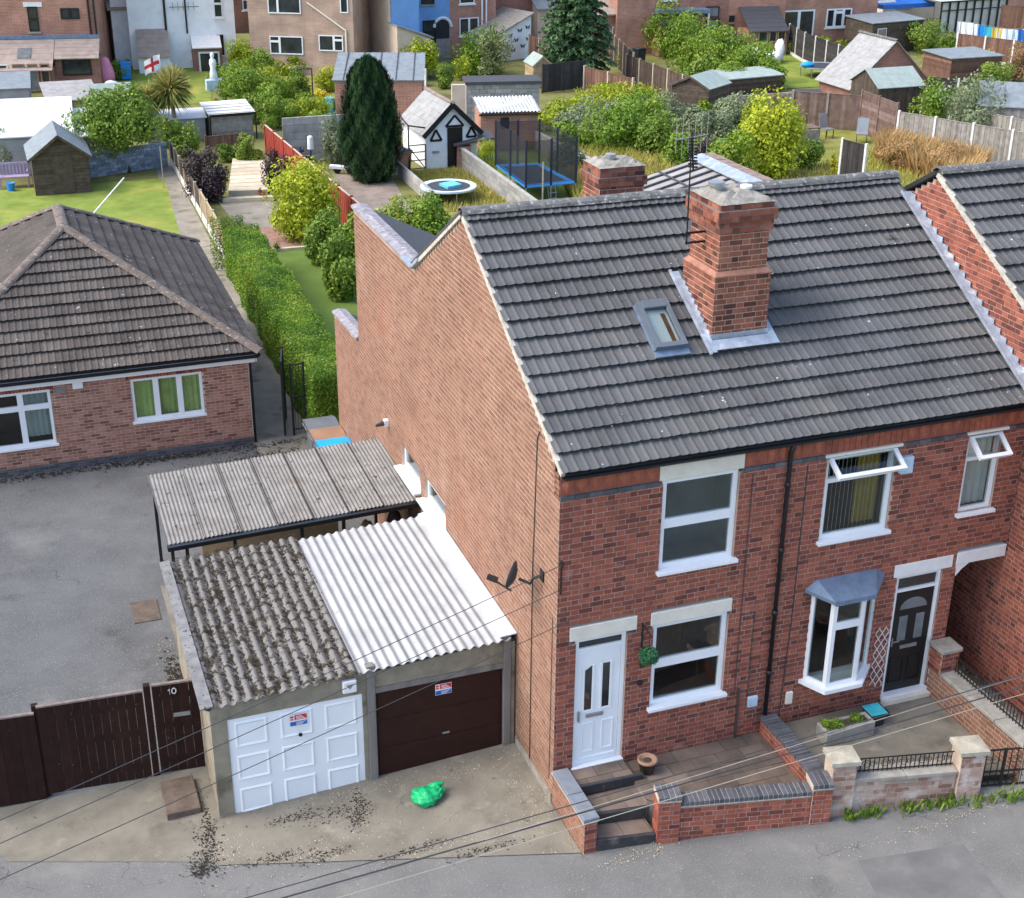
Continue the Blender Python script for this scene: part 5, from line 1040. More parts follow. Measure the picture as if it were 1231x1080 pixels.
for k in range(5): q = a0.lerp(a1, (k+0.7)/5.4)+Zv*0.14; scroll(rl, q, fd, 0.08, 1 if k % 2 else -1); scroll(rl, q+fd*0.1, fd, 0.06, -1 if k % 2 else 1)
rl.build('railing', mt['iron'], PBW)
# flank wall with coping and railing along the passage
PS = thing('passage_side_wall', 'brick side wall with stone coping and black railing beside the passage', 'wall', (6.85,-1.2,-0.3))
brick_wall(PS, (6.74,0,0), GU, GN, [(0.02,-0.7),(2.45,-0.7),(2.45,0.40),(0.02,0.40)], [], mt['brick_orange'], mt['mortar_pale'], thick=0.24, n_ind=90)
brick_wall(PS, (6.70,0,0), GU, GN, [(0.03,0.41),(0.36,0.41),(0.36,0.80),(0.03,0.80)], [], mt['brick_red'], mt['mortar'], thick=0.33, n_ind=10)
brick_wall(PS, (6.701,-0.362,0), (1,0,0), (0,-1,0), [(0,0.47),(0.329,0.47),(0.329,0.80),(0,0.80)], [], mt['brick_red'], mt['mortar'], thick=0.1, n_ind=10)
m = MB(); m.box(6.66,7.07,-0.40,-0.02,0.805,0.885); m.build('pier_cap', mt['stonegrey'], PS, bevel=0.015)
for k in range(3): y1 = -0.40-k*0.69; m = MB(); m.box(6.68,7.04,y1-0.68,y1,0.405,0.475); m.build('coping_slab', mt['stonegrey'], PS, bevel=0.01)
rl = MB(); 
for h_ in (0.52, 0.74): rl.bar((6.93,-0.42,h_),(6.93,-2.42,h_),0.012,0.02)
for k in range(26): y = -0.45-k*0.076; rl.bar((6.93,y,0.475),(6.93,y,0.76),0.012,0.012,(1,0,0))
for k in range(6): scroll(rl, Vector((6.93,-0.6-k*0.33,0.63)), Vector((0,1,0)), 0.07, 1 if k%2 else -1)
rl.build('railing', mt['iron'], PS)
sheet('side_path', [(7.05,-0.01),(14,-0.01),(14,-4.6),(6.9,-2.9)], 0.001, mt['concrete'])
# wrought iron gate
t = thing('iron_garden_gate', 'black wrought iron garden gate beside the stone capped pier', 'gate', (6.4,SLN(6.4)+0.2,-0.3))
def gp_(x, z): p = fp(x, DYB); return Vector((p.x, p.y+0.15, z))
m = MB(); 
for x in (6.08,6.44,6.46,6.88): m.bar(gp_(x,-0.28), gp_(x,0.42), 0.025, 0.025, (0,1,0))
for z in (-0.26,0.0,0.40): m.bar(gp_(6.08,z), gp_(6.88,z), 0.02, 0.025)
m.build('gate_frame', mt['iron'], t); m = MB()
for x in (6.16,6.26,6.36,6.55,6.65,6.76): m.bar(gp_(x,-0.26), gp_(x,0.4), 0.012, 0.012, (0,1,0))
for x in (6.2,6.31,6.6,6.72): scroll(m, gp_(x,-0.13), fd, 0.07); scroll(m, gp_(x,0.2), fd, 0.085, -1)
m.build('scrollwork', mt['iron'], t)
m = MB(); p = [gp_(6.05,-0.40), gp_(6.95,-0.36)]; m.obox((p[0]+p[1])/2, (p[1]-p[0])/2, Vector((0,0.16,0)), Zv*0.07); tag(m.build('gate_threshold', mt['stonegrey'], bevel=0.01), 'grey stone threshold slab under the iron garden gate', 'threshold')
# planter trough, recycling box, little things
t = thing('stone_planter_trough', 'long mossy stone planter trough under the bay window', 'planter', (4.75,-0.62,-0.14)); m = MB()
x0, x1, y0, y1 = 4.32, 5.22, -0.80, -0.50; m.box(x0,x1,y0,y0+0.06,-0.138,0.14); m.box(x0,x1,y1-0.06,y1,-0.138,0.14); m.box(x0,x0+0.06,y0+0.06,y1-0.06,-0.138,0.14); m.box(x1-0.06,x1,y0+0.06,y1-0.06,-0.138,0.14); m.build('trough', mt['stonegrey'], t, bevel=0.012)
m = MB(); m.box(x0+0.06,x1-0.06,y0+0.06,y1-0.06,-0.13,0.10); m.build('soil', mt['soil'], t)
for cx, r_ in ((4.55,0.16),(4.98,0.14),(4.4,0.07)):
    C_, N_, ti = clump_cloud((cx,-0.65,0.13), (r_,0.13,0.10), 500, 9, 0.5); k_ = C_[:,2] > 0.1; leaf_mesh('plant', mt['leaf_hedge'], C_[k_], N_[k_], 0.05, 0.5, ti[k_], t)
t = thing('recycling_box', 'small black recycling box with turquoise lid by the planter trough', 'box', (5.42,-0.48,-0.14)); m = MB(); m.add([(5.30,-0.60,-0.138),(5.52,-0.60,-0.138),(5.52,-0.38,-0.138),(5.30,-0.38,-0.138),(5.27,-0.63,0.10),(5.55,-0.63,0.10),(5.55,-0.35,0.10),(5.27,-0.35,0.10)], [(0,3,2,1),(0,1,5,4),(1,2,6,5),(2,3,7,6),(3,0,4,7),(4,5,6,7)]); m.build('box', mt['bin_black'], t)
mt['teal'] = M('teal', (0.05,0.42,0.52), 0.4); m = MB(); m.box(5.26,5.56,-0.64,-0.34,0.102,0.13); m.build('lid', mt['teal'], t, bevel=0.01)
t = thing('garden_shoes', 'pair of dark shoes left beside the black front door', 'shoes', (5.66,-0.3,-0.14))
for q in (0,1):
    m = MB(); m.lathe((5.6+q*0.13,-0.3-q*0.05,-0.138), [(0.05,0),(0.055,0.03),(0.04,0.07),(0.02,0.08)], 10, sx=1.0, sy=2.2); m.build('shoe', mt['blackmatt'], t)
def weeds(name, label, pts, n, mat, h=0.25):
    V = []; T_ = []
    for i in range(n):
        x, y, s = random.choice(pts); x = random.gauss(x, s); y = random.gauss(y, 0.05); z = gz(x, y); hh = h*U(0.4,1.1); a = U(0,6.28); w = 0.012; dx, dy = math.cos(a)*hh*0.5, math.sin(a)*hh*0.5
        px, py = -math.sin(a)*w, math.cos(a)*w; V.append([(x-px,y-py,z),(x+px,y+py,z),(x+dx*0.5+px*1.6,y+dy*0.5+py*1.6,z+hh*0.7),(x+dx,y+dy,z+hh)]); T_.append(R_())
    return stuff(tag(quad_mesh(name, mt[mat], np.array(V,float), np.array(T_)), label, 'weeds'))
weeds('weeds', 'green weeds growing along the foot of the pale front wall', [(4.0,SLN(4.0)+0.02,0.05),(4.9,SLN(4.9)+0.05,0.09),(5.3,SLN(5.3)+0.05,0.14),(5.5,SLN(5.5)+0.05,0.14),(6.1,SLN(6.1)+0.02,0.2),(6.5,SLN(6.5),0.2),(4.3,SLN(4.3)+0.03,0.1)], 380, 'leaf_mid', 0.16)
# ------------------------------------------------------------------ GARAGES
GY0, GY1 = 1.66, 6.2; GXL, GXM, GXR = -4.84, -2.42, -0.10
def garage(nm, label, x0, x1, zl, zr, gap0, gap1):
    t = thing(nm, label, 'garage', ((x0+x1)/2, 3.9, -0.85)); zb = gz((x0+x1)/2, GY0)-0.12
    m = MB(); 
    n = 8
    for k in range(n):
        ya = GY0+0.2+(GY1-GY0-0.4)*k/n; yb = GY0+0.2+(GY1-GY0-0.4)*(k+1)/n
        if gap0: m2 = MB(); m2.box(x0, x0+0.06, ya+0.006, yb-0.006, zb, zl-0.08); m2.build('wall_panel', mt['garageconc'], t)
    for x in ((x0,) if gap0 else ())+((x1-0.1,) if gap1 else ()): 
        m2 = MB(); m2.box(x-0.012, x+0.12, GY0+0.06, GY0+0.2, zb, zl-0.09); m2.build('corner_post', mt['garageconc'], t)
    m.box(x0+0.06, x1-0.02, GY1-0.1, GY1-0.04, zb, zl-0.1); m.build('rear_wall', mt['garageconc'], t)
    return t, zb
g1, zb1_ = garage('mossy_roof_garage', 'concrete garage with mossy grey corrugated roof and white panelled door', GXL, GXM, 1.16, 1.26, True, False)
g2, zb2_ = garage('white_roof_garage', 'concrete garage with white corrugated roof and brown door against the gable wall', GXM, GXR, 1.26, 1.36, False, True)
# fascia panels and jambs
def gq(m, x0, x1, za0, za1, zb0, zb1_, y0, y1): m.add([(x0,y0,za0),(x1,y0,za1),(x1,y1,za1),(x0,y1,za0),(x0,y0,zb0),(x1,y0,zb1_),(x1,y1,zb1_),(x0,y1,zb0)], [(0,3,2,1),(4,5,6,7),(0,1,5,4),(1,2,6,5),(2,3,7,6),(3,0,4,7)])
m = MB(); gq(m, GXL-0.02, GXM-0.04, 0.87, 0.87, 1.13, 1.26, GY0-0.02, GY0+0.06); m.build('front_fascia', mt['garageconc'], g1)
m = MB(); gq(m, GXM+0.09, GXR-0.12, 0.94, 0.94, 1.22, 1.34, GY0-0.02, GY0+0.06); m.build('front_fascia', mt['garageconc'], g2)
m = MB(); m.box(GXL-0.02, -4.615, GY0-0.022, GY0+0.09, -1.1, 0.868); m.build('jamb', mt['garageconc'], g1)
m = MB(); m.box(-2.53, GXM-0.042, GY0-0.022, GY0+0.09, -1.0, 0.868); m.build('jamb', mt['garageconc'], g1)
m = MB(); m.box(GXM-0.04, GXM+0.088, GY0-0.06, GY0+0.07, -1.0, 1.36); m.build('timber_post', mt['timbergrey'] if 'timbergrey' in mt else mt.setdefault('timbergrey', M('timbergrey', (0.19,0.175,0.16), 0.9, mott=0.25, mscale=6, stretch=(1,1,0.15))), g2, bevel=0.006)
m = MB(); m.box(GXR-0.118, GXR, GY0-0.06, GY0+0.07, -0.95, 1.42); m.build('timber_post', mt['timbergrey'], g2, bevel=0.006)
m = MB(); m.box(GXR+0.003, GXR+0.075, GY0-0.03, GY0+0.3, -0.95, 1.30); m.build('jamb', mt['garageconc'], g2)
m = MB(); m.box(GXM+0.09, GXR-0.12, GY0-0.04, GY0+0.03, 0.84, 0.938); m.build('head_timber', mt['timbergrey'], g2)
m = MB(); m.box(GXM+0.09, GXR-0.12, GY0-0.05, GY0+0.05, -0.85, -0.78); m.build('threshold', mt['redsill'] if 'redsill' in mt else mt.setdefault('redsill', M('redsill', (0.20,0.055,0.05), 0.7, mott=0.2)), g2)
# white panelled door
dx0, dx1, dz0, dz1 = -4.612, -2.533, -0.97, 0.865
m = MB(); m.box(dx0, dx1, GY0+0.0, GY0+0.03, dz0, dz1); gd = m.build('garage_door', mt['upvc'], g1)
for i in range(3):
    for j in range(3):
        w_ = (dx1-dx0)/3; h_ = (dz1-dz0)/3; a = dx0+i*w_+0.09; b = dx0+(i+1)*w_-0.09; c = dz0+j*h_+0.07; d = dz0+(j+1)*h_-0.07
        m = MB(); y = GY0-0.001; e = 0.03
        m.add([(a,y,c),(b,y,c),(b,y,d),(a,y,d),(a+e,y-0.02,c+e),(b-e,y-0.02,c+e),(b-e,y-0.02,d-e),(a+e,y-0.02,d-e),(a+2*e,y-0.004,c+2*e),(b-2*e,y-0.004,c+2*e),(b-2*e,y-0.004,d-2*e),(a+2*e,y-0.004,d-2*e)], [(0,1,5,4),(1,2,6,5),(2,3,7,6),(3,0,4,7),(4,5,9,8),(5,6,10,9),(6,7,11,10),(7,4,8,11),(8,9,10,11)]); m.build('door_panel', mt['upvc'], gd)
m = MB(); m.lathe((0,0,0),[(0.001,0),(0.03,0),(0.03,0.02),(0.001,0.021)],10); o = m.build('door_handle', mt['black'], gd, local=True); o.location = Vector((-3.53,GY0-0.03,0.36))-worg(gd); o.rotation_euler = (math.radians(90),0,0)
m = MB(); m.box(GXL+0.2, GXM-0.1, GY0-0.1, GY0+0.02, -1.05, -0.975); m.build('door_sill', mt['concrete'], g1)
# brown horizontal panelled door
ex0, ex1, ez0, ez1 = GXM+0.10, GXR-0.13, -0.78, 0.835
m = MB(); m.box(ex0, ex1, GY0+0.012, GY0+0.04, ez0, ez1); gd2 = m.build('garage_door', mt['brown_door'], g2)
for k in range(3):
    h_ = (ez1-ez0)/3; m = MB(); m.box(ex0+0.03, ex1-0.03, GY0+0.0, GY0+0.0119, ez0+k*h_+0.02, ez0+(k+1)*h_-0.02); m.build('door_panel', mt['brown_door'], gd2, bevel=0.008)
m = MB(); m.bar((-1.25,GY0-0.02,-0.18),(-1.13,GY0-0.02,-0.18),0.02,0.025); m.build('door_handle', mt['metalgrey'], gd2)
# warning stickers
def sticker(label, x, z, w, h, y):
    t = thing('warning_sticker', label, 'sticker', (x, y, z)); m = MB(); m.box(x,x+w,y-0.002,y,z,z+h); m.build('backing', mt['white'], t)
    m = MB(); m.box(x+w*0.28,x+w*0.98,y-0.004,y-0.0025,z+h*0.52,z+h*0.97); m.build('red_panel', mt['red'], t)
    m = MB(); m.box(x+w*0.02,x+w*0.98,y-0.004,y-0.0025,z+h*0.03,z+h*0.40); m.build('blue_panel', mt['blue'], t)
    m = MB(); m.lathe((0,0,0),[(0.001,0),(h*0.17,0),(h*0.17,0.002),(0.001,0.0021)],10); o = m.build('symbol', mt['blue'], t, local=True); o.location = (w*0.14,-0.004,h*0.2); o.rotation_euler = (math.radians(90),0,0)
    m = MB(); 
    for k in range(3): m.box(x+w*0.36,x+w*(0.9-0.1*k),y-0.0055,y-0.0045,z+h*(0.58+0.12*k),z+h*(0.63+0.12*k)); m.box(x+w*0.36,x+w*(0.7+0.1*k),y-0.0055,y-0.0045,z+h*(0.08+0.1*k),z+h*(0.12+0.1*k))
    m.build('print', mt['white'], t)
    m = MB(); m.box(x+w*0.03,x+w*0.22,y-0.004,y-0.0025,z+h*0.55,z+h*0.68); m.box(x+w*0.03,x+w*0.22,y-0.004,y-0.0025,z+h*0.75,z+h*0.92); m.build('symbol', mt['red'], t)
sticker('red white and blue warning sticker on the white garage door', -3.68, 0.53, 0.27, 0.20, GY0-0.024)
sticker('red white and blue warning sticker on the brown garage door', -1.35, 0.55, 0.27, 0.20, GY0-0.002)
m = MB(); m.box(-2.85,-2.63,GY0-0.11,GY0-0.022,0.98,1.20); o = m.build('alarm_box', mt['white'], bevel=0.015); tag(o, 'small white box on the concrete fascia between the two garage doors', 'box')
m = MB(); m.add([(-2.80,GY0-0.112,1.14),(-2.68,GY0-0.112,1.14),(-2.74,GY0-0.112,1.05)], [(0,2,1)]); m.build('box_mark', mt['metalgrey'], o)
# roofs
corrugated(g1, (GXL-0.12,GY0-0.1,1.17),(GXM-0.14,GY0-0.1,1.28),(GXL-0.14,GY1-0.12,1.26),2,0.178,0.026,mt['asb_moss'])
m = MB(); m.prism([(GXL-0.16,GY0-0.12,1.19),(GXL+0.03,GY0-0.12,1.21),(GXL+0.01,GY1-0.14,1.31),(GXL-0.16,GY1-0.14,1.29)], (0,0,0.025)); m.build('edge_flashing', mt['asb_edge'] if 'asb_edge' in mt else mt.setdefault('asb_edge', M('asb_edge', (0.18,0.18,0.18), 0.9, mott=0.3, mscale=6, spots=[((0.06,0.05,0.04),12,0.6,0.66)])), g1)
corrugated(g2, (GXM-0.17,GY0-0.1,1.30),(GXR-0.02,GY0-0.1,1.40),(GXM-0.20,GY1-0.18,1.34),3,0.155,0.022,mt['sheet_white'])
m = MB(); m.prism([(GXR-0.2,GY0-0.08,1.44),(GXR+0.085,GY0-0.08,1.46),(GXR+0.085,GY1-0.1,1.48),(GXR-0.2,GY1-0.15,1.45)], (0,0,0.02)); m.build('edge_flashing', mt['sheetblue'] if 'sheetblue' in mt else mt.setdefault('sheetblue', M('sheetblue', (0.50,0.56,0.60), 0.5, mott=0.1)), g2)
V = []; T_ = []
for i in range(13000):   # moss clinging in the troughs of the old roof
    k = random.randint(0, 13); s = (k+0.5)*0.178+random.gauss(0, 0.035); x = GXL-0.12+s; 
    if x > GXM-0.16: continue
    f_ = R_(); y = GY0+(GY1-GY0)*f_; z = 1.17+0.11*(s/2.4)+0.1*f_-0.015+U(0,0.02); r_ = U(0.006,0.02); a = U(0,6.28); c, d = math.cos(a)*r_, math.sin(a)*r_
    V.append([(x+c,y+d,z),(x-d,y+c,z+r_*0.6),(x-c,y-d,z),(x+d,y-c,z+r_*0.7)]); T_.append(R_())
stuff(quad_mesh('moss', mt['moss'], np.array(V,float), np.array(T_), g1))
m = MB(); m.box(-5.62,-5.1,1.9,2.75,gz(-5.4,2.3)-0.05,gz(-5.4,2.3)+0.12); m2 = m.build('access_slab', mt['rustplate'] if 'rustplate' in mt else mt.setdefault('rustplate', M('rustplate', (0.12,0.09,0.07), 0.9, mott=0.3, mscale=5, bump=0.3)), bevel=0.01); tag(m2, 'brown concrete slab beside the white garage door at the pavement', 'slab')
m = MB(); m.box(-5.45,-4.95,7.7,8.5,GZ-0.05,GZ+0.012); tag(m.build('manhole_cover', mt['rustplate']), 'rusty brown inspection cover set in the tarmac yard', 'manhole cover')
# green bag
m = MB(); bm_ = bmesh.new(); bmesh.ops.create_icosphere(bm_, subdivisions=4, radius=0.235)
for v in bm_.verts:
    a = math.atan2(v.co.y, v.co.x); f_ = 1+0.08*math.sin(3*a+1)+0.05*math.sin(7*v.co.x*6+v.co.z*11)+0.05*math.sin(19*v.co.x*4+23*v.co.y*3)+0.04*math.sin(40*v.co.z+31*v.co.y); v.co = Vector((v.co.x*f_*1.05, v.co.y*f_*0.85, max(-0.085, v.co.z*0.5*f_)))
    if v.co.x > 0.2: v.co.z += 0.05
for v, f in (((0.22,0.06,0.12),0),): pass
me = bpy.data.meshes.new('rubbish_bag'); bm_.to_mesh(me); bm_.free(); me.materials.append(mt['green_bag']); me.polygons.foreach_set('use_smooth', [True]*len(me.polygons)); o = bpy.data.objects.new('rubbish_bag', me); COL.objects.link(o); o.location = (-1.78,0.80,gz(-1.78,0.8)+0.095); tag(o, 'bright green plastic bag dumped on the apron before the brown garage door', 'bag')
m = MB(); m.tube([(0.1,0.08,0.03),(0.2,0.12,0.06),(0.27,0.12,0.07),(0.31,0.10,0.10)],[0.1,0.06,0.05,0.02],9); m.tube([(0.16,0.0,0.02),(0.25,0.02,0.04),(0.31,-0.01,0.03)],[0.07,0.045,0.02],9); m.build('tied_ear', mt['green_bag'], o, local=True, smooth=True)
# ------------------------------------------------------------------ CARPORT
cp = thing('carport', 'open carport with rusty grey corrugated roof on thin dark posts', 'carport', (-2.4, 8.3, GZ))
corrugated(cp, (-4.78,6.78,1.25),(-0.03,6.95,1.29),(-4.76,9.72,1.30),7,0.0765,0.011,mt['asb_grey'],per=6)
for k in range(1, 7):
    f = k/7; p_ = Vector((-4.78,6.78,1.25)).lerp(Vector((-0.03,6.95,1.29)), f)+Zv*0.017; m = MB(); m.bar(p_, p_+Vector((0.02,2.94,0.05)), 0.022, 0.006); m.build('lap_joint', mt['moss'], cp)
gt = MB(); k = 6; gt.bar((-4.78,6.72,1.20),(-0.05,6.89,1.24),0.11,0.08); gt.build('gutter', mt['black'], cp)
m = MB(); m.bar((-4.7,6.86,1.17),(-0.05,7.0,1.21),0.05,0.1); m.bar((-4.7,9.62,1.22),(-0.05,9.62,1.26),0.05,0.1); m.build('beam', mt['blackmatt'], cp)
for x in (-4.68,-4.42,-3.55,-2.3,-1.5,-0.2): m = MB(); m.box(x-0.03,x+0.03,6.90,6.96,GZ-0.01,1.15); m.build('post', mt['blackmatt'], cp)
for x in (-4.68,-2.4,-0.2): m = MB(); m.box(x-0.03,x+0.03,9.55,9.61,GZ-0.01,1.18); m.build('post', mt['blackmatt'], cp)
# motorbike cover, timber and bag stored under the carport
def lump(name, label, cat, c, r, mat, seed, flat=-0.5, sub=3, amp=0.12, z=GZ):
    bm_ = bmesh.new(); bmesh.ops.create_icosphere(bm_, subdivisions=sub, radius=1.0); rr = random.Random(seed); ph = [rr.uniform(0,6) for _ in range(6)]
    for v in bm_.verts:
        d = v.co.copy(); f_ = 1+amp*(math.sin(3*d.x+ph[0])+math.sin(4*d.y+ph[1])+math.sin(5*d.z+ph[2]))/2+amp*0.4*math.sin(9*d.x+7*d.y+ph[3]); v.co = Vector((d.x*r[0]*f_, d.y*r[1]*f_, max(d.z*f_, flat)*r[2]))
    me = bpy.data.meshes.new(name); bm_.to_mesh(me); bm_.free(); me.materials.append(mat); o = bpy.data.objects.new(name, me); COL.objects.link(o); o.location = (c[0],c[1],z-flat*r[2]); 
    for p in me.polygons: p.use_smooth = True
    return tag(o, label, cat)
lump('covered_motorbike', 'shiny blue covered motorbike parked beneath the carport roof', 'motorbike', (-1.75,7.5), (0.5,0.8,0.75), mt['darkcar'], 3)
lump('storage_sack', 'black sack hung under the carport beside the gable wall', 'sack', (-0.42,7.2), (0.2,0.25,1.3), mt['blackmatt'], 5)
lump('terracotta_urn', 'orange brown urn stored under the carport', 'urn', (-0.95,7.35), (0.24,0.24,1.1), mt['terracotta'], 6)
m = MB(); m.box(-3.9,-1.1,9.2,9.24,GZ,0.6); tag(m.build('plywood_sheet', mt['fence_tan']), 'pale plywood sheet leaning under the carport', 'plywood')
# ------------------------------------------------------------------ BUNGALOW
BG = thing('bungalow', 'small brick bungalow with brown tiled hipped roof beside the tarmac yard', 'bungalow', (-5.4, 19.9, GZ))
BY, BX0, BX1 = 15.24, -9.0, -1.76
hbg = [(-4.5,-2.85,0.16,1.22),(-7.62,-6.28,-0.12,1.22)]
brick_wall(BG, (0,BY,0), FU, FN, [(BX0,-0.62),(BX1,-0.62),(BX1,1.34),(BX0,1.34)], hbg, mt['brick_bung'], mt['mortar_pale'], ch=0.075, sl=0.225, bond='stretcher', n_ind=290)
brick_wall(BG, (BX1+0.02,BY,0), (0,1,0), (1,0,0), [(0.001,-0.62),(9.3,-0.62),(9.3,1.34),(0.001,1.34)], [], mt['brick_bung'], mt['mortar_pale'], ch=0.075, sl=0.225, bond='stretcher')
m = MB(); m.box(BX0,BX0+0.2,BY+0.25,24.5,GZ-0.1,1.34); m.box(BX0,BX1,24.35,24.54,GZ-0.1,1.34); m.build('rear_wall', mt['brick_far'], BG)
brick_wall(BG, (0,BY-0.01,0), FU, FN, [(BX0,-0.9),(BX1+0.03,-0.9),(BX1+0.03,-0.63),(BX0,-0.63)], [], mt['brick_blue'], mt['mortar_dark'], ch=0.075, bond='stretcher', thick=0.24)
window(BG, (0,BY,0), FU, FN, -4.495, -2.855, 0.165, 1.215, [(0,0.345,0,1),(0.345,0.675,0,1),(0.675,1,0,1)], mt['upvc'], recess=0.03, fw=0.065, sill=(0.04,0.06,0.06), room=1.4, roommat=mt['room'], curtain=[(0.03,0.34,0.03,0.97,'curtain_green',0.05),(0.35,0.66,0.03,0.97,'curtain_green',0.12),(0.68,0.97,0.03,0.97,'curtain_green',0.05)])
window(BG, (0,BY,0), FU, FN, -7.615, -6.285, -0.115, 1.215, [(0,0.5,0,0.70),(0.5,1,0,0.70),(0,0.5,0.70,1),(0.5,1,0.70,1)], mt['upvc'], recess=0.03, fw=0.065, sill=(0.05,0.06,0.06), room=1.6, roommat=mt['roomdark'], curtain=[(0.52,0.98,0.05,0.95,'blind',0.3)])
for a, b in ((-4.6,-2.75),(-7.7,-6.2)):
    m = MB(); n = int((b-a)/0.075)
    for k in range(n): m.box(a+(b-a)*k/n+0.004,a+(b-a)*(k+1)/n-0.004,BY-0.014,BY+0.05,1.225,1.335,R_())
    m.build('soldier_course', mt['brick_red'], BG)
ez, ey, ex, elx, ery, rgx, d_h = 1.60, 15.03, -1.50, -9.30, 24.8, -5.40, 3.9; tp = math.tan(math.radians(30.8)); cs, sn = math.cos(math.radians(30.8)), math.sin(math.radians(30.8))
TB = tile_mesh('roof_tile', mt['tile_brown'], 0.30, 0.43)
n_ = lambda x, y: Vector((x, y, 0)).normalized()
P_r, P_l = Vector((ex,ey,0)), Vector((elx,ey,0)); P_rr = Vector((ex,ery,0)); P_lr = Vector((elx,ery,0))
roof_slope(BG, (elx,ey,ez), (1,0,0), (0,cs,sn), 7.8, 14, 0.345, 0.30, TB, 0.43, None, [(P_r,n_(1,1)),(P_l,n_(-1,1))], n_ind=170)
roof_slope(BG, (ex,ey,ez), (0,1,0), (-cs,0,sn), 9.9, 14, 0.345, 0.30, TB, 0.43, None, [(P_r,n_(-1,-1)),(P_rr,n_(-1,1)),(Vector((rgx,0,0)),n_(-1,0))], n_ind=130)
roof_slope(BG, (elx,ery,ez), (0,-1,0), (cs,0,sn), 9.9, 14, 0.345, 0.30, TB, 0.43, None, [(P_l,n_(1,-1)),(P_lr,n_(1,1)),(Vector((rgx,0,0)),n_(1,0))], n_ind=0)
rz_ = ez+d_h*tp; m = MB(); q = [(elx,ey,ez-0.03),(ex,ey,ez-0.03),(ex,ery,ez-0.03),(elx,ery,ez-0.03),(rgx,ey+d_h,rz_-0.04),(rgx,ery-d_h,rz_-0.04)]
m.add(q, [(0,1,4),(1,2,5,4),(2,3,5),(3,0,4,5),(3,2,1,0)]); m.build('roof_underlay', mt['felt'], BG)
for a, b in (((ex+0.03,ey-0.03,ez+0.03),(rgx,ey+d_h,rz_+0.05)),((elx-0.03,ey-0.03,ez+0.03),(rgx,ey+d_h,rz_+0.05)),((ex+0.03,ery,ez+0.03),(rgx,ery-d_h,rz_+0.05)),((elx,ery,ez+0.03),(rgx,ery-d_h,rz_+0.05)),((rgx,ey+d_h,rz_+0.05),(rgx,ery-d_h,rz_+0.05))):
    ridge_tiles(BG, a, b, mt['ridge_brown'], r=0.15, seg=0.42, drop=0.05)
m = MB(); m.box(elx+0.1,ex-0.1,ey+0.06,ey+0.085,1.36,1.56); m.box(ex-0.085,ex-0.06,ey+0.06,ery-0.1,1.36,1.56); m.build('fascia', mt['upvc'], BG)
m = MB(); m.box(elx+0.1,ex-0.1,ey+0.085,BY+0.1,1.345,1.362); m.box(BX1-0.1,ex-0.085,ey+0.3,ery-0.1,1.345,1.362); m.build('soffit', mt['upvc'], BG)
gutter(BG, elx+0.05, ex-0.02, ey-0.02, 1.545)
m = MB(); m.tube([(ex-0.02,ey,1.55),(ex-0.02,ery,1.55)],0.055,8); m.build('gutter', mt['black'], BG)
m = MB(); m.tube([(ex-0.05,ey+0.05,1.5),(BX1+0.07,BY+0.06,1.3),(BX1+0.07,BY+0.06,GZ)],0.03,8); m.build('downpipe', mt['black'], BG)
fitting('alarm_box', 'small white alarm box under the bungalow fascia', 'alarm box', -5.78, -5.55, 1.18, 1.36, 0.09, mt['white'], y=BY-0.012)
m = MB(); m.box(-5.15,-5.04,BY-0.06,BY-0.012,1.33,1.42); m.lathe((-5.1,BY-0.1,1.33),[(0.02,0),(0.06,0.03),(0.06,0.06),(0.02,0.08)],10); tag(m.build('security_camera', mt['white']), 'small white dome camera under the bungalow fascia', 'camera')
m = MB()
for k in range(4): m.box(-6.16,-5.94,BY-0.03,BY-0.012,1.10+k*0.035,1.125+k*0.035)
tag(m.build('wall_vent', mt['metalgrey']), 'small grey louvred vent beside the bungalow window', 'vent')
# lit orange debris patch
# ------------------------------------------------------------------ BROWN GATES
def boarded_gate(nm, label, p, q, h, z, bw=0.13):
    p = Vector((*p,0)); q = Vector((*q,0)); d = (q-p); L = d.length; d.normalize(); sd = d.cross(Zv); t = thing(nm, label, 'gate', tuple((p+q)/2+Zv*z)); n = int(L/bw)
    for k in range(n):
        c = p+d*(L*(k+0.5)/n)+Zv*(z+0.04+h/2); m = MB(); m.obox(c+sd*(0.004*(k%2)), d*(L/n/2-0.0012), sd*0.011, Zv*(h/2), R_()); m.build('board', mt['brown_gate'], t)
    m = MB(); 
    for zz in (0.25, h*0.55, h-0.2): m.obox((p+q)/2+Zv*(z+zz)-sd*0.035, d*(L/2), sd*0.02, Zv*0.05, 0.3)
    m.build('rail', mt['brown_gate'], t); m = MB(); m.obox((p+q)/2+Zv*(z+h+0.055), d*(L/2), sd*0.03, Zv*0.014, 0.9); m.build('capping', mt['gatecap'] if 'gatecap' in mt else mt.setdefault('gatecap', M('gatecap', (0.20,0.16,0.14), 0.8, mott=0.3, mscale=10)), t); return t, p, d, sd
z_ = lambda x: gz(x,3.1)
boarded_gate('driveway_gate', 'dark brown boarded driveway gate leaf farther from the garages', (-10.0,3.42), (-7.33,3.2), 1.62, z_(-8.5))
boarded_gate('driveway_gate', 'dark brown boarded driveway gate leaf next to the numbered gate', (-7.29,3.2), (-5.7,3.1), 1.63, z_(-6.5))
t, p, d, sd = boarded_gate('numbered_gate', 'dark brown boarded gate marked 10 with a letter plate beside the garage', (-5.56,3.06), (-4.86,3.0), 1.66, z_(-5.2))
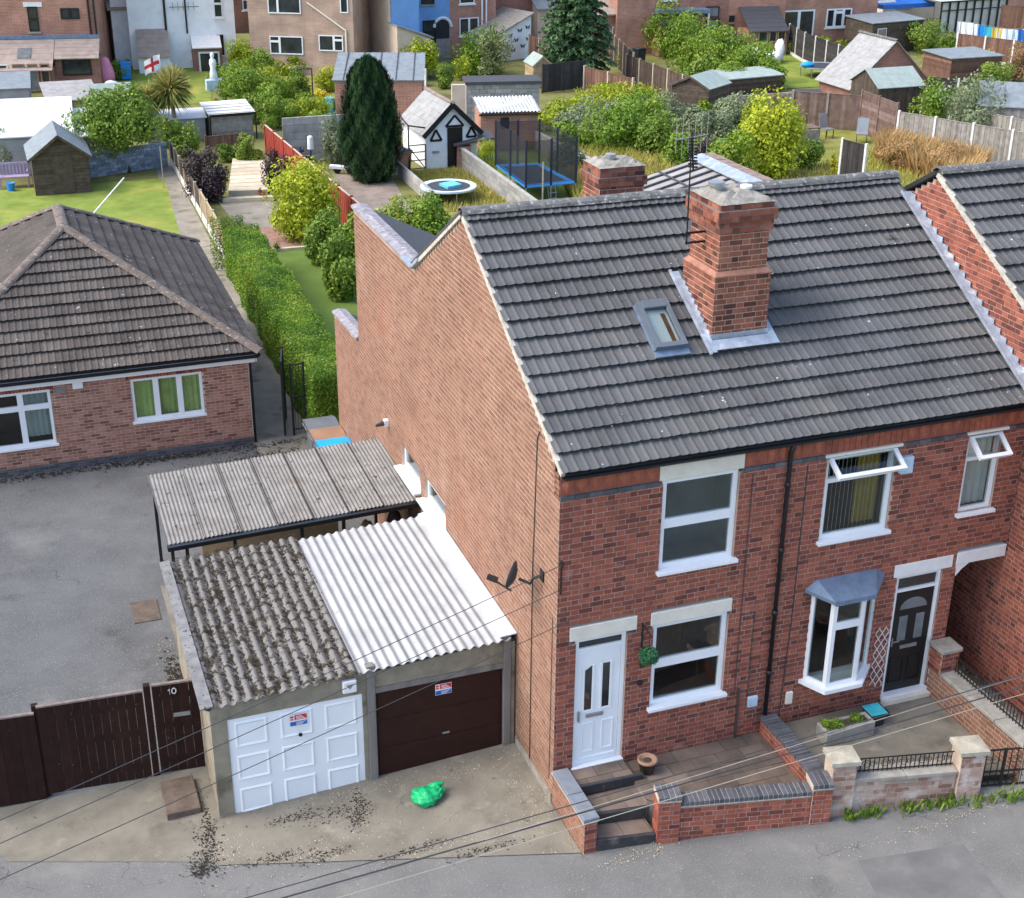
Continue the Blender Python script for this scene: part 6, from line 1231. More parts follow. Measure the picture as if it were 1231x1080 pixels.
m = MB(); c = p+d*0.27+Zv*(z_(-5.2)+1.52)+sd*0.02; m.bar(c, c+Zv*0.1, 0.018, 0.006, d); m.bar(c+Zv*0.085, c+Zv*0.085-d*0.025-Zv*0.02, 0.006, 0.014); pts = [c+d*(0.065+0.032*math.cos(a*math.pi/6))+Zv*(0.05+0.05*math.sin(a*math.pi/6)) for a in range(13)]; m.tube(pts, 0.009, 5); m.build('number', mt['whitewood'], t)
m = MB(); c = p+d*0.42+Zv*(z_(-5.2)+1.12)+sd*0.02; m.obox(c, d*0.13, sd*0.008, Zv*0.035); m.build('letter_plate', mt['metalgrey'], t)
for x, y in ((-7.31,3.22),(-5.63,3.08)): m = MB(); m.box(x-0.05,x+0.05,y,y+0.1,z_(x)-0.02,z_(x)+1.72); tag(m.build('gate_post', mt['brown_gate']), 'brown timber post between the two wide boarded gate leaves' if x < -6 else 'brown timber post where the numbered gate closes', 'post')
# ------------------------------------------------------------------ bins by the gable wall
def wheelie(lidm, bodym, loc, rz, label, group=None):
    t = thing('wheelie_bin', label, 'wheelie bin', loc, rz, group); m = MB(); w, d_, h = 0.24, 0.27, 0.95
    m.add([(-w,-d_,0.06),(w,-d_,0.06),(w,d_,0.06),(-w,d_,0.06),(-w-.05,-d_-.06,h),(w+.05,-d_-.06,h),(w+.05,d_+.06,h),(-w-.05,d_+.06,h)], [(0,3,2,1),(0,1,5,4),(1,2,6,5),(2,3,7,6),(3,0,4,7),(4,5,6,7)]); m.box(-w-.07,w+.07,-d_-.08,d_+.08,h-0.05,h); m.build('body', bodym, t, local=True, bevel=0.01)
    m = MB(); n = 8; vs = []; fs = []
    for i in range(n+1):
        a = i/n; x = (-w-.09)+(2*w+.18)*a; z = h+0.015+0.07*math.sin(math.pi*a)
        for y in (-d_-.09, d_+.11): vs.append((x,y,z))
        for y in (-d_-.09, d_+.11): vs.append((x,y,h+0.003))
    for i in range(n): b = i*4; fs += [(b,b+4,b+5,b+1),(b+2,b+6,b+4,b),(b+1,b+5,b+7,b+3)]
    fs += [(0,1,3,2),(n*4,n*4+2,n*4+3,n*4+1)]; m.add(vs, fs); m.build('lid', lidm, t, local=True)
    for sx in (-1, 1): m = MB(); m.tube([(sx*(w+.0),d_+.05,0.1),(sx*(w+.06),d_+.05,0.1)],0.1,12); m.build('wheel', mt['black'], t, local=True)
    m = MB(); m.tube([(-w,d_+.12,h-0.05),(w,d_+.12,h-0.05)],0.018,6); m.build('handle', bodym, t, local=True); return t
wheelie(mt['bin_grey'], mt['bin_grey'], (-0.38,13.75,GZ), math.radians(90), 'wheelie bin with grey lid in the row beside the gable wall')
wheelie(mt['bin_brown'], mt['bin_grey'], (-0.38,13.1,GZ), math.radians(90), 'wheelie bin with brown lid in the row beside the gable wall')
wheelie(mt['cyan_lid'], mt['bin_grey'], (-0.38,12.45,GZ), math.radians(90), 'wheelie bin with bright blue lid in the row beside the gable wall')
# ------------------------------------------------------------------ clipped hedge
def box_hedge(label, x0a, x1a, x0b, x1b, ya, yb, ha, hb, mat, n, leaf=0.07):
    t = thing('clipped_hedge', label, 'hedge', ((x0a+x1a)/2, ya, GZ)); f = rng.random(n); y = ya+(yb-ya)*f; x0 = x0a+(x0b-x0a)*f; x1 = x1a+(x1b-x1a)*f; h = ha+(hb-ha)*f
    wob = 0.06*np.sin(y*1.7)+0.05*np.sin(y*4.3+1); s = rng.random(n); tot = 2*np.mean(h)+np.mean(x1-x0); c1 = np.mean(h)/tot; c2 = c1+np.mean(x1-x0)/tot
    X = np.where(s < c1, x0, np.where(s < c2, x0+(x1-x0)*(s-c1)/(c2-c1), x1)); Z_ = np.where(s < c1, h*s/c1, np.where(s < c2, h, h*(1-(s-c2)/(1-c2))))
    edge = np.minimum(1.0, np.minimum(X-x0, x1-X)/0.18); Z_ = np.where((s >= c1) & (s < c2), Z_-0.10*(1-edge)**2, Z_)
    Nn = np.stack([np.where(s < c1, -1.0, np.where(s < c2, 0, 1.0)), np.zeros(n), np.where((s >= c1) & (s < c2), 1.0, 0.15)], 1)
    ne = int(n*0.10); ends = rng.random(n) < 0.09; y = np.where(ends, np.where(rng.random(n) < 0.6, ya, yb), y); xr = rng.random(n); X = np.where(ends, x0a+(x1a-x0a)*xr, X); Z_ = np.where(ends, rng.random(n)*ha, Z_); Nn[ends] = (0,-1,0.1)
    P = np.stack([X+wob*0.6+rng.normal(0,0.022,n), y+rng.normal(0,0.025,n), GZ+np.maximum(Z_, 0.02)+rng.normal(0,0.022,n)+0.05*np.sin(y*0.9)+0.04*np.sin(y*2.9+2)], 1)
    ti = 0.44+0.26*np.sin(y*2.1+3*Z_)*np.sin(X*5+y)+rng.uniform(-0.3,0.3,n)+np.where((s >= c1) & (s < c2), 0.12*np.sin(y*1.3), 0)
    leaf_mesh('foliage', mt[mat], P, Nn, leaf, 0.6, ti, t, bias=0.7)
    m = MB(); m.add([(x0a+.1,ya+.1,GZ),(x1a-.1,ya+.1,GZ),(x1b-.1,yb-.1,GZ),(x0b+.1,yb-.1,GZ),(x0a+.12,ya+.12,GZ+ha-.14),(x1a-.12,ya+.12,GZ+ha-.14),(x1b-.12,yb-.12,GZ+hb-.14),(x0b+.12,yb-.12,GZ+hb-.14)], [(0,1,5,4),(1,2,6,5),(2,3,7,6),(3,0,4,7),(4,5,6,7)], 0.35); m.build('opaque_core', mt[mat], t)  # dark leaf-coloured core added inside the hedge to block light
box_hedge('long clipped green hedge running along the garden path', -0.38, 0.72, 0.02, 1.15, 14.6, 29.6, 1.78, 1.45, 'leaf_hedge', 110000, 0.055)
# iron side gate by the hedge
t = thing('tall_iron_gate', 'tall black iron gate standing open between bungalow and hedge', 'gate', (-0.75,15.5,GZ)); m = MB()
a, b = Vector((-0.95,15.35,GZ+0.05)), Vector((-0.72,16.35,GZ+0.05))
for q in (a, b): m.bar(q, q+Zv*1.95, 0.05, 0.05, (1,0,0))
for zz in (0.1,1.0,1.9): m.bar(a+Zv*zz, b+Zv*zz, 0.03, 0.04)
m.build('gate_frame', mt['iron'], t); m = MB()
for k in range(8): q = a.lerp(b,(k+0.5)/8); m.bar(q+Zv*0.1, q+Zv*1.9, 0.016, 0.016, (1,0,0))
m.build('bar', mt['iron'], t); m = MB(); c = Vector((-0.40,15.42,GZ)); m.bar(c, c+Zv*1.9, 0.05, 0.05, (1,0,0)); m.bar(Vector((-0.72,15.4,GZ)), Vector((-0.72,15.4,GZ+1.9)), 0.05, 0.05, (1,0,0))
for zz in (0.15,1.0,1.85): m.bar((-0.72,15.4,GZ+zz),(-0.40,15.42,GZ+zz),0.02,0.03)
for k in range(4): x = -0.66+k*0.07; m.bar((x,15.41,GZ+0.1),(x,15.41,GZ+1.85),0.012,0.012,(1,0,0))
m.build('side_panel', mt['iron'], t)
# ------------------------------------------------------------------ overhead wires
def wire(label, P0, P1, r, mat, sag=0.15, grp=None):
    P0 = Vector(P0); P1 = Vector(P1); pts = []
    for i in range(25): f = i/24; pts.append(P0.lerp(P1, f)-Zv*(4*sag*f*(1-f)))
    m = MB(); m.tube(pts, r, 5); return tag(m.build('overhead_wire', mt[mat]), label, 'wire', grp)
WY = -4.0
def span(u0, v0, u1, v1, ext0=0.6, ext1=0.4):
    a, b = Yp(u0,v0,WY), Yp(u1,v1,WY); return a+(a-b)*ext0, b+(b-a)*ext1
for lab, u0, v0, u1, v1, r, mm, sg in (('thick dark overhead wire crossing in front of the patio', 324,1080,1231,822,0.010,'wire',0.05),('thin dark overhead wire crossing in front of the patio', 450,1034,947,892,0.007,'wire',0.02),('pale overhead wire crossing in front of the black door', 640,991,1231,811,0.0055,'wire_pale',0.02),('pale overhead wire crossing in front of the front garden walls', 713,987,1231,833,0.0055,'wire_pale',0.02)):
    a, b = span(u0,v0,u1,v1,1.6,1.2); wire(lab, a, b, r, mm, sg)
K = Vector((0.06,-0.04,3.3))
for lab, u0, v0, e in (('thin service wire reaching the house corner, uppermost of three', 0,975,Vector((0.05,-0.04,3.55))),('thin service wire reaching the house corner, middle of three', 0,1003,Vector((0.05,-0.04,3.15))),('thin service wire reaching the wall above the white door', 60,1020,Vector((0.25,-0.04,2.62)))):
    a = Yp(u0,v0,-3.0); wire(lab, a+(a-e)*1.4, e, 0.0055, 'wire', 0.12)
t = thing('wire_bracket', 'small wire bracket on the house corner taking the service wires', 'bracket', (0.05,-0.02,3.3)); m = MB(); m.bar((0.05,-0.012,3.05),(0.05,-0.012,3.6),0.02,0.012,(0,1,0)); m.tube([(0.05,-0.04,3.5),(0.05,-0.04,3.58)],0.018,6); m.build('plate', mt['iron'], t)
# ================================================================== BACK GARDENS
def gp2(u, v): p = G(u, v); return (p.x, p.y)
# ---- left boundary fence of the long garden, dark panels then tan panels
fence('panel_fence', 'low dark panel fence with pale posts on white gravel boards beside the path', [(0.42,45.6),(0.28,36.2)], 1.0, mt['fence_dark'], mt['post'], panel=1.55, gravel=0.32, gravelmat=mt['postwhite'])
fence('tan_panel_fence', 'low new tan panel fence continuing the dark fence to the hedge', [(0.27,36.1),(0.18,30.0)], 1.1, mt['fence_tan'], mt['post'], panel=1.55, gravel=0.32, gravelmat=mt['postwhite'])
fence('red_fence', 'bright red boarded fence dividing the patio garden from its neighbour', [(4.72,46.4),(5.25,31.0)], 1.3, mt['fence_red'], mt['fence_red'], panel=1.8, board=0.12, capmat=mt['post'])
# concrete panel wall beyond
def panel_wall(name, label, p, q, h, mat, rows, cols, cat='wall', th=0.1, capm=None, postm=None):
    p = Vector((*p, GZ)); q = Vector((*q, GZ)); d = q-p; L = d.length; d.normalize(); sd = d.cross(Zv); t = thing(name, label, cat, tuple((p+q)/2))
    core = MB(); core.obox((p+q)/2+Zv*(h/2), d*(L/2), sd*(th/2-0.02), Zv*(h/2-0.01)); core.build('joint_core', mt['mortar_dark'], t)
    for i in range(cols):
        for j in range(rows):
            off = 0.5 if (j % 2 and rows > 3) else 0; a = (i-off)/cols; b = (i+1-off)/cols; a = max(a, 0); 
            if i == cols-1: b = 1.0
            c = p+d*(L*(a+b)/2)+Zv*(h*(j+0.5)/rows); m = MB(); m.obox(c, d*(L*(b-a)/2-0.008), sd*(th/2), Zv*(h/rows/2-0.007), R_()); m.build('wall_block', mat, t)
    if capm: m = MB(); m.obox((p+q)/2+Zv*(h+0.03), d*(L/2+0.02), sd*(th/2+0.03), Zv*0.03); m.build('coping', capm, t)
    return t
panel_wall('concrete_panel_wall', 'tall grey concrete panel wall behind the exercise frame', gp2(342,196), gp2(424,190), 1.95, mt['conc_panel'], 6, 3)
panel_wall('long_block_wall', 'long grey block wall between the trampoline gardens', gp2(556,203), gp2(700,312), 0.85, mt['block'], 4, 22, capm=mt['conc_panel'])
panel_wall('far_block_wall', 'grey block wall behind the netted trampoline', gp2(640,178), gp2(760,242), 0.8, mt['block'], 4, 14, capm=mt['conc_panel'])
panel_wall('low_garden_wall', 'low weathered concrete wall at the foot of the tall cypress', gp2(473,206), gp2(520,248), 0.62, mt['conc_panel'], 2, 6)
panel_wall('painted_brick_wall', 'blue grey painted brick wall behind the small leafy tree', gp2(108,214), gp2(202,200), 1.05, mt['bluewall'] if 'bluewall' in mt else mt.setdefault('bluewall', M('bluewall', (0,0,0), 0.85, [(0.14,0.18,0.24),(0.20,0.25,0.32),(0.30,0.35,0.42)], 0.3, 5)), 8, 10)
# ground patches in the long garden
sheet('brick_paving', [gp2(300,274),gp2(355,272),gp2(372,299),gp2(316,303)], 0.004, mt['pav'] if 'pav' in mt else mt.setdefault('pav', M('pav', (0.30,0.16,0.12), 0.9, mott=0.25, mscale=4, spots=[((0.22,0.19,0.16),2,0.5,0.7)])))
sheet('concrete_patch', [gp2(262,243),gp2(326,241),gp2(352,272),gp2(288,275)], 0.003, mt['path'])
sheet('gravel_yard', [gp2(356,205),gp2(470,212),gp2(500,262),gp2(430,262),gp2(350,240)], 0.002, M('gravel', (0.26,0.21,0.17), 0.95, mott=0.25, mscale=2, bump=0.5, bscale=30))
sheet('rough_grass', [gp2(490,205),gp2(560,200),gp2(668,262),gp2(530,262)], 0.005, mt['meadow'])
sheet('rough_grass', [gp2(560,185),gp2(660,178),gp2(760,250),gp2(690,268)], 0.003, mt['lawn'])
sheet('meadow', [gp2(660,165),gp2(990,120),gp2(1240,330),gp2(700,290)], 0.004, mt['meadow'])
sheet('garden_ground', [gp2(270,60),gp2(420,60),gp2(430,140),gp2(270,140)], 0.002, mt['meadow'])
sheet('far_lawn', [gp2(820,70),gp2(1040,55),gp2(1080,100),gp2(830,112)], 0.003, mt['lawn'])
sheet('alley', [gp2(425,92),gp2(470,92),gp2(462,-30),gp2(430,-30)], 0.004, mt['concrete'])
sheet('garden_ground', [gp2(130,125),gp2(255,125),gp2(250,75),gp2(140,75)], 0.002, mt['lawn'])
# sleepers, edging and deck
dk = thing('garden_deck', 'pale sand coloured timber deck with a step at the end of the garden', 'deck', tuple(G(298,215)))
a, b, c, d = G(275,237), G(322,235), G(318,194), G(280,197)
for k in range(9):
    f0, f1 = k/9, (k+1)/9-0.008; m = MB(); m.prism([a.lerp(d,f0), b.lerp(c,f0), b.lerp(c,f1), a.lerp(d,f1)], (0,0,0.24), R_()); m.build('deck_board', mt['plank_sand'], dk)
m = MB(); q0, q1 = G(268,243), G(330,240); m.bar(q0+Zv*0.08, q1+Zv*0.08, 0.3, 0.14); m.build('step', mt['plank_sand'], dk)
m = MB(); m.bar(G(310,304)+Zv*0.05, G(372,299)+Zv*0.05, 0.15, 0.1); tag(m.build('edging_sleeper', mt['plank_sand']), 'pale timber edging along the artificial lawn', 'edging')
# ---- small leafy tree, washing line, shed, bench in the bungalow garden
P = G(155,207); cpx = pxm(P); tree('small_garden_tree', 'small round leafy green tree beside the brown garden shed', P, 3.6, (P.x-0.1, P.y+0.3, GZ+2.15), (1.95,1.8,1.45), 'leaf_mid', 0.15, 11000, 0.12, k=60, tint=0.05)
m = MB(); pa, pb = Zp(149,214,GZ+0.9), Zp(107,263,GZ+1.6); m.bar(pa+(pa-pb)*0.0, pb+(pb-pa)*0.2, 0.04, 0.04); tag(m.build('washing_line_prop', mt['postwhite']), 'long white washing line prop slanting over the lawn', 'prop')
m = MB(); q = G(197,226); m.tube([q, q+Zv*1.7],0.025,6); tag(m.build('clothes_post', mt['metalgrey']), 'thin metal clothes post at the end of the path', 'post')
p0, p1 = G(44,236), G(110,231); u_ = (p1-p0); shed('garden_shed', 'dark brown timber shed with grey felt gable roof on the lawn', p0, u_, u_.length, 2.6, 1.55, 2.35, mt['shedwood'], mt['feltgrey'], ov=0.22, door=(0.75,0.75,1.5,mt['shedwood']))
def slat_bench(label, P, rz, mat):
    t = thing('garden_bench', label, 'bench', tuple(P), rz); m = MB(); m.box(-0.6,0.6,-0.25,0.2,0.40,0.44); m.build('seat', mat, t, local=True)
    for k in range(9): m = MB(); m.box(-0.57+k*0.135,-0.5+k*0.135,0.2,0.23,0.46,0.85); m.build('slat', mat, t, local=True)
    m = MB(); m.box(-0.6,0.6,0.195,0.235,0.85,0.93); m.build('backrest', mat, t, local=True)
    for x in (-0.57,0.53):
        for y in (-0.23,0.17): m = MB(); m.box(x,x+0.05,y,y+0.05,0,0.40); m.build('leg', mat, t, local=True)
        m = MB(); m.box(x,x+0.05,-0.25,0.19,0.60,0.64); m.build('armrest', mat, t, local=True)
slat_bench('lilac slatted garden bench beside the brown shed', G(18,224), math.radians(-5), mt['lilac'])
m = MB(); q = G(13,226)-Vector((0,0.5,0)); m.lathe(q, [(0.13,0),(0.17,0.3),(0.17,0.32),(0.15,0.3)], 14); tag(m.build('bucket', mt['blue_plastic']), 'blue bucket on the ground before the lilac bench', 'bucket')
# ---- long white roofed outbuilding and its neighbours
def pent(name, label, uf0, vf0, uf1, vf1, d, hw, hr, wall, roof, cat='outbuilding', ov=0.1, z=GZ, **k):
    a, b = G(uf0,vf0), G(uf1,vf1); return shed(name, label, a, b-a, (b-a).length, d, hw, hr, wall, roof, board=0.5, ov=ov, cat=cat, gable='pent', **k)
mt['far_white'] = M('far_white', (0.62,0.63,0.64), 0.6, mott=0.1, mscale=1.0)
mt['render_grey'] = M('render_grey', (0.30,0.30,0.31), 0.9, mott=0.15, mscale=2)
mt['render_white'] = M('render_white', (0.80,0.82,0.84), 0.85, mott=0.08, mscale=2)
mt['render_cream'] = M('render_cream', (0.58,0.47,0.37), 0.9, mott=0.12, mscale=1.5)
mt['render_blue'] = M('render_blue', (0.17,0.34,0.62), 0.85, mott=0.1, mscale=1.5)
pent('white_roof_outbuilding', 'long grey outbuilding with bright white sloping roof behind the shed', -70,216, 92,207, 3.6, 1.55, 2.45, mt['render_grey'], mt['far_white'])
pent('white_roof_outbuilding', 'lower white roofed outbuilding partly hidden by the small tree', 97,203, 132,200, 2.6, 1.3, 2.0, mt['render_grey'], mt['far_white'])
pent('low_white_roof_store', 'low store with flat white roof behind the spiky palm', 178,172, 248,168, 1.4, 1.0, 1.15, mt['render_grey'], mt['far_white'])
pent('dark_roof_store', 'low store with plain dark grey roof behind the white roofed outbuilding', 62,158, 122,154, 3.2, 1.35, 1.7, mt['brick_far_dark'], mt['slate_grey'])
pent('grey_roof_store', 'store with pale grey roof at the foot of the brick house', -20,150, 40,147, 3.0, 1.6, 1.9, mt['render_grey'], mt['feltgrey'])
p0, p1 = G(118,150), G(162,147); shed('hipped_roof_summerhouse', 'summerhouse with pale green roof behind the small tree', p0, p1-p0, (p1-p0).length, 1.8, 1.1, 1.75, mt['render_grey'], mt['feltgreen'], gable='side')
# ---- garden shelter with slatted lean-to roof
p0, p1 = G(257,170), G(305,166); t = shed('garden_shelter', 'grey panelled garden shelter with slatted black edged roof', p0, p1-p0, (p1-p0).length, 1.5, 1.15, 1.45, mt['fence_grey'], mt['whitewood'], gable='pent', ov=0.15)
uu = (p1-p0).normalized(); dd = Zv.cross(uu)
for k in range(4): m = MB(); q = p0+Zv*(1.24+0.06*k)+dd*(0.05+0.36*k)-uu*0.15; m.bar(q, q+uu*((p1-p0).length+0.3), 0.16, 0.03); m.build('roof_slat', mt['metalgrey'] if k % 2 else mt['bin_brown'], t)
m = MB(); m.bar(p0+Zv*1.18-dd*0.14-uu*0.15, p1+Zv*1.18-dd*0.14+uu*0.15, 0.04, 0.12); m.bar(p1+uu*0.12-dd*0.14, p1+uu*0.12-dd*0.14+Zv*1.15, 0.06, 0.06, (0,1,0)); m.bar(p0-uu*0.12-dd*0.14, p0-uu*0.12-dd*0.14+Zv*1.15, 0.06, 0.06, (0,1,0)); m.build('edge_trim', mt['black'], t)
fence('low_picket_fence', 'low dark red picket fence in front of the garden shelter', [gp2(248,178),gp2(292,174)], 0.5, mt['fence_brown'], mt['fence_brown'], panel=1.5, board=0.1)
# ---- shrubs round the long garden
bush('purple_shrub', 'dark purple leaved shrub beside the panel fence and deck', 247,246, 62, 60, 'leaf_purple', 0.11, 3600)
bush('purple_shrub', 'smaller dark purple shrub against the red fence', 334,232, 44, 48, 'leaf_purple', 0.10, 2200)
bush('lime_shrub', 'big rounded lime green shrub at the edge of the brick paving', 366,294, 96, 92, 'leaf_lime', 0.13, 9000, k=60)
bush('green_shrub', 'mid green shrub growing at the foot of the lime shrub', 392,322, 62, 66, 'leaf_mid', 0.12, 3600, tint=0.15)
bush('green_shrub', 'leafy green shrub spilling over the artificial lawn', 408,366, 56, 84, 'leaf_mid', 0.13, 4200, tint=0.1)
bush('green_shrub', 'bushy bright green shrub beside the outrigger wall', 418,345, 50, 80, 'leaf_hedge', 0.13, 3200)
bush('small_conifer_shrub', 'tiny round green shrub on the brick paving', 333,303, 10, 12, 'leaf_mid', 0.05, 350)
bush('orchard_shrub', 'light green feathery shrub rising behind the outrigger coping', 470,318, 62, 72, 'leaf_hedge', 0.13, 4800, tint=0.12)
bush('orchard_shrub', 'light green shrub rising behind the dark outrigger roof', 515,322, 66, 78, 'leaf_hedge', 0.13, 4800, tint=0.08)
bush('bay_shrub', 'glossy dark and light green shrub at the end of the deck', 300,200, 36, 36, 'leaf_mid', 0.11, 2200, tint=0.15)
bush('ground_shrub', 'low dark green shrub before the picket fence', 272,197, 34, 22, 'leaf_mid', 0.1, 1300)
bush('berry_shrub', 'loose olive green shrub beside the palm trunk', 222,190, 44, 42, 'leaf_mid', 0.12, 2200, tint=0.1)
bush('berry_shrub', 'olive green shrub behind the fence corner', 205,180, 40, 34, 'leaf_hedge', 0.12, 1800)
bush('silver_shrub', 'pale silver green shrub leaning on the concrete panel wall', 400,200, 32, 62, 'leaf_silver', 0.1, 2300)
bush('pink_flowers', 'small pink flowering plant at the corner of the deck', 313,240, 14, 14, 'leaf_pink', 0.07, 350)
bush('blossom_shrub', 'pale blossoming shrub at the far end of the lawn', 5,212, 34, 50, 'leaf_pale', 0.11, 1500)
bush('mixed_shrub', 'tangled green shrubs in the wild garden before the beige house', 300,135, 70, 52, 'leaf_hedge', 0.13, 3600, tint=0.05)
bush('mixed_shrub', 'dark green shrub behind the garden shelter', 290,122, 50, 36, 'leaf_mid', 0.12, 2400)
bush('golden_shrub', 'golden yellow green shrub beside the white house', 290,92, 40, 38, 'leaf_lime', 0.13, 2400)
bush('mixed_shrub', 'bright green shrub growing over the concrete panel wall', 330,158, 60, 36, 'leaf_hedge', 0.12, 2400)
bush('mixed_shrub', 'mid green shrub near the rose arch', 318,118, 46, 34, 'leaf_lime', 0.12, 1900, tint=-0.15)
bush('lime_shrub', 'light lime shrub near the blue barrel', 393,112, 36, 34, 'leaf_lime', 0.11, 1900)
bush('golden_plant', 'yellow flowering plants beside the blue water butt', 392,130, 30, 22, 'leaf_yellow', 0.1, 1200)
bush('mixed_shrub', 'leafy ground cover under the beige house windows', 360,140, 70, 22, 'leaf_hedge', 0.12, 1800, tint=0.1)
bush('box_ball', 'yellow green shrub near the statue', 262,106, 36, 28, 'leaf_hedge', 0.11, 1300)
bush('box_ball', 'dark green shrub behind the statue', 240,84, 34, 26, 'leaf_mid', 0.12, 1300)
bush('box_ball', 'dark clipped shrub beside the wild garden', 292,128, 42, 26, 'leaf_dark', 0.1, 1300, tint=0.3)
bush('golden_shrub', 'yellow conifer between the brick house and the white house', 136,70, 20, 60, 'leaf_yellow', 0.12, 1500, tint=-0.2)
bush('flower_bed', 'flower bed with green plants beside the blue bin', 140,98, 40, 24, 'leaf_hedge', 0.1, 1300)
bush('flower_bed', 'pale rambling roses by the brick house wall', 110,88, 28, 34, 'leaf_pale', 0.11, 1100)
for i, (u, v, w, h, mm, ti) in enumerate([(275,118,44,40,'leaf_mid',.2),(312,104,44,40,'leaf_hedge',.1),(340,128,52,36,'leaf_hedge',0),(372,150,50,30,'leaf_lime',-.15),(268,150,30,30,'leaf_hedge',.1),(345,92,40,24,'leaf_lime',-.2),(325,146,50,40,'leaf_hedge',.1),(358,118,40,26,'leaf_mid',.15),(300,150,40,32,'leaf_mid',.2),(385,160,44,24,'leaf_hedge',.1)]):
    bush('overgrown_shrub', ['green shrub beside the statue lawn','feathery green shrub below the picture window','spreading green shrub in the wild garden','lime shrub above the concrete panel wall','small leafy shrub behind the shelter roof','low lime shrub left of the rose arch','tangled shrub spilling towards the red fence','mid green shrub under the rose arch','dark leafy shrub near the red fence end','loose green shrub over the panel wall top'][i], u, v, w, h, mm, 0.13, 2200, tint=ti)
# ---- cordyline palm
P = G(212,170); t = thing('cordyline_palm', 'spiky cordyline palm with two tufted heads on bare trunks', 'palm', tuple(P)); s = pxm(P); m = MB()
h1, h2 = P+Vector((-0.1,0,2.3)), P+Vector((-1.1,0.4,1.9)); m.tube([P, P+Vector((0.02,0,1.1)), h1],[0.13,0.1,0.09],8); m.tube([P+Vector((-0.6,0.3,0)), P+Vector((-0.8,0.35,0.9)), h2],[0.11,0.09,0.08],8); m.build('trunk', mt['palmtrunk'] if 'palmtrunk' in mt else mt.setdefault('palmtrunk', M('palmtrunk', (0.30,0.25,0.19), 0.9, mott=0.3, mscale=8)), t, smooth=True)
V = []; T_ = []
for hd, nn, rr in ((h1,520,1.25),(h2,420,1.1),(h1+Vector((0.25,0.5,0.35)),320,1.0)):
    for i in range(nn):
        d = Vector((random.gauss(0,1),random.gauss(0,1),random.gauss(0.25,0.75))).normalized(); L = rr*U(0.7,1.05); sd = d.cross(Vector((U(-1,1),U(-1,1),U(-1,1)))).normalized()*0.035; mid = hd+d*L*0.6; tip = hd+d*L-Zv*(0.25*L*(1-abs(d.z)))
        V.append([hd+d*0.05-sd*0.6, mid-sd, tip, mid+sd]); T_.append(min(1,max(0,0.35+0.35*d.z+U(-.25,.3))))
quad_mesh('crown', mt['leaf_palm'], np.array([[tuple(p) for p in q] for q in V], float), np.array(T_), t)
# ---- tall cypress
P = G(446,224)+Vector((0.3,1.0,0)); t = thing('tall_cypress', 'tall dense dark green columnar cypress tree', 'tree', (P.x,P.y,GZ)); m = MB(); m.tube([(P.x,P.y,GZ),(P.x,P.y,GZ+3.8)],[0.16,0.04],8); m.build('trunk', mt['bark'], t)
n = 36000; H = 4.85; f = rng.random(n)**0.85; a = rng.random(n)*6.283
prof = np.interp(f, [0,0.06,0.2,0.45,0.7,0.88,0.96,1.0], [0.7,1.0,1.24,1.25,1.02,0.74,0.5,0.12]); lump_ = 1+0.11*np.sin(a*5+f*9)+0.09*np.sin(a*11-f*23)+0.05*np.sin(a*17+f*40); r = 0.9*prof*lump_*rng.uniform(0.84,1.12,n)
C_ = np.stack([P.x+r*np.cos(a), P.y+r*np.sin(a), GZ+0.1+f*H+rng.normal(0,0.05,n)],1); N_ = np.stack([np.cos(a),np.sin(a),0.35+0*a],1); ti = 0.3+0.35*(lump_-1)/0.15+rng.uniform(-0.25,0.25,n)
V = np.empty((n,4,3)); az = np.stack([-np.sin(a),np.cos(a),0*a],1); ln = rng.uniform(0.10,0.24,(n,1)); up = np.stack([0.25*np.cos(a)+rng.normal(0,.15,n),0.25*np.sin(a)+rng.normal(0,.15,n),np.ones(n)],1); wd = rng.uniform(0.02,0.05,(n,1))
V[:,0] = C_-up*ln*0.5; V[:,1] = C_+az*wd; V[:,2] = C_+up*ln*0.5; V[:,3] = C_-az*wd; quad_mesh('crown', mt['leaf_dark'], V, np.clip(ti,0,1), t)
m = MB(); m.lathe((P.x,P.y,GZ+0.1),[(0.5,0),(0.85,0.5),(1.05,1.0),(1.05,2.1),(0.82,3.4),(0.52,4.2),(0.05,4.7)],14,0.1); m.build('opaque_core', mt['leaf_dark'], t)  # opaque core inside the crown in a dark leaf tint
bush('creeper', 'pale creeper climbing the shaded side of the cypress', 455,150, 12, 40, 'leaf_mid', 0.08, 500, tint=0.1)
# ---- big spruce
P = G(690,98); s = pxm(P); t = thing('big_spruce', 'big dark spruce with layered drooping branches behind the fences', 'tree', tuple(P)); H = 124/s/0.9; m = MB(); m.tube([P, P+Zv*H],[0.16,0.03],8)
Vc = []; Nc = []; Tc = []
for lv in range(17):
    f = lv/16; z = GZ+0.7+f*(H-0.7); rad = (53/s)*(1-f**1.3*0.62)*(0.85 if lv < 2 else 1); nb = 13
    for k in range(nb):
        a = 6.283*(k+0.5*(lv%2))/nb+U(-.2,.2); L = rad*U(0.75,1.1); ct = U(-0.15,0.15); m.tube([(P.x,P.y,z),(P.x+math.cos(a)*L*0.9,P.y+math.sin(a)*L*0.9,z-0.12*L)],[0.03,0.01],4)
        for j in range(120):
            q = R_()**0.6; w_ = (U(-1,1))*0.28*L*(0.35+q*(1.1-q)); x = P.x+math.cos(a)*L*q-math.sin(a)*w_; y = P.y+math.sin(a)*L*q+math.cos(a)*w_; zz = z+0.12*L*math.sin(q*2.2)-0.22*L*q*q-abs(w_)*0.25+U(-.04,.05)
            Vc.append((x,y,zz)); Nc.append((math.cos(a)*0.3,math.sin(a)*0.3,1)); Tc.append(0.25+0.5*q+ct+U(-.15,.15))
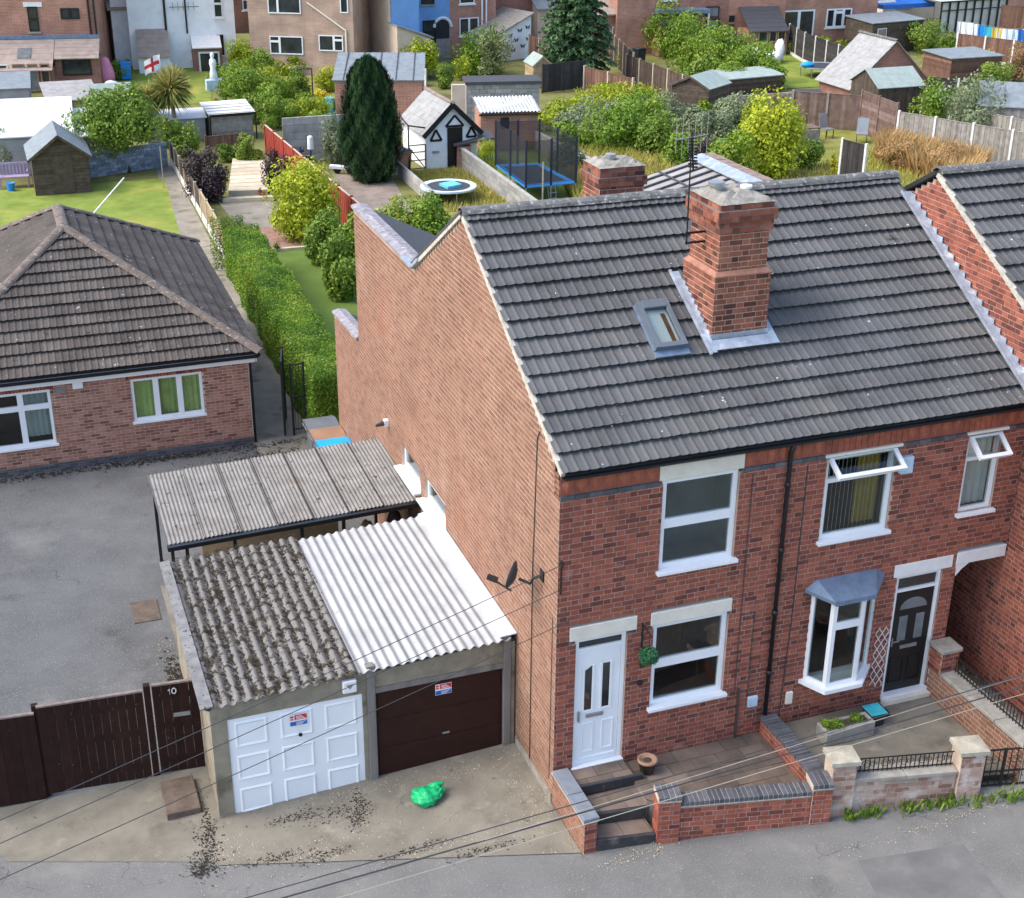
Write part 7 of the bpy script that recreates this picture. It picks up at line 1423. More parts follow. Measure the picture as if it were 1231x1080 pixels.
m.build('trunk', mt['bark'], t); leaf_mesh('crown', mt['leaf_conifer'], np.array(Vc), np.array(Nc,float), 0.24, 0.5, np.array(Tc), t, bias=0.9)
# ---- rose arch and water butts in the wild garden
t = thing('rose_arch', 'small garden arch of dark posts with white roses on top', 'arch', tuple(G(363,112))); q0, q1 = G(352,114), G(376,112); m = MB()
for q in (q0, q1): m.bar(q, q+Zv*1.3, 0.06, 0.06, (0,1,0))
m.bar(q0+Zv*1.3, q1+Zv*1.3, 0.05, 0.06); m.build('frame', mt['fence_dark'], t); C_, N_, ti = clump_cloud(tuple((q0+q1)/2+Zv*1.38), (0.75,0.2,0.12), 400, 8, 0.5); leaf_mesh('roses', mt['leaf_pale'], C_, N_, 0.08, 0.8, ti+0.4, t)
def barrel(label, u, v, r, h, mat, name='water_butt'): m = MB(); m.lathe(G(u,v), [(r*0.85,0),(r,h*0.3),(r,h*0.7),(r*0.88,h),(r*0.5,h+0.02)], 16); return tag(m.build(name, mat, smooth=False), label, 'water butt')
barrel('turquoise water butt in the wild garden', 396,138, 0.32, 0.85, mt['teal'])
barrel('bright blue plastic barrel before the beige brick house', 377,82, 0.33, 1.15, mt['blue_dark2'] if 'blue_dark2' in mt else mt.setdefault('blue_dark2', M('blue_dark2', (0.01,0.08,0.62), 0.4, mott=0.08)))
wheelie(mt['bin_brown'], mt['bin_brown'], tuple(G(391,82)+Vector((0.2,0.2,0))), 0.0, 'brown wheelie bin against the beige brick house')
wheelie(mt['bin_black'], mt['bin_black'], tuple(G(412,86)+Vector((0.2,0.2,0))), 0.0, 'dark grey wheelie bin at the corner of the beige brick house')
# exercise bike like frame
t = thing('exercise_frame', 'blue and grey exercise frame left on the gravel by the red fence', 'exercise bike', tuple(G(365,205))); q = G(365,205); m = MB()
m.tube([q+Vector((-0.4,0,0.05)),q+Vector((0.5,0,0.05))],0.03,6); m.tube([q+Vector((0,0,0.05)),q+Vector((-0.1,0,1.0))],0.03,6); m.tube([q+Vector((0.35,0,0.05)),q+Vector((0.35,0,0.9))],0.03,6); m.build('frame', mt['blue_dark'], t)
m = MB(); m.tube([q+Vector((-0.55,0,0.7)),q+Vector((0.05,0,0.85))],0.05,6); m.tube([q+Vector((0.2,-0.04,0.35)),q+Vector((0.2,0.04,0.35))],0.25,14); m.build('flywheel', mt['blackmatt'], t); m = MB(); m.lathe(q+Vector((0.35,0,0.9)),[(0.14,0),(0.12,0.5),(0.08,0.55)],10); m.build('padding', mt['white'], t)
t = thing('golf_trolley', 'small white trolley with black wheels beside the cypress', 'trolley', tuple(G(405,208))); q = G(405,208); m = MB(); m.bar(q+Vector((-0.3,0,0.3)),q+Vector((0.9,-0.6,0.25)),0.3,0.12); m.build('body', mt['white'], t)
for dx in (0.0,0.8): m = MB(); c = q+Vector((dx,-0.1-0.55*dx,0.16)); m.tube([c-Vector((0,0.05,0)),c+Vector((0,0.05,0))],0.16,12); m.build('wheel', mt['black'], t)
# ---- white play house with black trim
p0 = G(512,204); p1 = G(574,199); u_ = (p1-p0); L = u_.length; u_ = u_.normalized(); dd = Zv.cross(u_)
WH = thing('white_garden_cottage', 'white painted garden cottage with black timber trim and slate roof', 'outhouse', tuple((p0+p1)/2)); hw, hr, dp_ = 1.6, 2.75, 3.3
m = MB(); m.prism([p0,p1,p1+Zv*hw,(p0+p1)/2+Zv*hr,p0+Zv*hw], dd*dp_); m.build('wall', mt['render_white'], WH)
for sgn in (0,1):
    e = (p1 if sgn else p0)+Zv*hw; rr = (p0+p1)/2+Zv*hr; sl_ = (e-rr).normalized(); a = rr-dd*0.18+Zv*0.02; b = e+sl_*0.22-dd*0.18+Zv*0.02
    for k in range(6):
        c0, c1 = a.lerp(b,k/6), a.lerp(b,(k+1)/6+0.02); m = MB(); m.prism([c0+Zv*0.0, c1+Zv*0.02, c1+Zv*0.02+dd*(dp_+0.36), c0+dd*(dp_+0.36)], (0,0,0.03)); m.build('slate_course', mt['slate_pale'] if 'slate_pale' in mt else mt.setdefault('slate_pale', M('slate_pale', (0.30,0.30,0.29), 0.8, mott=0.2, mscale=3)), WH)
    m = MB(); m.bar(a-dd*0.03-Zv*0.05, b-dd*0.03-Zv*0.05, 0.05, 0.2); m.build('bargeboard', mt['black'], WH)
ridge_tiles(WH, (p0+p1)/2+Zv*(hr+0.08)-dd*0.2, (p0+p1)/2+Zv*(hr+0.08)+dd*(dp_+0.2), mt['coping_red'], r=0.12)
def wtri(c, w, h):   # black triangular trim
    m = MB(); A_, B_, C2 = c-u_*w/2, c+u_*w/2, c+Zv*h
    for x, y in ((A_,B_),(B_,C2),(C2,A_)): m.bar(x-dd*0.02, y-dd*0.02, 0.03, 0.09, dd.cross((y-x).normalized()))
    m.build('trim', mt['black'], WH)
pt = lambda s, z: p0+u_*(L*s)+Zv*z
wtri(pt(0.56,1.78),0.8,0.45); wtri(pt(0.20,1.22),0.5,0.45); wtri(pt(0.88,1.28),0.45,0.42)
m = MB(); m.obox(pt(0.56,0.86)-dd*0.02, u_*0.34, dd*0.025, Zv*0.86); m.build('door', mt['black'], WH); m = MB(); m.obox(pt(0.19,0.72)-dd*0.02, u_*0.16, dd*0.02, Zv*0.05); m.build('vent', mt['metalgrey'], WH)
# frame gate beside it
t = thing('garden_frame_gate', 'rusty metal frame gate beside the white garden cottage', 'gate', tuple(G(502,206))); q0, q1 = G(492,208), G(512,206); m = MB()
for q in (q0, q1): m.bar(q, q+Zv*1.15, 0.05, 0.05, (0,1,0))
for zz in (0.15,0.5,0.85,1.15): m.bar(q0+Zv*zz, q1+Zv*zz, 0.03, 0.04)
m.bar(q0+Zv*1.1, q1+Zv*0.1, 0.04, 0.04, (0,1,0)); q2 = q0+dd*1.2; m.bar(q0+Zv*2.0, q2+Zv*2.2, 0.05, 0.05); m.bar(q0, q0+Zv*2.0, 0.05, 0.05, (0,1,0)); m.bar(q2, q2+Zv*2.2, 0.05, 0.05, (0,1,0)); m.bar(q0+Zv*2.0, q1+Zv*1.85, 0.05, 0.06); m.build('frame', mt['fence_dark'], t)
wheelie(mt['bin_grey'], mt['bin_brown'], tuple(G(484,207)), 0.3, 'brown and grey wheelie bin between the cypress and the frame gate')
# ---- brick shed with white corrugated roof
p0, p1 = G(578,182), G(646,180); u2 = (p1-p0).normalized(); d2_ = Zv.cross(u2); BS = thing('brick_garden_shed', 'brick garden shed with white patched corrugated roof behind the trampoline', 'shed', tuple((p0+p1)/2)); W_ = (p1-p0).length
m = MB(); m.prism([p0,p1,p1+Zv*1.7,p0+Zv*1.7], d2_*1.9); m.build('wall', mt['brick_far'], BS); corrugated(BS, p0+Zv*1.78-d2_*0.2-u2*0.1, p1+Zv*1.78-d2_*0.2+u2*0.1, p0+Zv*2.05+d2_*2.1-u2*0.1, 2, 0.16, 0.03, mt['asb_patch'] if 'asb_patch' in mt else mt.setdefault('asb_patch', M('asb_patch', (0.45,0.46,0.47), 0.8, mott=0.2, mscale=2, spots=[((0.75,0.76,0.77),1.2,0.5,0.56),((0.1,0.1,0.1),4,0.64,0.7)])))
m = MB(); m.bar(p0+Zv*1.66-d2_*0.2-u2*0.1, p1+Zv*1.66-d2_*0.2+u2*0.1, 0.06, 0.08); m.build('gutter', mt['blackmatt'], BS); m = MB(); c = p0.lerp(p1,0.42)+Zv*1.25-d2_*0.03; m.lathe(c,[(0.2,-0.25),(0.22,0.0),(0.2,0.25)],14,sy=0.15); m.build('wall_plaque', mt['blackmatt'], BS)
p0, p1 = G(550,203), G(560,207); m = MB(); m.prism([p0,p0+u2*0.6,p0+u2*0.6+Zv*0.95,p0+Zv*0.95], d2_*1.5); o = m.build('coal_bunker', mt['brick_far']); tag(o, 'small brick bunker with grey slab roof at the end of the block wall', 'bunker'); m = MB(); m.prism([p0-u2*0.15-d2_*0.1+Zv*0.97,p0+u2*1.6-d2_*0.1+Zv*1.25,p0+u2*1.6+d2_*1.6+Zv*1.25,p0-u2*0.15+d2_*1.6+Zv*0.97],(0,0,0.08)); m.build('roof_slab', mt['slate_dark'], o)
# ---- grey panel roofed garage and block garage
p0, p1 = G(404,140), G(508,140); q = shed('felt_roof_garage', 'brick garage with grey felt panelled roof behind the cypress', p0, p1-p0, (p1-p0).length, 4.6, 1.75, 2.35, mt['brick_far'], mt['feltgrey'], board=0.6, gable='pent', cat='garage')
u3 = (p1-p0).normalized(); d3 = Zv.cross(u3)
for k in range(5): m = MB(); a = p0+u3*((p1-p0).length*(k+0.5)/5)+Zv*1.84-d3*0.1; m.bar(a, a+d3*4.8+Zv*0.62, 0.04, 0.03); m.build('roof_batten', mt['slate_dark'], q)
p0, p1 = G(562,152), G(648,150); W_ = (p1-p0).length; u4 = (p1-p0).normalized(); d4 = Zv.cross(u4); BK = thing('block_garage', 'grey concrete block garage with flat black edged roof', 'garage', tuple((p0+p1)/2))
m = MB(); m.prism([p0+d4*0.02,p1+d4*0.02,p1+d4*0.02+Zv*2.0,p0+d4*0.02+Zv*2.0], d4*1.3); m.build('wall', mt['render_grey'], BK)
for j in range(9):
    for i in range(9):
        a = W_*(max(0,(i-(0.5 if j%2 else 0)))/9); b = W_*((i+1-(0.5 if j%2 else 0))/9 if i < 8 else 1.0); m = MB(); m.obox(p0+u4*((a+b)/2)+Zv*(2.0*(j+0.5)/9), u4*((b-a)/2-0.008), d4*0.02, Zv*(1.0/9-0.007), R_()); m.build('block', mt['block'], BK)
m = MB(); m.prism([p0-u4*0.1-d4*0.1+Zv*2.0,p1+u4*0.1-d4*0.1+Zv*2.0,p1+u4*0.1+d4*1.45+Zv*2.04,p0-u4*0.1+d4*1.45+Zv*2.04],(0,0,0.14)); m.build('roof', mt['slate_dark'], BK)
m = MB(); m.prism([p0-u4*0.75,p0-u4*0.11,p0-u4*0.11+Zv*2.0,p0-u4*0.75+Zv*2.0], d4*0.3); m.build('side_pier', mt['render_cream'], BK)
# ---- trampolines
def round_tramp(label, P, r, h, padm, matm, legs=6, extra=None):
    t = thing('round_trampoline', label, 'trampoline', tuple(P)); c = P+Zv*h; m = MB(); m.lathe(c,[(r*0.78,-0.01),(r*0.79,0.0),(0.01,0.001)],28); m.build('jumping_mat', matm, t)
    m = MB(); n = 28; vs = []; fs = []
    for i in range(n):
        a = 6.2832*i/n
        for rr, zz in ((r*0.78,0.015),(r,0.03),(r,-0.04)): vs.append((c.x+rr*math.cos(a), c.y+rr*math.sin(a), c.z+zz))
    for i in range(n): j = (i+1)%n; fs += [(i*3,i*3+1,j*3+1,j*3),(i*3+1,i*3+2,j*3+2,j*3+1)]
    m.add(vs, fs); m.build('edge_pad', padm, t)
    for i in range(legs): a = 6.2832*(i+0.5)/legs; m = MB(); m.tube([(c.x+r*0.93*math.cos(a),c.y+r*0.93*math.sin(a),P.z),(c.x+r*0.93*math.cos(a),c.y+r*0.93*math.sin(a),c.z-0.03)],0.025,6); m.build('leg', mt['metalgrey'], t)
    return t, c
mt['padblue'] = M('padblue', (0.55,0.66,0.72), 0.5, mott=0.15, mscale=4); mt['matblack'] = M('matblack', (0.05,0.055,0.065), 0.6, mott=0.15)
P = G(540,246); s = pxm(P); t, c = round_tramp('round trampoline with pale blue edge pad on rough grass', P+Vector((0.2,0.7,0)), 1.12, 0.55, mt['padblue'], mt['matblack'])
m = MB(); m.obox(c+Vector((0.05,-0.1,0.07)), Vector((0.33,0.12,0)), Vector((-0.1,0.25,0.02)), Vector((0,0,0.05))); tag(m.build('folded_cover', mt['teal2'] if 'teal2' in mt else mt.setdefault('teal2', M('teal2', (0.15,0.55,0.66), 0.5, mott=0.2))), 'turquoise folded cover lying on the round trampoline', 'cover')
P = G(988,92); t, c = round_tramp('round black trampoline on the far lawn near the slatted fence', P, 1.35, 0.6, mt['padgrey'] if 'padgrey' in mt else mt.setdefault('padgrey', M('padgrey', (0.25,0.28,0.33), 0.5)), mt['matblack'])
lump('folded_net', 'turquoise bundle on the edge of the far black trampoline', 'bundle', (c.x-1.1, c.y-0.1), (0.4,0.3,0.2), mt['cyan_lid'], 9, z=c.z+0.03)
t = thing('netted_trampoline', 'rectangular trampoline with bright blue pad and tall black safety net', 'trampoline', tuple(G(645,228))); hz_ = GZ+0.75
c4 = [Zp(596,199,hz_),Zp(648,197,hz_),Zp(692,220,hz_),Zp(632,226,hz_)]; cen = sum(c4,Vector())/4; inn = [cen.lerp(q,0.80) for q in c4]
m = MB(); m.add(inn,[(3,2,1,0)]); m.build('jumping_mat', mt['matblack'], t); m = MB(); fs = []
for i in range(4): j = (i+1)%4; fs.append((i,j,4+j,4+i))
m.add([q+Zv*0.03 for q in c4]+[q+Zv*0.03 for q in inn], [f[::-1] for f in fs]); o = m.build('edge_pad', mt['padbright'] if 'padbright' in mt else mt.setdefault('padbright', M('padbright', (0.03,0.27,0.68), 0.5, mott=0.1)), t); md = o.modifiers.new('s','SOLIDIFY'); md.thickness = 0.05
for i in range(4):
    for f in (0.0, 0.5): q = c4[i].lerp(c4[(i+1)%4], f); m = MB(); m.tube([Vector((q.x,q.y,GZ)), q],0.03,6); m.build('leg', mt['metalgrey'], t); m = MB(); m.tube([q, q+Zv*1.85],0.045,6); m.build('net_pole', mt['blue_pole'] if 'blue_pole' in mt else mt.setdefault('blue_pole', M('blue_pole', (0.012,0.016,0.04), 0.6)), t)
for i in range(4): a, b = c4[i], c4[(i+1)%4]; m = MB(); m.quad(a+Zv*0.05,b+Zv*0.05,b+Zv*1.8,a+Zv*1.8); m.build('safety_net', mt['net'], t)
t = thing('trampoline_ladder', 'small metal ladder leaning on the netted trampoline', 'ladder', tuple(G(663,244))); q0, q1 = G(660,245), G(669,244); m = MB()
for q in (q0,q1): m.tube([q, Vector((q.x,q.y+0.2,hz_))],0.02,5)
for k in range(3): m.tube([q0+Zv*(0.2+0.22*k), q1+Zv*(0.2+0.22*k)],0.02,5)
m.build('frame', mt['metalgrey'], t); m = MB(); q = G(652,247); m.tube([q,q+Zv*1.7],0.035,6); tag(m.build('timber_post', mt['post']), 'slim timber post standing before the netted trampoline', 'post')
bush('ornamental_grass', 'tall yellow green ornamental grass behind the block wall', 588,214, 34, 40, 'leaf_lime', 0.16, 1300, asp=0.12)
# ---- meadow: tall grass blades and wild shrubs behind the ridge
def blades(name, label, poly_px, n, mat, h, w=0.02):
    p = [Vector((*gp2(*q),0)) for q in poly_px]; V = np.empty((n,4,3)); ti = rng.random(n)*0.7+0.15; A_, B_, C2, D_ = [np.array(q) for q in p]; s_ = rng.random((n,1)); r_ = rng.random((n,1)); base = (A_*(1-s_)+B_*s_)*(1-r_)+(D_*(1-s_)+C2*s_)*r_; base[:,2] = GZ
    a = rng.random(n)*6.283; hh = h*rng.uniform(0.45,1.1,n); dx = np.stack([np.cos(a),np.sin(a),0*a],1); px = np.stack([-np.sin(a),np.cos(a),0*a],1)*w; lean = rng.uniform(0.1,0.5,n)
    V[:,0] = base-px; V[:,1] = base+px; V[:,2] = base+dx*(hh*lean*0.5)[:,None]+px*0.7+np.array((0,0,1))*(hh*0.65)[:,None]; V[:,3] = base+dx*(hh*lean)[:,None]+np.array((0,0,1))*hh[:,None]
    return stuff(tag(quad_mesh(name, mt[mat], V, ti), label, 'grass'))
mt['leaf_meadow'] = leafmat('leaf_meadow', [(0.14,0.17,0.04),(0.22,0.24,0.06),(0.33,0.31,0.10),(0.46,0.40,0.18)])
blades('meadow_grass', 'tall straw and green meadow grass behind the roof ridge', [(660,200),(850,160),(920,240),(700,260)], 26000, 'leaf_meadow', 0.75, 0.018)
blades('rough_grass_blades', 'rough yellowing grass round the round trampoline', [(495,208),(552,204),(640,250),(540,256)], 7000, 'leaf_meadow', 0.22, 0.015)
blades('garden_grass', 'rough grass in the garden behind the next house', [(930,215),(1110,165),(1240,230),(960,300)], 9000, 'leaf_meadow', 0.3, 0.018)
for u, v, w, h, mm, lf, n, ti, lab in ((700,168,80,46,'leaf_silver',0.16,3600,0.0,'wild silver green shrub in the meadow behind the brick shed'),(745,196,110,62,'leaf_hedge',0.16,6000,-0.05,'large wild green shrub in the middle of the meadow'),(720,182,70,56,'leaf_silver',0.15,3200,0.05,'grey green shrub tangled in the meadow'),(790,200,70,58,'leaf_mid',0.15,3600,0.12,'mid green shrub in the meadow beside the aerial'),(800,160,80,40,'leaf_silver',0.15,3200,-0.1,'dusky green shrub before the small green roofed shed'),(660,160,70,36,'leaf_lime',0.14,2600,-0.2,'yellow green hedge behind the brick shed'),(740,130,120,22,'leaf_lime',0.14,3200,-0.1,'low yellow green hedge in front of the brown fence'),(620,150,40,22,'leaf_tan',0.13,1000,0.0,'brown and green climber over the block garage'),(860,190,60,52,'leaf_silver',0.15,3000,-0.1,'dark silver shrub to the right of the aerial'),(885,165,70,48,'leaf_silver',0.15,3200,0.05,'pale silver shrub beside the stone walled bed'),(848,215,34,44,'leaf_purple',0.13,1300,0.25,'small copper leaved shrub behind the lead flashing'),(880,225,70,62,'leaf_hedge',0.15,3600,0.1,'light green shrub by the slate rooflight coping'),(930,218,84,96,'leaf_lime',0.16,7000,0.0,'bright lime green tall shrub behind the terrace ridge'),(912,170,50,46,'leaf_lime',0.15,2400,-0.1,'lime shrub crowding the stone walled bed'),(972,205,44,36,'leaf_mid',0.13,2000,0.05,'rounded dark green shrub near the leaning fence panel'),(1003,212,14,26,'leaf_yellow',0.1,600,-0.1,'small golden conifer before the leaning fence panel'),(1010,214,12,20,'leaf_yellow',0.1,450,-0.15,'second small golden conifer before the leaning fence panel')):
    bush('wild_shrub', lab, u, v, w, h, mm, lf, n, tint=ti, csize=0.42)
for i, (u, v, w, h, mm, ti) in enumerate([(690,190,60,44,'leaf_hedge',.1),(775,170,70,48,'leaf_hedge',.05),(830,180,56,50,'leaf_silver',.1),(820,214,50,50,'leaf_hedge',0),(770,145,70,30,'leaf_hedge',.1),(700,146,60,26,'leaf_lime',-.1),(845,150,40,30,'leaf_hedge',.1),(905,200,60,60,'leaf_lime',-.1),(945,185,50,50,'leaf_lime',-.05),(680,215,44,40,'leaf_silver',.05)]):
    bush('meadow_shrub', ['green shrub against the far block wall','bushy green shrub behind the aerial','silvery shrub left of the green roofed shed','light green shrub just behind the aerial pole','green shrub along the russet fence','yellow green shrub beside the charcoal fence','small green shrub beside the green roofed shed','bright lime shrub beside the coping of the rear roof','lime shrub before the garden table','pale shrub near the trampoline net'][i], u, v, w, h, mm, 0.16, 2800, tint=ti, csize=0.42)
# ---- tall clipped hedge running back to the far houses
for u, v, w, h in ((805,72,70,62),(838,88,80,62),(872,98,84,58),(905,104,70,44),(925,108,46,34),(850,108,60,36),(880,112,60,30)):
    bush('far_hedge_shrub', {805:'tall bright green shrub beginning the far hedge by the brick house',838:'bulky bright green shrub of the far hedge before the blue bins',872:'broad bright green shrub midway along the far hedge',905:'lower green shrub near the white covered furniture',925:'small green shrub ending the far hedge at the lawn',850:'dark edged green shrub in front of the far hedge',880:'low green shrub behind the green roofed shed'}[u], u, v, w, h, 'leaf_hedge' if u != 850 else 'leaf_mid', 0.17, 3600, tint=0.08, csize=0.45)
# ================================================================== FAR FENCES
mt['fence_wine'] = M('fence_wine', (0,0,0), 0.85, [(0.12,0.075,0.062),(0.17,0.11,0.092),(0.22,0.15,0.13)], 0.3, 3)
def pfence(name, label, px, h, mat, pm, **k): return fence(name, label, [gp2(*q) for q in px], h, mt[mat], mt[pm], **k)
pfence('brown_panel_fence', 'dark brown panel fence with pale posts beside the spruce', [(733,72),(760,100)], 1.65, 'fence_dark', 'post')
pfence('brown_panel_fence', 'long dark brown panel fence running down to the green roofed shed', [(752,97),(838,132)], 1.45, 'fence_dark', 'post')
pfence('russet_panel_fence', 'russet brown panel fence below the spruce', [(702,108),(760,124)], 1.25, 'fence_brown', 'post')
pfence('charcoal_fence', 'charcoal fence panels between the block garage and the russet fence', [(652,112),(702,106)], 1.5, 'fence_black', 'fence_black')
pfence('tan_panel_fence', 'reddish tan panel fence beside the white butterfly lean-to', [(636,72),(660,84)], 1.5, 'fence_brown', 'post')
pfence('black_panel_fence', 'black slatted panel fence with white posts beside the far lawn', [(938,58),(965,75),(1050,110)], 1.75, 'fence_black', 'postwhite', style='h', board=0.2, gravel=0.2, gravelmat=mt['postwhite'])
pfence('grey_board_fence', 'weathered grey boarded fence with concrete posts behind the next roof', [(1076,178),(1260,212)], 1.65, 'fence_grey', 'postwhite', panel=1.85, board=0.12)
pfence('back_grey_fence', 'darker grey boarded fence standing behind the weathered grey one', [(1105,152),(1250,186)], 1.35, 'fence_grey', 'postwhite', panel=1.85, board=0.12)
pfence('wine_fence', 'tall purple brown woven fence panels beside the green roofed shed', [(1032,158),(1074,176)], 1.95, 'fence_wine', 'fence_wine', style='h', board=0.18)
pfence('patched_fence', 'patched grey and brown fence behind the garden chairs', [(950,152),(1034,158)], 1.7, 'fence_wine', 'fence_grey', panel=1.4)
pfence('leaning_panel', 'single dark fence panel with white post in the rough garden', [(1008,218),(1036,226)], 1.75, 'fence_black', 'postwhite', panel=2)
pfence('rail_fence', 'low dark rail fence ending at the terrace ridge', [(1020,228),(1056,236)], 0.55, 'fence_dark', 'fence_dark', style='h', board=0.2)
pfence('brown_white_post_fence', 'brown fence with white posts under the washing line', [(1148,70),(1250,84)], 1.5, 'fence_brown', 'postwhite', gravel=0.15)
pfence('dark_side_fence', 'dark low fence beside the brick outhouse', [(1108,112),(1150,116)], 0.9, 'fence_black', 'postwhite')
pfence('far_right_fence', 'tall brown fence at the conservatory', [(1200,40),(1260,44)], 1.9, 'fence_brown', 'fence_brown')
pfence('alley_fence', 'brown fence lining the alley beside the beige house', [(427,44),(444,58)], 1.2, 'fence_dark', 'post')
pfence('white_low_fence', 'white low fence rail before the cream rendered house', [(488,98),(512,104)], 0.9, 'fence_grey', 'postwhite')
# small sheds
def sh(name, label, u0, v0, u1, v1, d, hw, hr, wall, roof, **k): a, b = G(u0,v0), G(u1,v1); return shed(name, label, a, b-a, (b-a).length, d, hw, hr, mt[wall], mt[roof], **k)
sh('wooden_playhouse', 'small wooden shed with pale felt roof beside the spruce', 641,106, 662,105, 1.5, 1.25, 1.7, 'fence_tan', 'feltgreen')
sh('green_roof_shed', 'dark brown shed with pale green felt roof in the meadow', 806,140, 850,146, 2.2, 1.6, 2.1, 'shedwood', 'feltgreen', gable='front')
sh('long_green_roof_store', 'long low store with pale green felt roof behind the stone bed', 876,118, 938,112, 1.6, 0.95, 1.15, 'fence_dark', 'feltgreen', gable='pent')
sh('grey_timber_shed', 'grey brown timber shed with pale green roof behind the fences', 1052,150, 1104,146, 2.4, 1.8, 2.5, 'shedwood', 'feltgreen', gable='side', horiz=False)
sh('dark_timber_shed', 'dark brown flat roofed shed beside the far brick house', 1046,66, 1106,60, 2.5, 1.9, 2.1, 'shedwood', 'feltgrey', gable='pent', win=[(0.4,0.8,0.9,0.7)])
sh('grey_corrugated_shed', 'pale grey shed with ribbed grey roof and red ridge by the grey fence', 1172,170, 1262,176, 3.6, 1.7, 2.5, 'fence_grey', 'feltgrey', gable='side', horiz=False)
sh('flat_roof_outhouse', 'low brick outhouse with flat blue grey roof among the shrubs', 1140,104, 1200,100, 2.6, 1.5, 1.6, 'fence_brown', 'feltgrey', gable='pent')
# brick outhouse with steep slate roof
a, b = G(1026,122), G(1114,116); u_ = (b-a).normalized(); L = (b-a).length; dd = Zv.cross(u_); OH = thing('steep_roof_brick_outhouse', 'red brick outhouse with steep pale slate roof behind the fences', 'outhouse', tuple((a+b)/2))
a = a-u_*0.2; m = MB(); hw, hr = 0.8, 3.05; m.prism([a,b,b+Zv*hw,(a+b)/2+Zv*hr,a+Zv*hw], dd*3.2); m.build('wall', mt['brick_far_dark'], OH)
for e in (a, b):
    rr = (a+b)/2+Zv*hr; sl_ = (e+Zv*hw-rr).normalized(); p = rr-dd*0.15; q = e+Zv*hw+sl_*0.25-dd*0.15
    for k in range(8): c0, c1 = p.lerp(q,k/8), p.lerp(q,(k+1)/8+0.015); m = MB(); m.prism([c0, c1+Zv*0.02, c1+Zv*0.02+dd*3.5, c0+dd*3.5], (0,0,0.04)); m.build('slate_course', mt['slate_pale'], OH)
ridge_tiles(OH, (a+b)/2+Zv*(hr+0.08)-dd*0.2, (a+b)/2+Zv*(hr+0.08)+dd*3.4, mt['ridge'], r=0.13)
# stone edged raised bed with dark bench top
panel_wall('stone_bed_wall', 'low stone and brick wall of a raised bed behind the silver shrubs', gp2(872,134), gp2(950,128), 0.75, mt['brick_pale'], 4, 12)
m = MB(); q = G(955,136); m.prism([q+Zv*0.8,q+Vector((1.5,-0.3,0.8)),q+Vector((1.7,0.5,1.0)),q+Vector((0.2,0.8,1.0))],(0,0,0.06)); tag(m.build('tarpaulin_lid', mt['slate_dark']), 'dark sheet laid over the raised bed corner', 'tarpaulin')
m = MB(); q = G(985,136); m.prism([q+Zv*1.6+Vector((-1.0,1.2,0)),q+Vector((0.6,1.0,1.6)),q+Vector((0.6,2.0,1.7)),q+Vector((-1.0,2.2,1.7))],(0,0,0.06)); 
# garden chairs and table
def garden_chair(label, P, rz):
    t = thing('garden_chair', label, 'chair', tuple(P), rz); m = MB(); m.box(-0.26,0.26,-0.25,0.25,0.42,0.46); m.build('seat', mt['metalgrey'], t, local=True); m = MB(); m.obox((0,0.29,0.78),(0.26,0,0),(0,0.015,0),(0,0.07,0.32)); m.build('backrest', mt['metalgrey'], t, local=True)
    for x in (-0.24,0.22):
        for y in (-0.23,0.21): m = MB(); m.box(x,x+0.03,y,y+0.03,0,0.42); m.build('leg', mt['iron'], t, local=True)
garden_chair('grey garden chair before the patched fence', G(993,166), 0.2); garden_chair('dark garden chair by the purple brown fence', G(1035,172), -0.6)
t = thing('garden_table', 'grey garden table with glass side screen by the lime shrub', 'table', tuple(G(960,172))); q = G(960,172); m = MB(); m.box(q.x-0.9,q.x+0.9,q.y-0.4,q.y+0.5,GZ+0.7,GZ+0.75); m.build('table_top', mt['fence_wine'], t)
for x in (-0.85,0.8):
    for y in (-0.35,0.4): m = MB(); m.box(q.x+x,q.x+x+0.05,q.y+y,q.y+y+0.05,GZ,GZ+0.7); m.build('leg', mt['fence_dark'], t)
m = MB(); m.box(q.x-0.8,q.x+0.8,q.y-0.5,q.y-0.47,GZ+0.05,GZ+0.68); m.build('screen', mt['fence_grey'], t)
# straw heap of cut branches
mt_s = blades('cut_branches', 'heap of dry tan cut branches along the grey boarded fence', [(1065,178),(1190,205),(1150,232),(1050,190)], 5200, 'leaf_tan', 1.1, 0.03)
bush('dry_heap', 'heap of dry brown cuttings piled against the grey fence', 1085,206, 60, 30, 'leaf_tan', 0.2, 1800, asp=0.25); bush('dry_heap', 'wider heap of dry tan cuttings near the next house ridge', 1140,214, 80, 30, 'leaf_tan', 0.2, 2400, asp=0.25)
lump('white_sheet_heap', 'crumpled white sheeting lying beside the dry cuttings', 'sheeting', gp2(1195,222), (1.2,0.8,0.35), mt['white'], 14, amp=0.2)
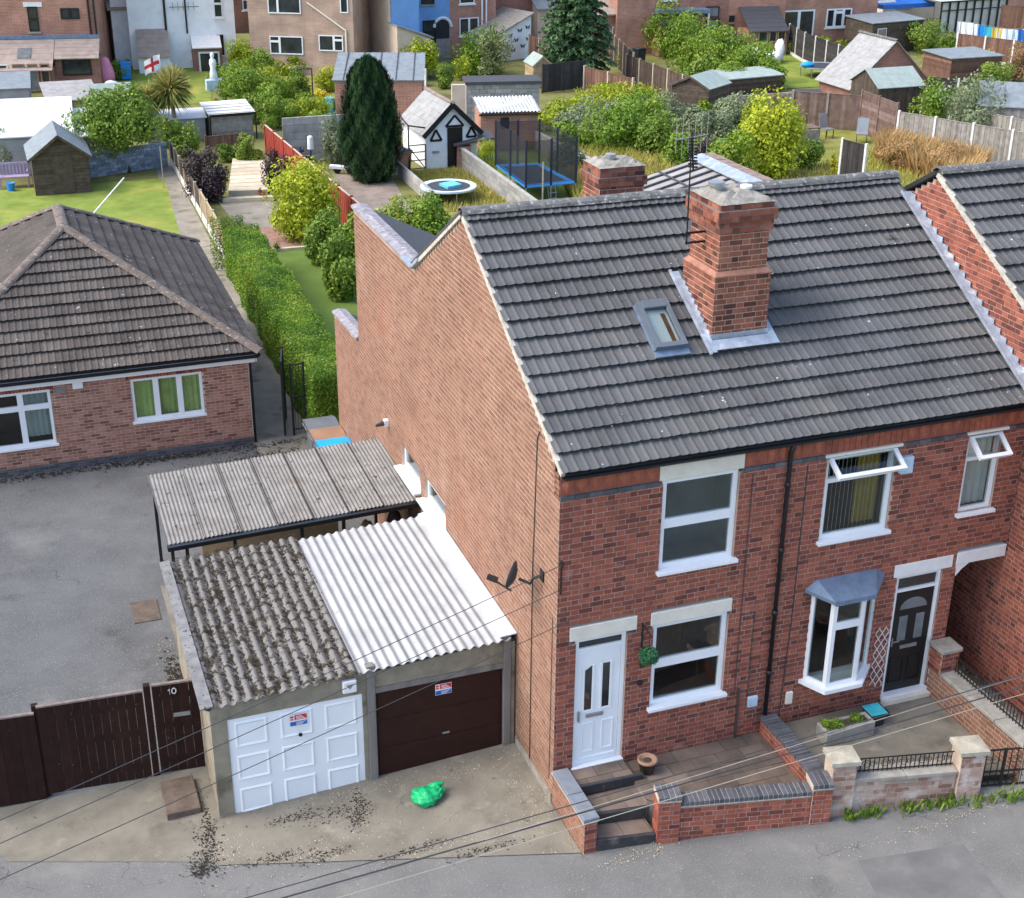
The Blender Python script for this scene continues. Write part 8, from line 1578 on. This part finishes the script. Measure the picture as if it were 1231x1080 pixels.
# shrubs on the right
for u, v, w, h, mm, lf, n, ti, lab in ((1115,66,50,40,'leaf_mid',0.14,2800,0.1,'rounded dark green shrub behind the brick outhouse'),(1140,70,30,28,'leaf_mid',0.13,1500,0.0,'small dark green shrub beside the white post fence'),(1124,92,38,34,'leaf_yellow',0.13,1800,-0.25,'golden yellow shrub right of the slate roofed outhouse'),(1140,38,30,14,'leaf_yellow',0.13,700,-0.1,'yellow flowering shrub below the conservatory'),(1150,28,20,18,'leaf_hedge',0.13,700,0,'green shrub before the conservatory windows'),(1128,160,60,54,'leaf_hedge',0.15,3200,0.05,'loose green shrub beside the grey timber shed'),(1180,172,90,66,'leaf_silver',0.16,6000,0.1,'broad silver green shrub overhanging the grey fences'),(1195,110,60,30,'leaf_mid',0.14,2200,0.1,'dark green shrub behind the flat roofed outhouse'),(1222,100,40,40,'leaf_pink',0.14,1500,0.1,'reddish leaved shrub at the right of the gardens'),(1195,78,26,18,'leaf_yellow',0.13,700,-0.2,'small yellow shrub before the white posts'),(995,60,30,16,'leaf_lime',0.13,900,-0.1,'low lime shrub under the far house window'),(952,66,16,16,'leaf_lime',0.12,600,-0.1,'small lime plant beside the covered furniture'),(1020,62,30,12,'leaf_lime',0.12,600,-0.15,'low lime plants along the black fence'),(752,85,22,24,'leaf_hedge',0.13,900,0.1,'small green shrub beside the tall brown fence'),(575,92,66,54,'leaf_hedge',0.15,3200,0,'pale green shrub at the left of the blossoming one'),(590,96,50,58,'leaf_pale',0.15,2600,-0.1,'blossoming shrub with cream flowers behind the block garage'),(503,98,56,46,'leaf_lime',0.15,3600,-0.15,'round lime green shrub below the cream gable'),(535,108,30,30,'leaf_mid',0.13,1300,0.1,'mid green shrub beside the garden path'),(555,98,24,26,'leaf_lime',0.12,900,0,'small lime shrub next to the path'),(650,72,22,16,'leaf_yellow',0.12,500,-0.1,'yellow shrub at the foot of the spruce'),(245,70,26,30,'leaf_pale',0.13,900,0,'pale shrub against the white house corner')):
    bush('garden_shrub', lab, u, v, w, h, mm, lf, n, tint=ti, csize=0.42)
# covered furniture and bins
lump('covered_table', 'round table under a white cover on the far patio', 'covered table', gp2(902,76), (1.0,0.8,0.62), mt['white'], 21, amp=0.16)
lump('covered_chairs', 'stacked chairs under a white cover by the parasol', 'covered chairs', gp2(925,76), (0.7,0.6,0.55), mt['white'], 22, amp=0.22)
lump('covered_parasol', 'folded white parasol and covers near the black fence', 'parasol', gp2(936,74), (0.28,0.28,0.95), mt['white'], 23, amp=0.2)
lump('covered_barbecue', 'barbecue under a black cover on the far patio', 'barbecue', gp2(880,66), (0.8,0.7,0.9), mt['blackmatt'], 24, amp=0.12)
wheelie(mt['blue_dark'], mt['blue_dark'], tuple(G(852,66)), 0.1, 'dark blue wheelie bin by the brick porch'); wheelie(mt['bin_brown'], mt['bin_brown'], tuple(G(868,64)), 0.1, 'brown wheelie bin beside the dark blue bin')
wheelie(mt['bin_black'], mt['bin_black'], tuple(G(768,78)), 0.1, 'black wheelie bin at the end of the brown fence'); wheelie(mt['blue_plastic'], mt['blue_plastic'], tuple(G(152,96)), 0.0, 'bright blue wheelie bin before the white house')
t = thing('speaker_cabinet', 'small black framed speaker box by the slate roofed outhouse', 'speaker', tuple(G(1012,100))); q = G(1012,100); m = MB(); m.box(q.x-0.4,q.x+0.4,q.y,q.y+0.5,GZ,GZ+1.3); m.build('cabinet', mt['fence_black'], t); m = MB(); m.box(q.x-0.25,q.x+0.25,q.y-0.02,q.y-0.002,GZ+0.3,GZ+1.0); m.build('panel', mt['metalgrey'], t)
# statue, plant table
t = thing('garden_statue', 'white garden statue on a pale blue plinth before the white house', 'statue', tuple(G(258,108))); q = G(258,108); m = MB(); m.box(q.x-0.45,q.x+0.45,q.y-0.3,q.y+0.3,GZ,GZ+0.55); m.build('plinth', mt['meterblue'], t)
m = MB(); m.lathe(q+Zv*0.55,[(0.22,0),(0.20,0.35),(0.13,0.6),(0.19,0.85),(0.17,1.05),(0.07,1.15),(0.11,1.25),(0.11,1.38),(0.04,1.45)],12); m.build('figure', mt['white'], t, smooth=True)
# laundry
t = thing('washing_line', 'washing line strung above the white posted fence', 'washing line', tuple(G(1150,66))); wa, wb = G(1150,66)+Zv*2.1, G(1262,74)+Zv*2.0; m = MB(); m.tube([wa-Zv*2.1, wa],0.03,6); m.tube([wb-Zv*2.0, wb],0.03,6); m.tube([wa, wa.lerp(wb,0.5)-Zv*0.25, wb],0.008,4); m.build('line', mt['wire_pale'], t)
cols = ['white','whitewood','blue_plastic','teal','curtain_yellow','white','padblue','blue','white','teal2','pink']
for k, cm in enumerate(cols):
    f = 0.05+0.085*k; q = wa.lerp(wb,f)-Zv*(1.0*f*(1-f)); uu = (wb-wa).normalized(); hgt = U(0.7,1.1); w_ = U(0.3,0.5); m = MB(); vs = []; fs = []
    for i in range(7):
        for zz in (0,-hgt*0.5,-hgt): vs.append(q+uu*(w_*(i/6-0.5)*2)+Zv*zz+Vector((0,0.05*math.sin(i*2.1+zz*2+k),0)))
    for i in range(6):
        for j in range(2): fs.append((i*3+j,i*3+j+1,(i+1)*3+j+1,(i+1)*3+j))
    m.add(vs, fs); tag(m.build('hanging_laundry', mt[cm]), ['white sheet pegged first on the line','cream towel on the washing line','blue shirt on the washing line','turquoise towel on the washing line','yellow cloth on the washing line','white shirt beside the yellow cloth','pale blue towel on the washing line','navy cloth on the washing line','white sheet beside the navy cloth','teal towel beside the white sheet','pink towel pegged last on the line'][k], 'laundry', 'laundry on the washing line')
# flag
t = thing('flag', 'white flag with red cross hanging before the white house', 'flag', tuple(G(193,108))); q = Zp(193,84,GZ+1.6); m = MB(); m.tube([Vector((q.x,q.y,GZ)), q+Zv*0.8],0.025,6); m.build('pole', mt['whitewood'], t)
m = MB(); m2 = MB(); nx, nz = 12, 8
for mm_, off in ((m,0.0),):
    vs = []; fs = []
    for i in range(nx+1):
        for j in range(nz+1): f, g = i/nx, j/nz; vs.append(q+Vector((-0.8*f, 0.10*math.sin(f*7+g*2), 0.75-0.75*g-0.3*f*f)))
    for i in range(nx):
        for j in range(nz):
            red = (5 <= i <= 6) or (3 <= j <= 4); mm_.mi = 1 if red else 0; mm_.add([vs[i*(nz+1)+j],vs[i*(nz+1)+j+1],vs[(i+1)*(nz+1)+j+1],vs[(i+1)*(nz+1)+j]],[(0,1,2,3)])
m.build('cloth', [mt['white'], mt['red']], t)
# ================================================================== FAR HOUSES
def far_house(name, label, pxL, pxR, depth, h, wall, roofm, ridge=2.2, roofdir='side', z=GZ):
    a, b = G(*pxL), G(*pxR); u_ = (b-a); L = u_.length; u_ = u_.normalized(); dd = Zv.cross(u_); t = thing(name, label, 'house', tuple((a+b)/2+dd*depth/2)); m = MB(); m.prism([a,b,b+Zv*h,a+Zv*h], dd*depth); m.build('wall', mt[wall], t)
    if roofm:
        for e0, e1, sg in ((a,b,-1),(a+dd*depth,b+dd*depth,1)):
            r0, r1 = a+dd*depth/2+Zv*(h+ridge)-u_*0.2, b+dd*depth/2+Zv*(h+ridge)+u_*0.2; p0, p1 = e0+Zv*h+dd*sg*0.3-u_*0.2, e1+Zv*h+dd*sg*0.3+u_*0.2; m = MB(); m.prism([p0,p1,r1,r0],(0,0,0.08)); m.build('roof', mt[roofm], t)
        for e in (a, b): m = MB(); m.prism([e+Zv*h, e+dd*depth+Zv*h, e+dd*depth/2+Zv*(h+ridge-0.1)], u_*(0.2 if e is a else -0.2)); m.build('gable', mt[wall], t)
    def loc(u, v):   # pixel on the front face -> (s, z above base)
        n = -dd; r = ray(u, v); k = (a-CAM).dot(n)/r.dot(n); p = CAM+r*k; return (p-a).dot(u_), p.z-z
    def win(u0, v0, u1, v1, panes, fm='upvc', gl='glassdark', sill=True, fw=0.06, name='window'):
        s0, z1 = loc(u0, v0); s1, z0 = loc(u1, v1); m = MB(); O = a
        g = MB(); g.obox(O+u_*((s0+s1)/2)+Zv*((z0+z1)/2)-dd*0.012, u_*((s1-s0)/2), dd*0.012, Zv*((z1-z0)/2))
        for (a0,a1,b0,b1) in panes:
            x0, x1, y0, y1 = s0+a0*(s1-s0), s0+a1*(s1-s0), z0+b0*(z1-z0), z0+b1*(z1-z0)
            for q in ((x0,x0+fw,y0,y1),(x1-fw,x1,y0,y1),(x0+fw,x1-fw,y0,y0+fw),(x0+fw,x1-fw,y1-fw,y1)): m.obox(O+u_*((q[0]+q[1])/2)+Zv*((q[2]+q[3])/2)-dd*0.035, u_*((q[1]-q[0])/2), dd*0.03, Zv*((q[3]-q[2])/2))
        w = m.build(name, mt[fm], t); g.build('pane', mt[gl], w)
        if sill: sb = MB(); sb.obox(O+u_*((s0+s1)/2)+Zv*(z0-0.05)-dd*0.06, u_*((s1-s0)/2+0.08), dd*0.06, Zv*0.045); sb.build('sill', mt['stonewhite'] if fm != 'black' else mt['stonegrey'], w)
        return w
    def lean(u0, v0, u1, v1, outd, ztop, zbot, rm, wm=None, wins=()):   # lean-to roof between px columns (front face)
        s0 = loc(u0, v0)[0]; s1 = loc(u1, v1)[0]; A0 = a+u_*s0; A1 = a+u_*s1
        for k in range(6):
            f0, f1 = k/6, (k+1)/6+0.01; m = MB(); q = lambda f, P: P-dd*(outd*f)+Zv*(ztop+(zbot-ztop)*f); m.prism([q(f0,A0),q(f1,A0)+Zv*0.015,q(f1,A1)+Zv*0.015,q(f0,A1)],(0,0,0.05)); m.build('lean_to_roof', mt[rm], t)
        if wm: m = MB(); m.prism([A0-dd*(outd-0.25),A1-dd*(outd-0.25),A1-dd*(outd-0.25)+Zv*(zbot+0.05),A0-dd*(outd-0.25)+Zv*(zbot+0.05)], dd*(outd-0.3)); m.build('lean_to_wall', mt[wm], t)
        return A0, A1
    return t, a, u_, dd, L, loc, win, lean
ONE = [(0,1,0,1)]; TWO = [(0,0.5,0,1),(0.5,1,0,1)]; SASH = [(0,1,0,0.5),(0,1,0.5,1)]; LTOP = [(0,0.3,0,0.7),(0,0.3,0.7,1),(0.3,1,0,1)]; RTOP = [(0,0.62,0,1),(0.62,1,0,0.7),(0.62,1,0.7,1)]
mt['tile_far'] = M('tile_far', (0.33,0.26,0.22), 0.85, mott=0.2, mscale=2); mt['tile_far2'] = M('tile_far2', (0.14,0.13,0.125), 0.85, mott=0.2, mscale=2)
# brick house, left
t, a, u_, dd, L, loc, win, lean = far_house('victorian_brick_house', 'red brick house with brown framed windows and tiled lean-to', (-60,104), (124,100), 8, 7.2, 'brick_far', 'tile_far2')
win(32,8,48,38,SASH,'black'); win(72,10,96,23,TWO,'black',sill=False); s_, z_w = loc(40,38); m = MB(); sA, zA = loc(28,8); sB, zB = loc(50,3); m.obox(a+u_*((sA+sB)/2)+Zv*((zA+zB)/2)-dd*0.03, u_*((sB-sA)/2), dd*0.03, Zv*0.12); m.build('lintel', mt['stonewhite'], t)
zt = loc(60,46)[1]; A0, A1 = lean(-60,46,66,46,2.6,zt,zt-1.35,'tile_far','brick_far_dark'); A2, A3 = lean(66.5,46,120,46,1.7,zt,zt-0.9,'tile_far','brick_far_dark')
m = MB(); m.obox((A0+A3)/2+Zv*(zt+0.08)-dd*0.1, (A3-A0)/2, dd*0.1, Zv*0.09); m.build('lead_flashing', mt['lead_dark'], t)
def on_lean(A_, B_, outd, f0, f1, z0, z1, fm, gl='glassdark', name='window'):
    p = A_.lerp(B_,f0)-dd*(outd-0.25); q = A_.lerp(B_,f1)-dd*(outd-0.25); uu = (q-p).normalized(); m = MB()
    for x0, x1, y0, y1 in ((0,0.07,z0,z1),((q-p).length-0.07,(q-p).length,z0,z1),(0.07,(q-p).length-0.07,z0,z0+0.07),(0.07,(q-p).length-0.07,z1-0.07,z1)): m.obox(p+uu*((x0+x1)/2)+Zv*((y0+y1)/2)-dd*0.04, uu*((x1-x0)/2), dd*0.035, Zv*((y1-y0)/2))
    o = m.build(name, mt[fm], t); m = MB(); m.obox((p+q)/2+Zv*((z0+z1)/2)-dd*0.01, (q-p)/2, dd*0.008, Zv*((z1-z0)/2)); m.build('pane', mt[gl], o)
on_lean(A2,A3,1.7,0.16,0.80,0.7,1.75,'black'); on_lean(A0,A1,2.6,0.62,0.74,0.05,1.5,'bin_brown','frosted'); on_lean(A0,A1,2.6,0.76,0.86,0.05,1.5,'bin_brown','frosted'); on_lean(A0,A1,2.6,0.88,0.97,0.05,1.5,'bin_brown'); on_lean(A0,A1,2.6,0.40,0.58,0.3,1.5,'whitewood')
m = MB(); q = A0.lerp(A1,0.72)-dd*1.3+Zv*(zt-0.62); m.obox(q, u_*0.35, (dd*0.4+Zv*0.2), (Zv*0.05)); m.build('rooflight', mt['frosted'], t)
m = MB(); q = a+u_*(L-0.35)-dd*0.06; m.tube([q+Zv*7, q+Zv*0.2],0.05,8); q = a+u_*(L-0.05)-dd*0.06; m.tube([q+Zv*7, q+Zv*0.2],0.05,8); m.build('downpipe', mt['black'], t)
m = MB(); p0, p1 = G(-30,112), G(122,104); m.prism([p0,p1,p1+Zv*0.7,p0+Zv*0.7],dd*0.2); tag(m.build('terrace_wall', mt['brick_far_dark']), 'low brick terrace wall below the brick house', 'wall')
lump('pink_parasol', 'folded pink parasol on the brick house terrace', 'parasol', gp2(127,100), (0.5,0.5,0.9), mt['pink'], 31)
lump('white_garden_pot', 'pale round garden pot beside the pink parasol', 'pot', gp2(135,108), (0.4,0.4,0.35), mt['whitewood'], 33)
# white rendered house
t, a, u_, dd, L, loc, win, lean = far_house('white_rendered_house', 'white rendered house with black downpipes and small tiled lean-to', (160,84), (286,80), 9, 7.5, 'render_white', 'tile_far2')
win(255,-12,268,21,SASH,'whitewood'); win(260,42,270,66,SASH,'blackmatt'); s0 = loc(201,50)[0]; m = MB(); m.tube([a+u_*s0-dd*0.07+Zv*7, a+u_*s0-dd*0.07],0.07,8); s0 = loc(226,50)[0]; m.tube([a+u_*s0-dd*0.07+Zv*7, a+u_*s0-dd*0.07+Zv*2],0.05,8); m.build('downpipe', mt['black'], t)
zt = loc(180,36)[1]; lean(163,36,201,36,1.7,zt,zt-1.35,'tile_far','render_white')
m = MB(); sA, zA = loc(229,44); A_ = a+u_*sA; sB = loc(264,44)[0]; B_ = a+u_*sB; m.prism([A_+Zv*zA,B_+Zv*zA,B_+Zv*(zA-0.5)-dd*1.5,A_+Zv*(zA-0.5)-dd*1.5],(0,0,0.06)); m.build('lean_to_roof', mt['whitewood'], t)
m = MB(); m.prism([A_-dd*1.3,B_-dd*1.3,B_-dd*1.3+Zv*(zA-0.5),A_-dd*1.3+Zv*(zA-0.5)],dd*1.25); m.build('porch', mt['brick_far_dark'], t); m = MB(); p = A_-dd*1.35; m.obox(p+u_*((sB-sA)*0.55)+Zv*(zA-1.35), u_*((sB-sA)*0.36), dd*0.03, Zv*0.65); o = m.build('porch_window', mt['whitewood'], t); m = MB(); m.obox(p+u_*((sB-sA)*0.55)+Zv*(zA-1.35)-dd*0.035, u_*((sB-sA)*0.36-0.1), dd*0.01, Zv*0.55); m.build('pane', mt['glassdark'], o)
m = MB(); p = a+u_*(loc(220,8)[0])-dd*0.2+Zv*loc(220,8)[1]
for k in range(5): m.bar(p+u_*(-0.6+0.3*k)-Zv*0.2, p+u_*(-0.6+0.3*k)+Zv*0.25, 0.02, 0.02, (0,1,0))
m.bar(p-u_*0.8, p+u_*0.9, 0.03, 0.03); m.bar(p, p+dd*0.2, 0.03, 0.03); m.build('aerial', mt['iron'], t)
t, a, u_, dd, L, loc, win, lean = far_house('white_house_wing', 'narrow white rendered wing with brown tiled roof beside the white house', (140,80), (162,79), 4, 4.9, 'render_white', None)
m = MB(); zr = loc(150,12)[1]; m.prism([a-u_*0.2+Zv*zr-dd*0.15,a+u_*(L+0.1)+Zv*zr-dd*0.15,a+u_*(L+0.1)+Zv*(zr+2)+dd*3,a-u_*0.2+Zv*(zr+2)+dd*3],(0,0,0.08)); m.build('roof', mt['tile_far'], t); win(153,13,159,31,ONE,'whitewood','frosted'); win(156,52,162,68,ONE,'whitewood','frosted')
# beige brick house
t, a, u_, dd, L, loc, win, lean = far_house('beige_brick_house', 'pale brown brick house with white picture windows', (303,88), (427,92), 9, 7.0, 'brick_far_beige', 'tile_far2')
win(321,-12,362,17,LTOP,sill=False); win(324,43,365,66,LTOP,sill=False); win(383,42,413,62,RTOP,sill=False); win(408,-16,419,16,[(0,1,0,0.85),(0,1,0.85,1)],sill=False)
s0, z0 = loc(369,3); s1, z1 = loc(416,37); m = MB(); m.tube([a+u_*s0-dd*0.06+Zv*z0, a+u_*s1-dd*0.06+Zv*z1],0.05,6); m.tube([a+u_*s1-dd*0.06+Zv*z1, a+u_*s1-dd*0.06],0.05,6); m.build('downpipe', mt['stone'], t)
# cream and blue house
t, a, u_, dd, L, loc, win, lean = far_house('cream_gabled_house', 'tall cream rendered wall with blue painted front beyond the alley', (472,88), (505,86), 10, 8, 'render_blue', None)
m = MB(); p = a-u_*0.03; m.prism([p-dd*0.0,p-u_*0.12,p-u_*0.12+Zv*8,p+Zv*8],dd*10); m.build('side_wall', mt['render_cream'], t)
m = MB(); h0 = loc(474,28)[1]; q = a+u_*L*1.12; m.prism([a-u_*0.15-dd*1.5,q-dd*1.5,q-dd*1.5+Zv*(h0-0.75),a-u_*0.15-dd*1.5+Zv*h0],dd*1.45); m.build('annex_wall', mt['render_cream'], t); m = MB(); m.bar(a-u_*0.2-dd*0.8+Zv*(h0+0.05), q+u_*0.1-dd*0.8+Zv*(h0-0.70), 1.7, 0.08); m.build('annex_coping', mt['feltgrey'], t)
t, a, u_, dd, L, loc, win, lean = far_house('blue_painted_house', 'blue painted house front with arched passage beside the cream wall', (503,72), (541,70), 8, 8, 'render_blue', None)
win(506,-8,522,5,ONE,'black'); win(508,25,524,52,SASH,'black'); sA = loc(532,50)[0]; m = MB(); pts = [a+u_*(sA-0.45)-dd*0.02, a+u_*(sA+0.45)-dd*0.02]+[a+u_*(sA+0.45*math.cos(k*math.pi/8))+Zv*(1.9+0.45*math.sin(k*math.pi/8))-dd*0.02 for k in range(9)]; m.prism(pts, dd*0.015); m.build('arched_opening', mt['blackmatt'], t)
m = MB(); pts = [a+u_*(sA+0.55*math.cos(k*math.pi/10))+Zv*(1.9+0.55*math.sin(k*math.pi/10))-dd*0.04 for k in range(11)]; m.tube(pts,0.1,6); m.build('arch', mt['stonewhite'], t); m = MB(); m.obox(a+u_*sA+Zv*0.6-dd*0.06, u_*0.45, dd*0.02, Zv*0.6); m.build('gate', mt['fence_grey'], t)
t, a, u_, dd, L, loc, win, lean = far_house('brick_terrace_house', 'red brick terrace house with white kitchen window beside the arch', (541,70), (596,66), 8, 8, 'brick_far', None)
win(552,-10,570,4,ONE); win(552,22,575,42,TWO); m = MB()
for uu2 in (579,584): s0 = loc(uu2,30)[0]; m.tube([a+u_*s0-dd*0.07+Zv*7, a+u_*s0-dd*0.07],0.06,8)
m.build('downpipe', mt['stonewhite'], t)
t, a, u_, dd, L, loc, win, lean = far_house('brick_back_house', 'darker red brick house wall behind the butterfly lean-to', (585,62), (660,58), 8, 8, 'brick_far_dark', None)
# white lean-to with butterflies
p0, p1 = G(602,74), G(638,70); u5 = (p1-p0).normalized(); d5 = Zv.cross(u5); BL = thing('butterfly_lean_to', 'white lean-to decorated with dark metal butterflies', 'outbuilding', tuple((p0+p1)/2)); L5 = (p1-p0).length
m = MB(); m.prism([p0-u5*0.6,p1,p1+Zv*2.6,p0-u5*0.6+Zv*1.4],d5*3); m.build('wall', mt['render_white'], BL); m = MB(); m.prism([p0-u5*0.8-d5*0.2+Zv*1.38,p1+u5*0.1-d5*0.2+Zv*2.68,p1+u5*0.1+d5*3.2+Zv*2.68,p0-u5*0.8+d5*3.2+Zv*1.38],(0,0,0.1)); m.build('roof', mt['cement'], BL)
for s_, zz in ((0.15,0.9),(0.3,1.5),(0.5,1.2),(0.62,1.75),(0.72,0.8),(0.88,1.9),(0.9,1.2),(0.4,0.6)):
    c = p0+u5*(L5*s_)+Zv*zz-d5*0.03; m = MB()
    for sg in (-1,1): m.add([c, c+u5*(0.18*sg)+Zv*0.14, c+u5*(0.15*sg)-Zv*0.02], [(0,1,2)]); m.add([c, c+u5*(0.13*sg)-Zv*0.04, c+u5*(0.09*sg)-Zv*0.14], [(0,1,2)])
    m.build('butterfly', mt['iron'], BL)
# bungalow like dormer house left of spruce and brick houses behind
t, a, u_, dd, L, loc, win, lean = far_house('grey_roof_cottage', 'cream cottage with grey verge partly hidden by the spruce', (646,62), (690,60), 6, 2.6, 'render_cream', 'feltgrey', ridge=1.6); win(655,38,662,58,ONE,'whitewood')
t, a, u_, dd, L, loc, win, lean = far_house('small_hipped_extension', 'small brick extension with tiled roof right of the spruce', (712,66), (752,64), 4, 2.4, 'brick_far', 'tile_far', ridge=1.3); win(736,32,748,52,ONE)
t, a, u_, dd, L, loc, win, lean = far_house('plain_brick_house', 'tall plain red brick house wall right of the spruce', (740,66), (785,64), 9, 8, 'brick_far', None)
t, a, u_, dd, L, loc, win, lean = far_house('porch_brick_house', 'red brick house with dark tiled porch and blue grey canopy', (782,64), (872,62), 9, 8, 'brick_far_dark', None)
zt = loc(810,14)[1]; A0, A1 = lean(786,14,832,14,1.8,zt,zt-0.8,'tile_far2','brick_far'); on_lean(A0,A1,1.8,0.65,0.95,0.5,1.2,'whitewood'); win(796,-8,812,0,ONE); m = MB(); s0 = loc(786,11)[0]; s1 = loc(848,9)[0]; m.obox(a+u_*((s0+s1)/2)+Zv*(zt+0.1)-dd*0.5, u_*((s1-s0)/2), dd*0.5, Zv*0.12); m.build('canopy', mt['lead_dark'], t); win(849,8,864,21,ONE,'brown_door','frosted',sill=False); win(849,23,864,40,ONE,'brown_door','frosted',sill=False); s0 = loc(846,30)[0]; m = MB(); m.tube([a+u_*s0-dd*0.9, a+u_*s0-dd*0.9+Zv*zt],0.06,6); m.build('porch_post', mt['postwhite'], t)
t, a, u_, dd, L, loc, win, lean = far_house('kitchen_brick_house', 'orange brick house with dark slate lean-to over kitchen windows', (868,62), (940,60), 9, 8, 'brick_far', None)
zt = loc(905,9)[1]; A0, A1 = lean(888,9,935,9,2.2,zt,zt-1.25,'slate_dark','brick_far'); on_lean(A0,A1,2.2,0.25,0.5,0.8,1.5,'fence_tan'); on_lean(A0,A1,2.2,0.52,0.72,0.8,1.5,'fence_tan'); on_lean(A0,A1,2.2,0.74,0.94,0.8,1.5,'fence_tan'); win(875,18,883,38,SASH,'bin_brown')
t, a, u_, dd, L, loc, win, lean = far_house('modern_brick_house', 'red brick house with white sliding patio door and triple window', (936,58), (1050,52), 9, 8, 'brick_far', None)
win(942,13,976,50,TWO,sill=False,fw=0.1); win(994,11,1022,32,[(0,0.33,0,1),(0.33,0.67,0,0.8),(0.33,0.67,0.8,1),(0.67,1,0,1)],fw=0.09); win(1058,-8,1075,1,TWO)
t, a, u_, dd, L, loc, win, lean = far_house('pale_far_house', 'pale pink rendered house behind the blue gazebo', (1060,26), (1130,22), 9, 8, 'render_cream', None); win(1080,-6,1096,8,ONE,'black')
t, a, u_, dd, L, loc, win, lean = far_house('right_far_house', 'brick house behind the conservatory', (1120,14), (1280,8), 9, 8, 'brick_far', None)
t, a, u_, dd, L, loc, win, lean = far_house('grey_far_terrace', 'distant grey brown terrace seen between the white and beige houses', (280,40), (312,38), 9, 8, 'brick_far_dark', None); win(291,0,298,12,ONE,'whitewood')
t, a, u_, dd, L, loc, win, lean = far_house('street_house_beyond', 'pale house across the far street seen between the houses', (118,18), (150,17), 8, 8, 'render_white', 'tile_far2'); win(128,10,136,17,TWO,'whitewood')
m = MB(); q = G(133,44); m.box(q.x-1.2,q.x+1.2,q.y,q.y+3.6,GZ+0.3,GZ+1.0); cr = m.build('parked_van', mt['white'], bevel=0.15); tag(cr, 'white vehicle parked beyond the gap between the houses', 'car'); m = MB(); m.box(q.x-1.0,q.x+1.0,q.y+0.4,q.y+2.6,GZ+1.0,GZ+1.6); m.build('cab', mt['white'], cr, bevel=0.2); m = MB(); m.box(q.x-0.85,q.x+0.85,q.y+0.37,q.y+0.4,GZ+1.05,GZ+1.45); m.build('windscreen', mt['glassdark'], cr)
for sx in (-1.1,1.1):
    for sy in (0.6,2.8): m = MB(); m.tube([(q.x+sx-0.1,q.y+sy,GZ+0.32),(q.x+sx+0.1,q.y+sy,GZ+0.32)],0.32,12); m.build('wheel', mt['black'], cr)
# conservatory
p0, p1 = G(1128,40), G(1206,34); u6 = (p1-p0).normalized(); d6 = Zv.cross(u6); CV = thing('conservatory', 'glazed conservatory with dark frame and pale roof beyond the gardens', 'conservatory', tuple((p0+p1)/2)); L6 = (p1-p0).length
m = MB(); m.prism([p0+d6*0.1,p1+d6*0.1,p1+d6*0.1+Zv*2.1,p0+d6*0.1+Zv*2.1],d6*0.02); m.build('pane', mt['curtain_pale'], CV)
for k in range(9): q = p0+u6*(L6*k/8); m = MB(); m.bar(q, q+Zv*2.1, 0.1, 0.1, u6); m.build('mullion', mt['blackmatt'], CV)
m = MB(); m.bar(p0+Zv*2.12, p1+Zv*2.12, 0.16, 0.12); m.bar(p0+Zv*1.5, p1+Zv*1.5, 0.06, 0.06); m.build('transom', mt['blackmatt'], CV); m = MB(); c = (p0+p1)/2+d6*1.8+Zv*3.0; m.add([p0+Zv*2.18-d6*0.2-u6*0.3,p1+Zv*2.18-d6*0.2+u6*0.3,c+u6*1.2,c-u6*1.2,p1+Zv*2.2+d6*3.5,p0+Zv*2.2+d6*3.5],[(0,1,2,3),(1,4,2),(0,3,5)]); m.build('roof', mt['frostroof'] if 'frostroof' in mt else mt.setdefault('frostroof', M('frostroof', (0.55,0.60,0.56), 0.4, mott=0.1)), CV)
# blue gazebo
p0, p1 = G(1060,40), G(1120,36); t = thing('blue_gazebo', 'bright blue fabric gazebo canopy behind the dark shed', 'gazebo', tuple((p0+p1)/2)); uu = (p1-p0).normalized(); dd = Zv.cross(uu); m = MB()
for q in (p0,p1,p0+dd*2.5,p1+dd*2.5): m.tube([q,q+Zv*1.9],0.03,6)
m.build('leg', mt['metalgrey'], t); m = MB(); c = (p0+p1)/2+dd*1.25+Zv*2.5; e = [p0+Zv*1.9,p1+Zv*1.9,p1+Zv*1.9+dd*2.5,p0+Zv*1.9+dd*2.5]; m.add(e+[c]+[q-Zv*0.3 for q in e],[(0,1,4),(1,2,4),(2,3,4),(3,0,4),(5,6,1,0),(6,7,2,1),(7,8,3,2),(8,5,0,3)]); m.build('canopy', mt['gazeboblue'] if 'gazeboblue' in mt else mt.setdefault('gazeboblue', M('gazeboblue', (0.03,0.16,0.55), 0.6, mott=0.1)), t)
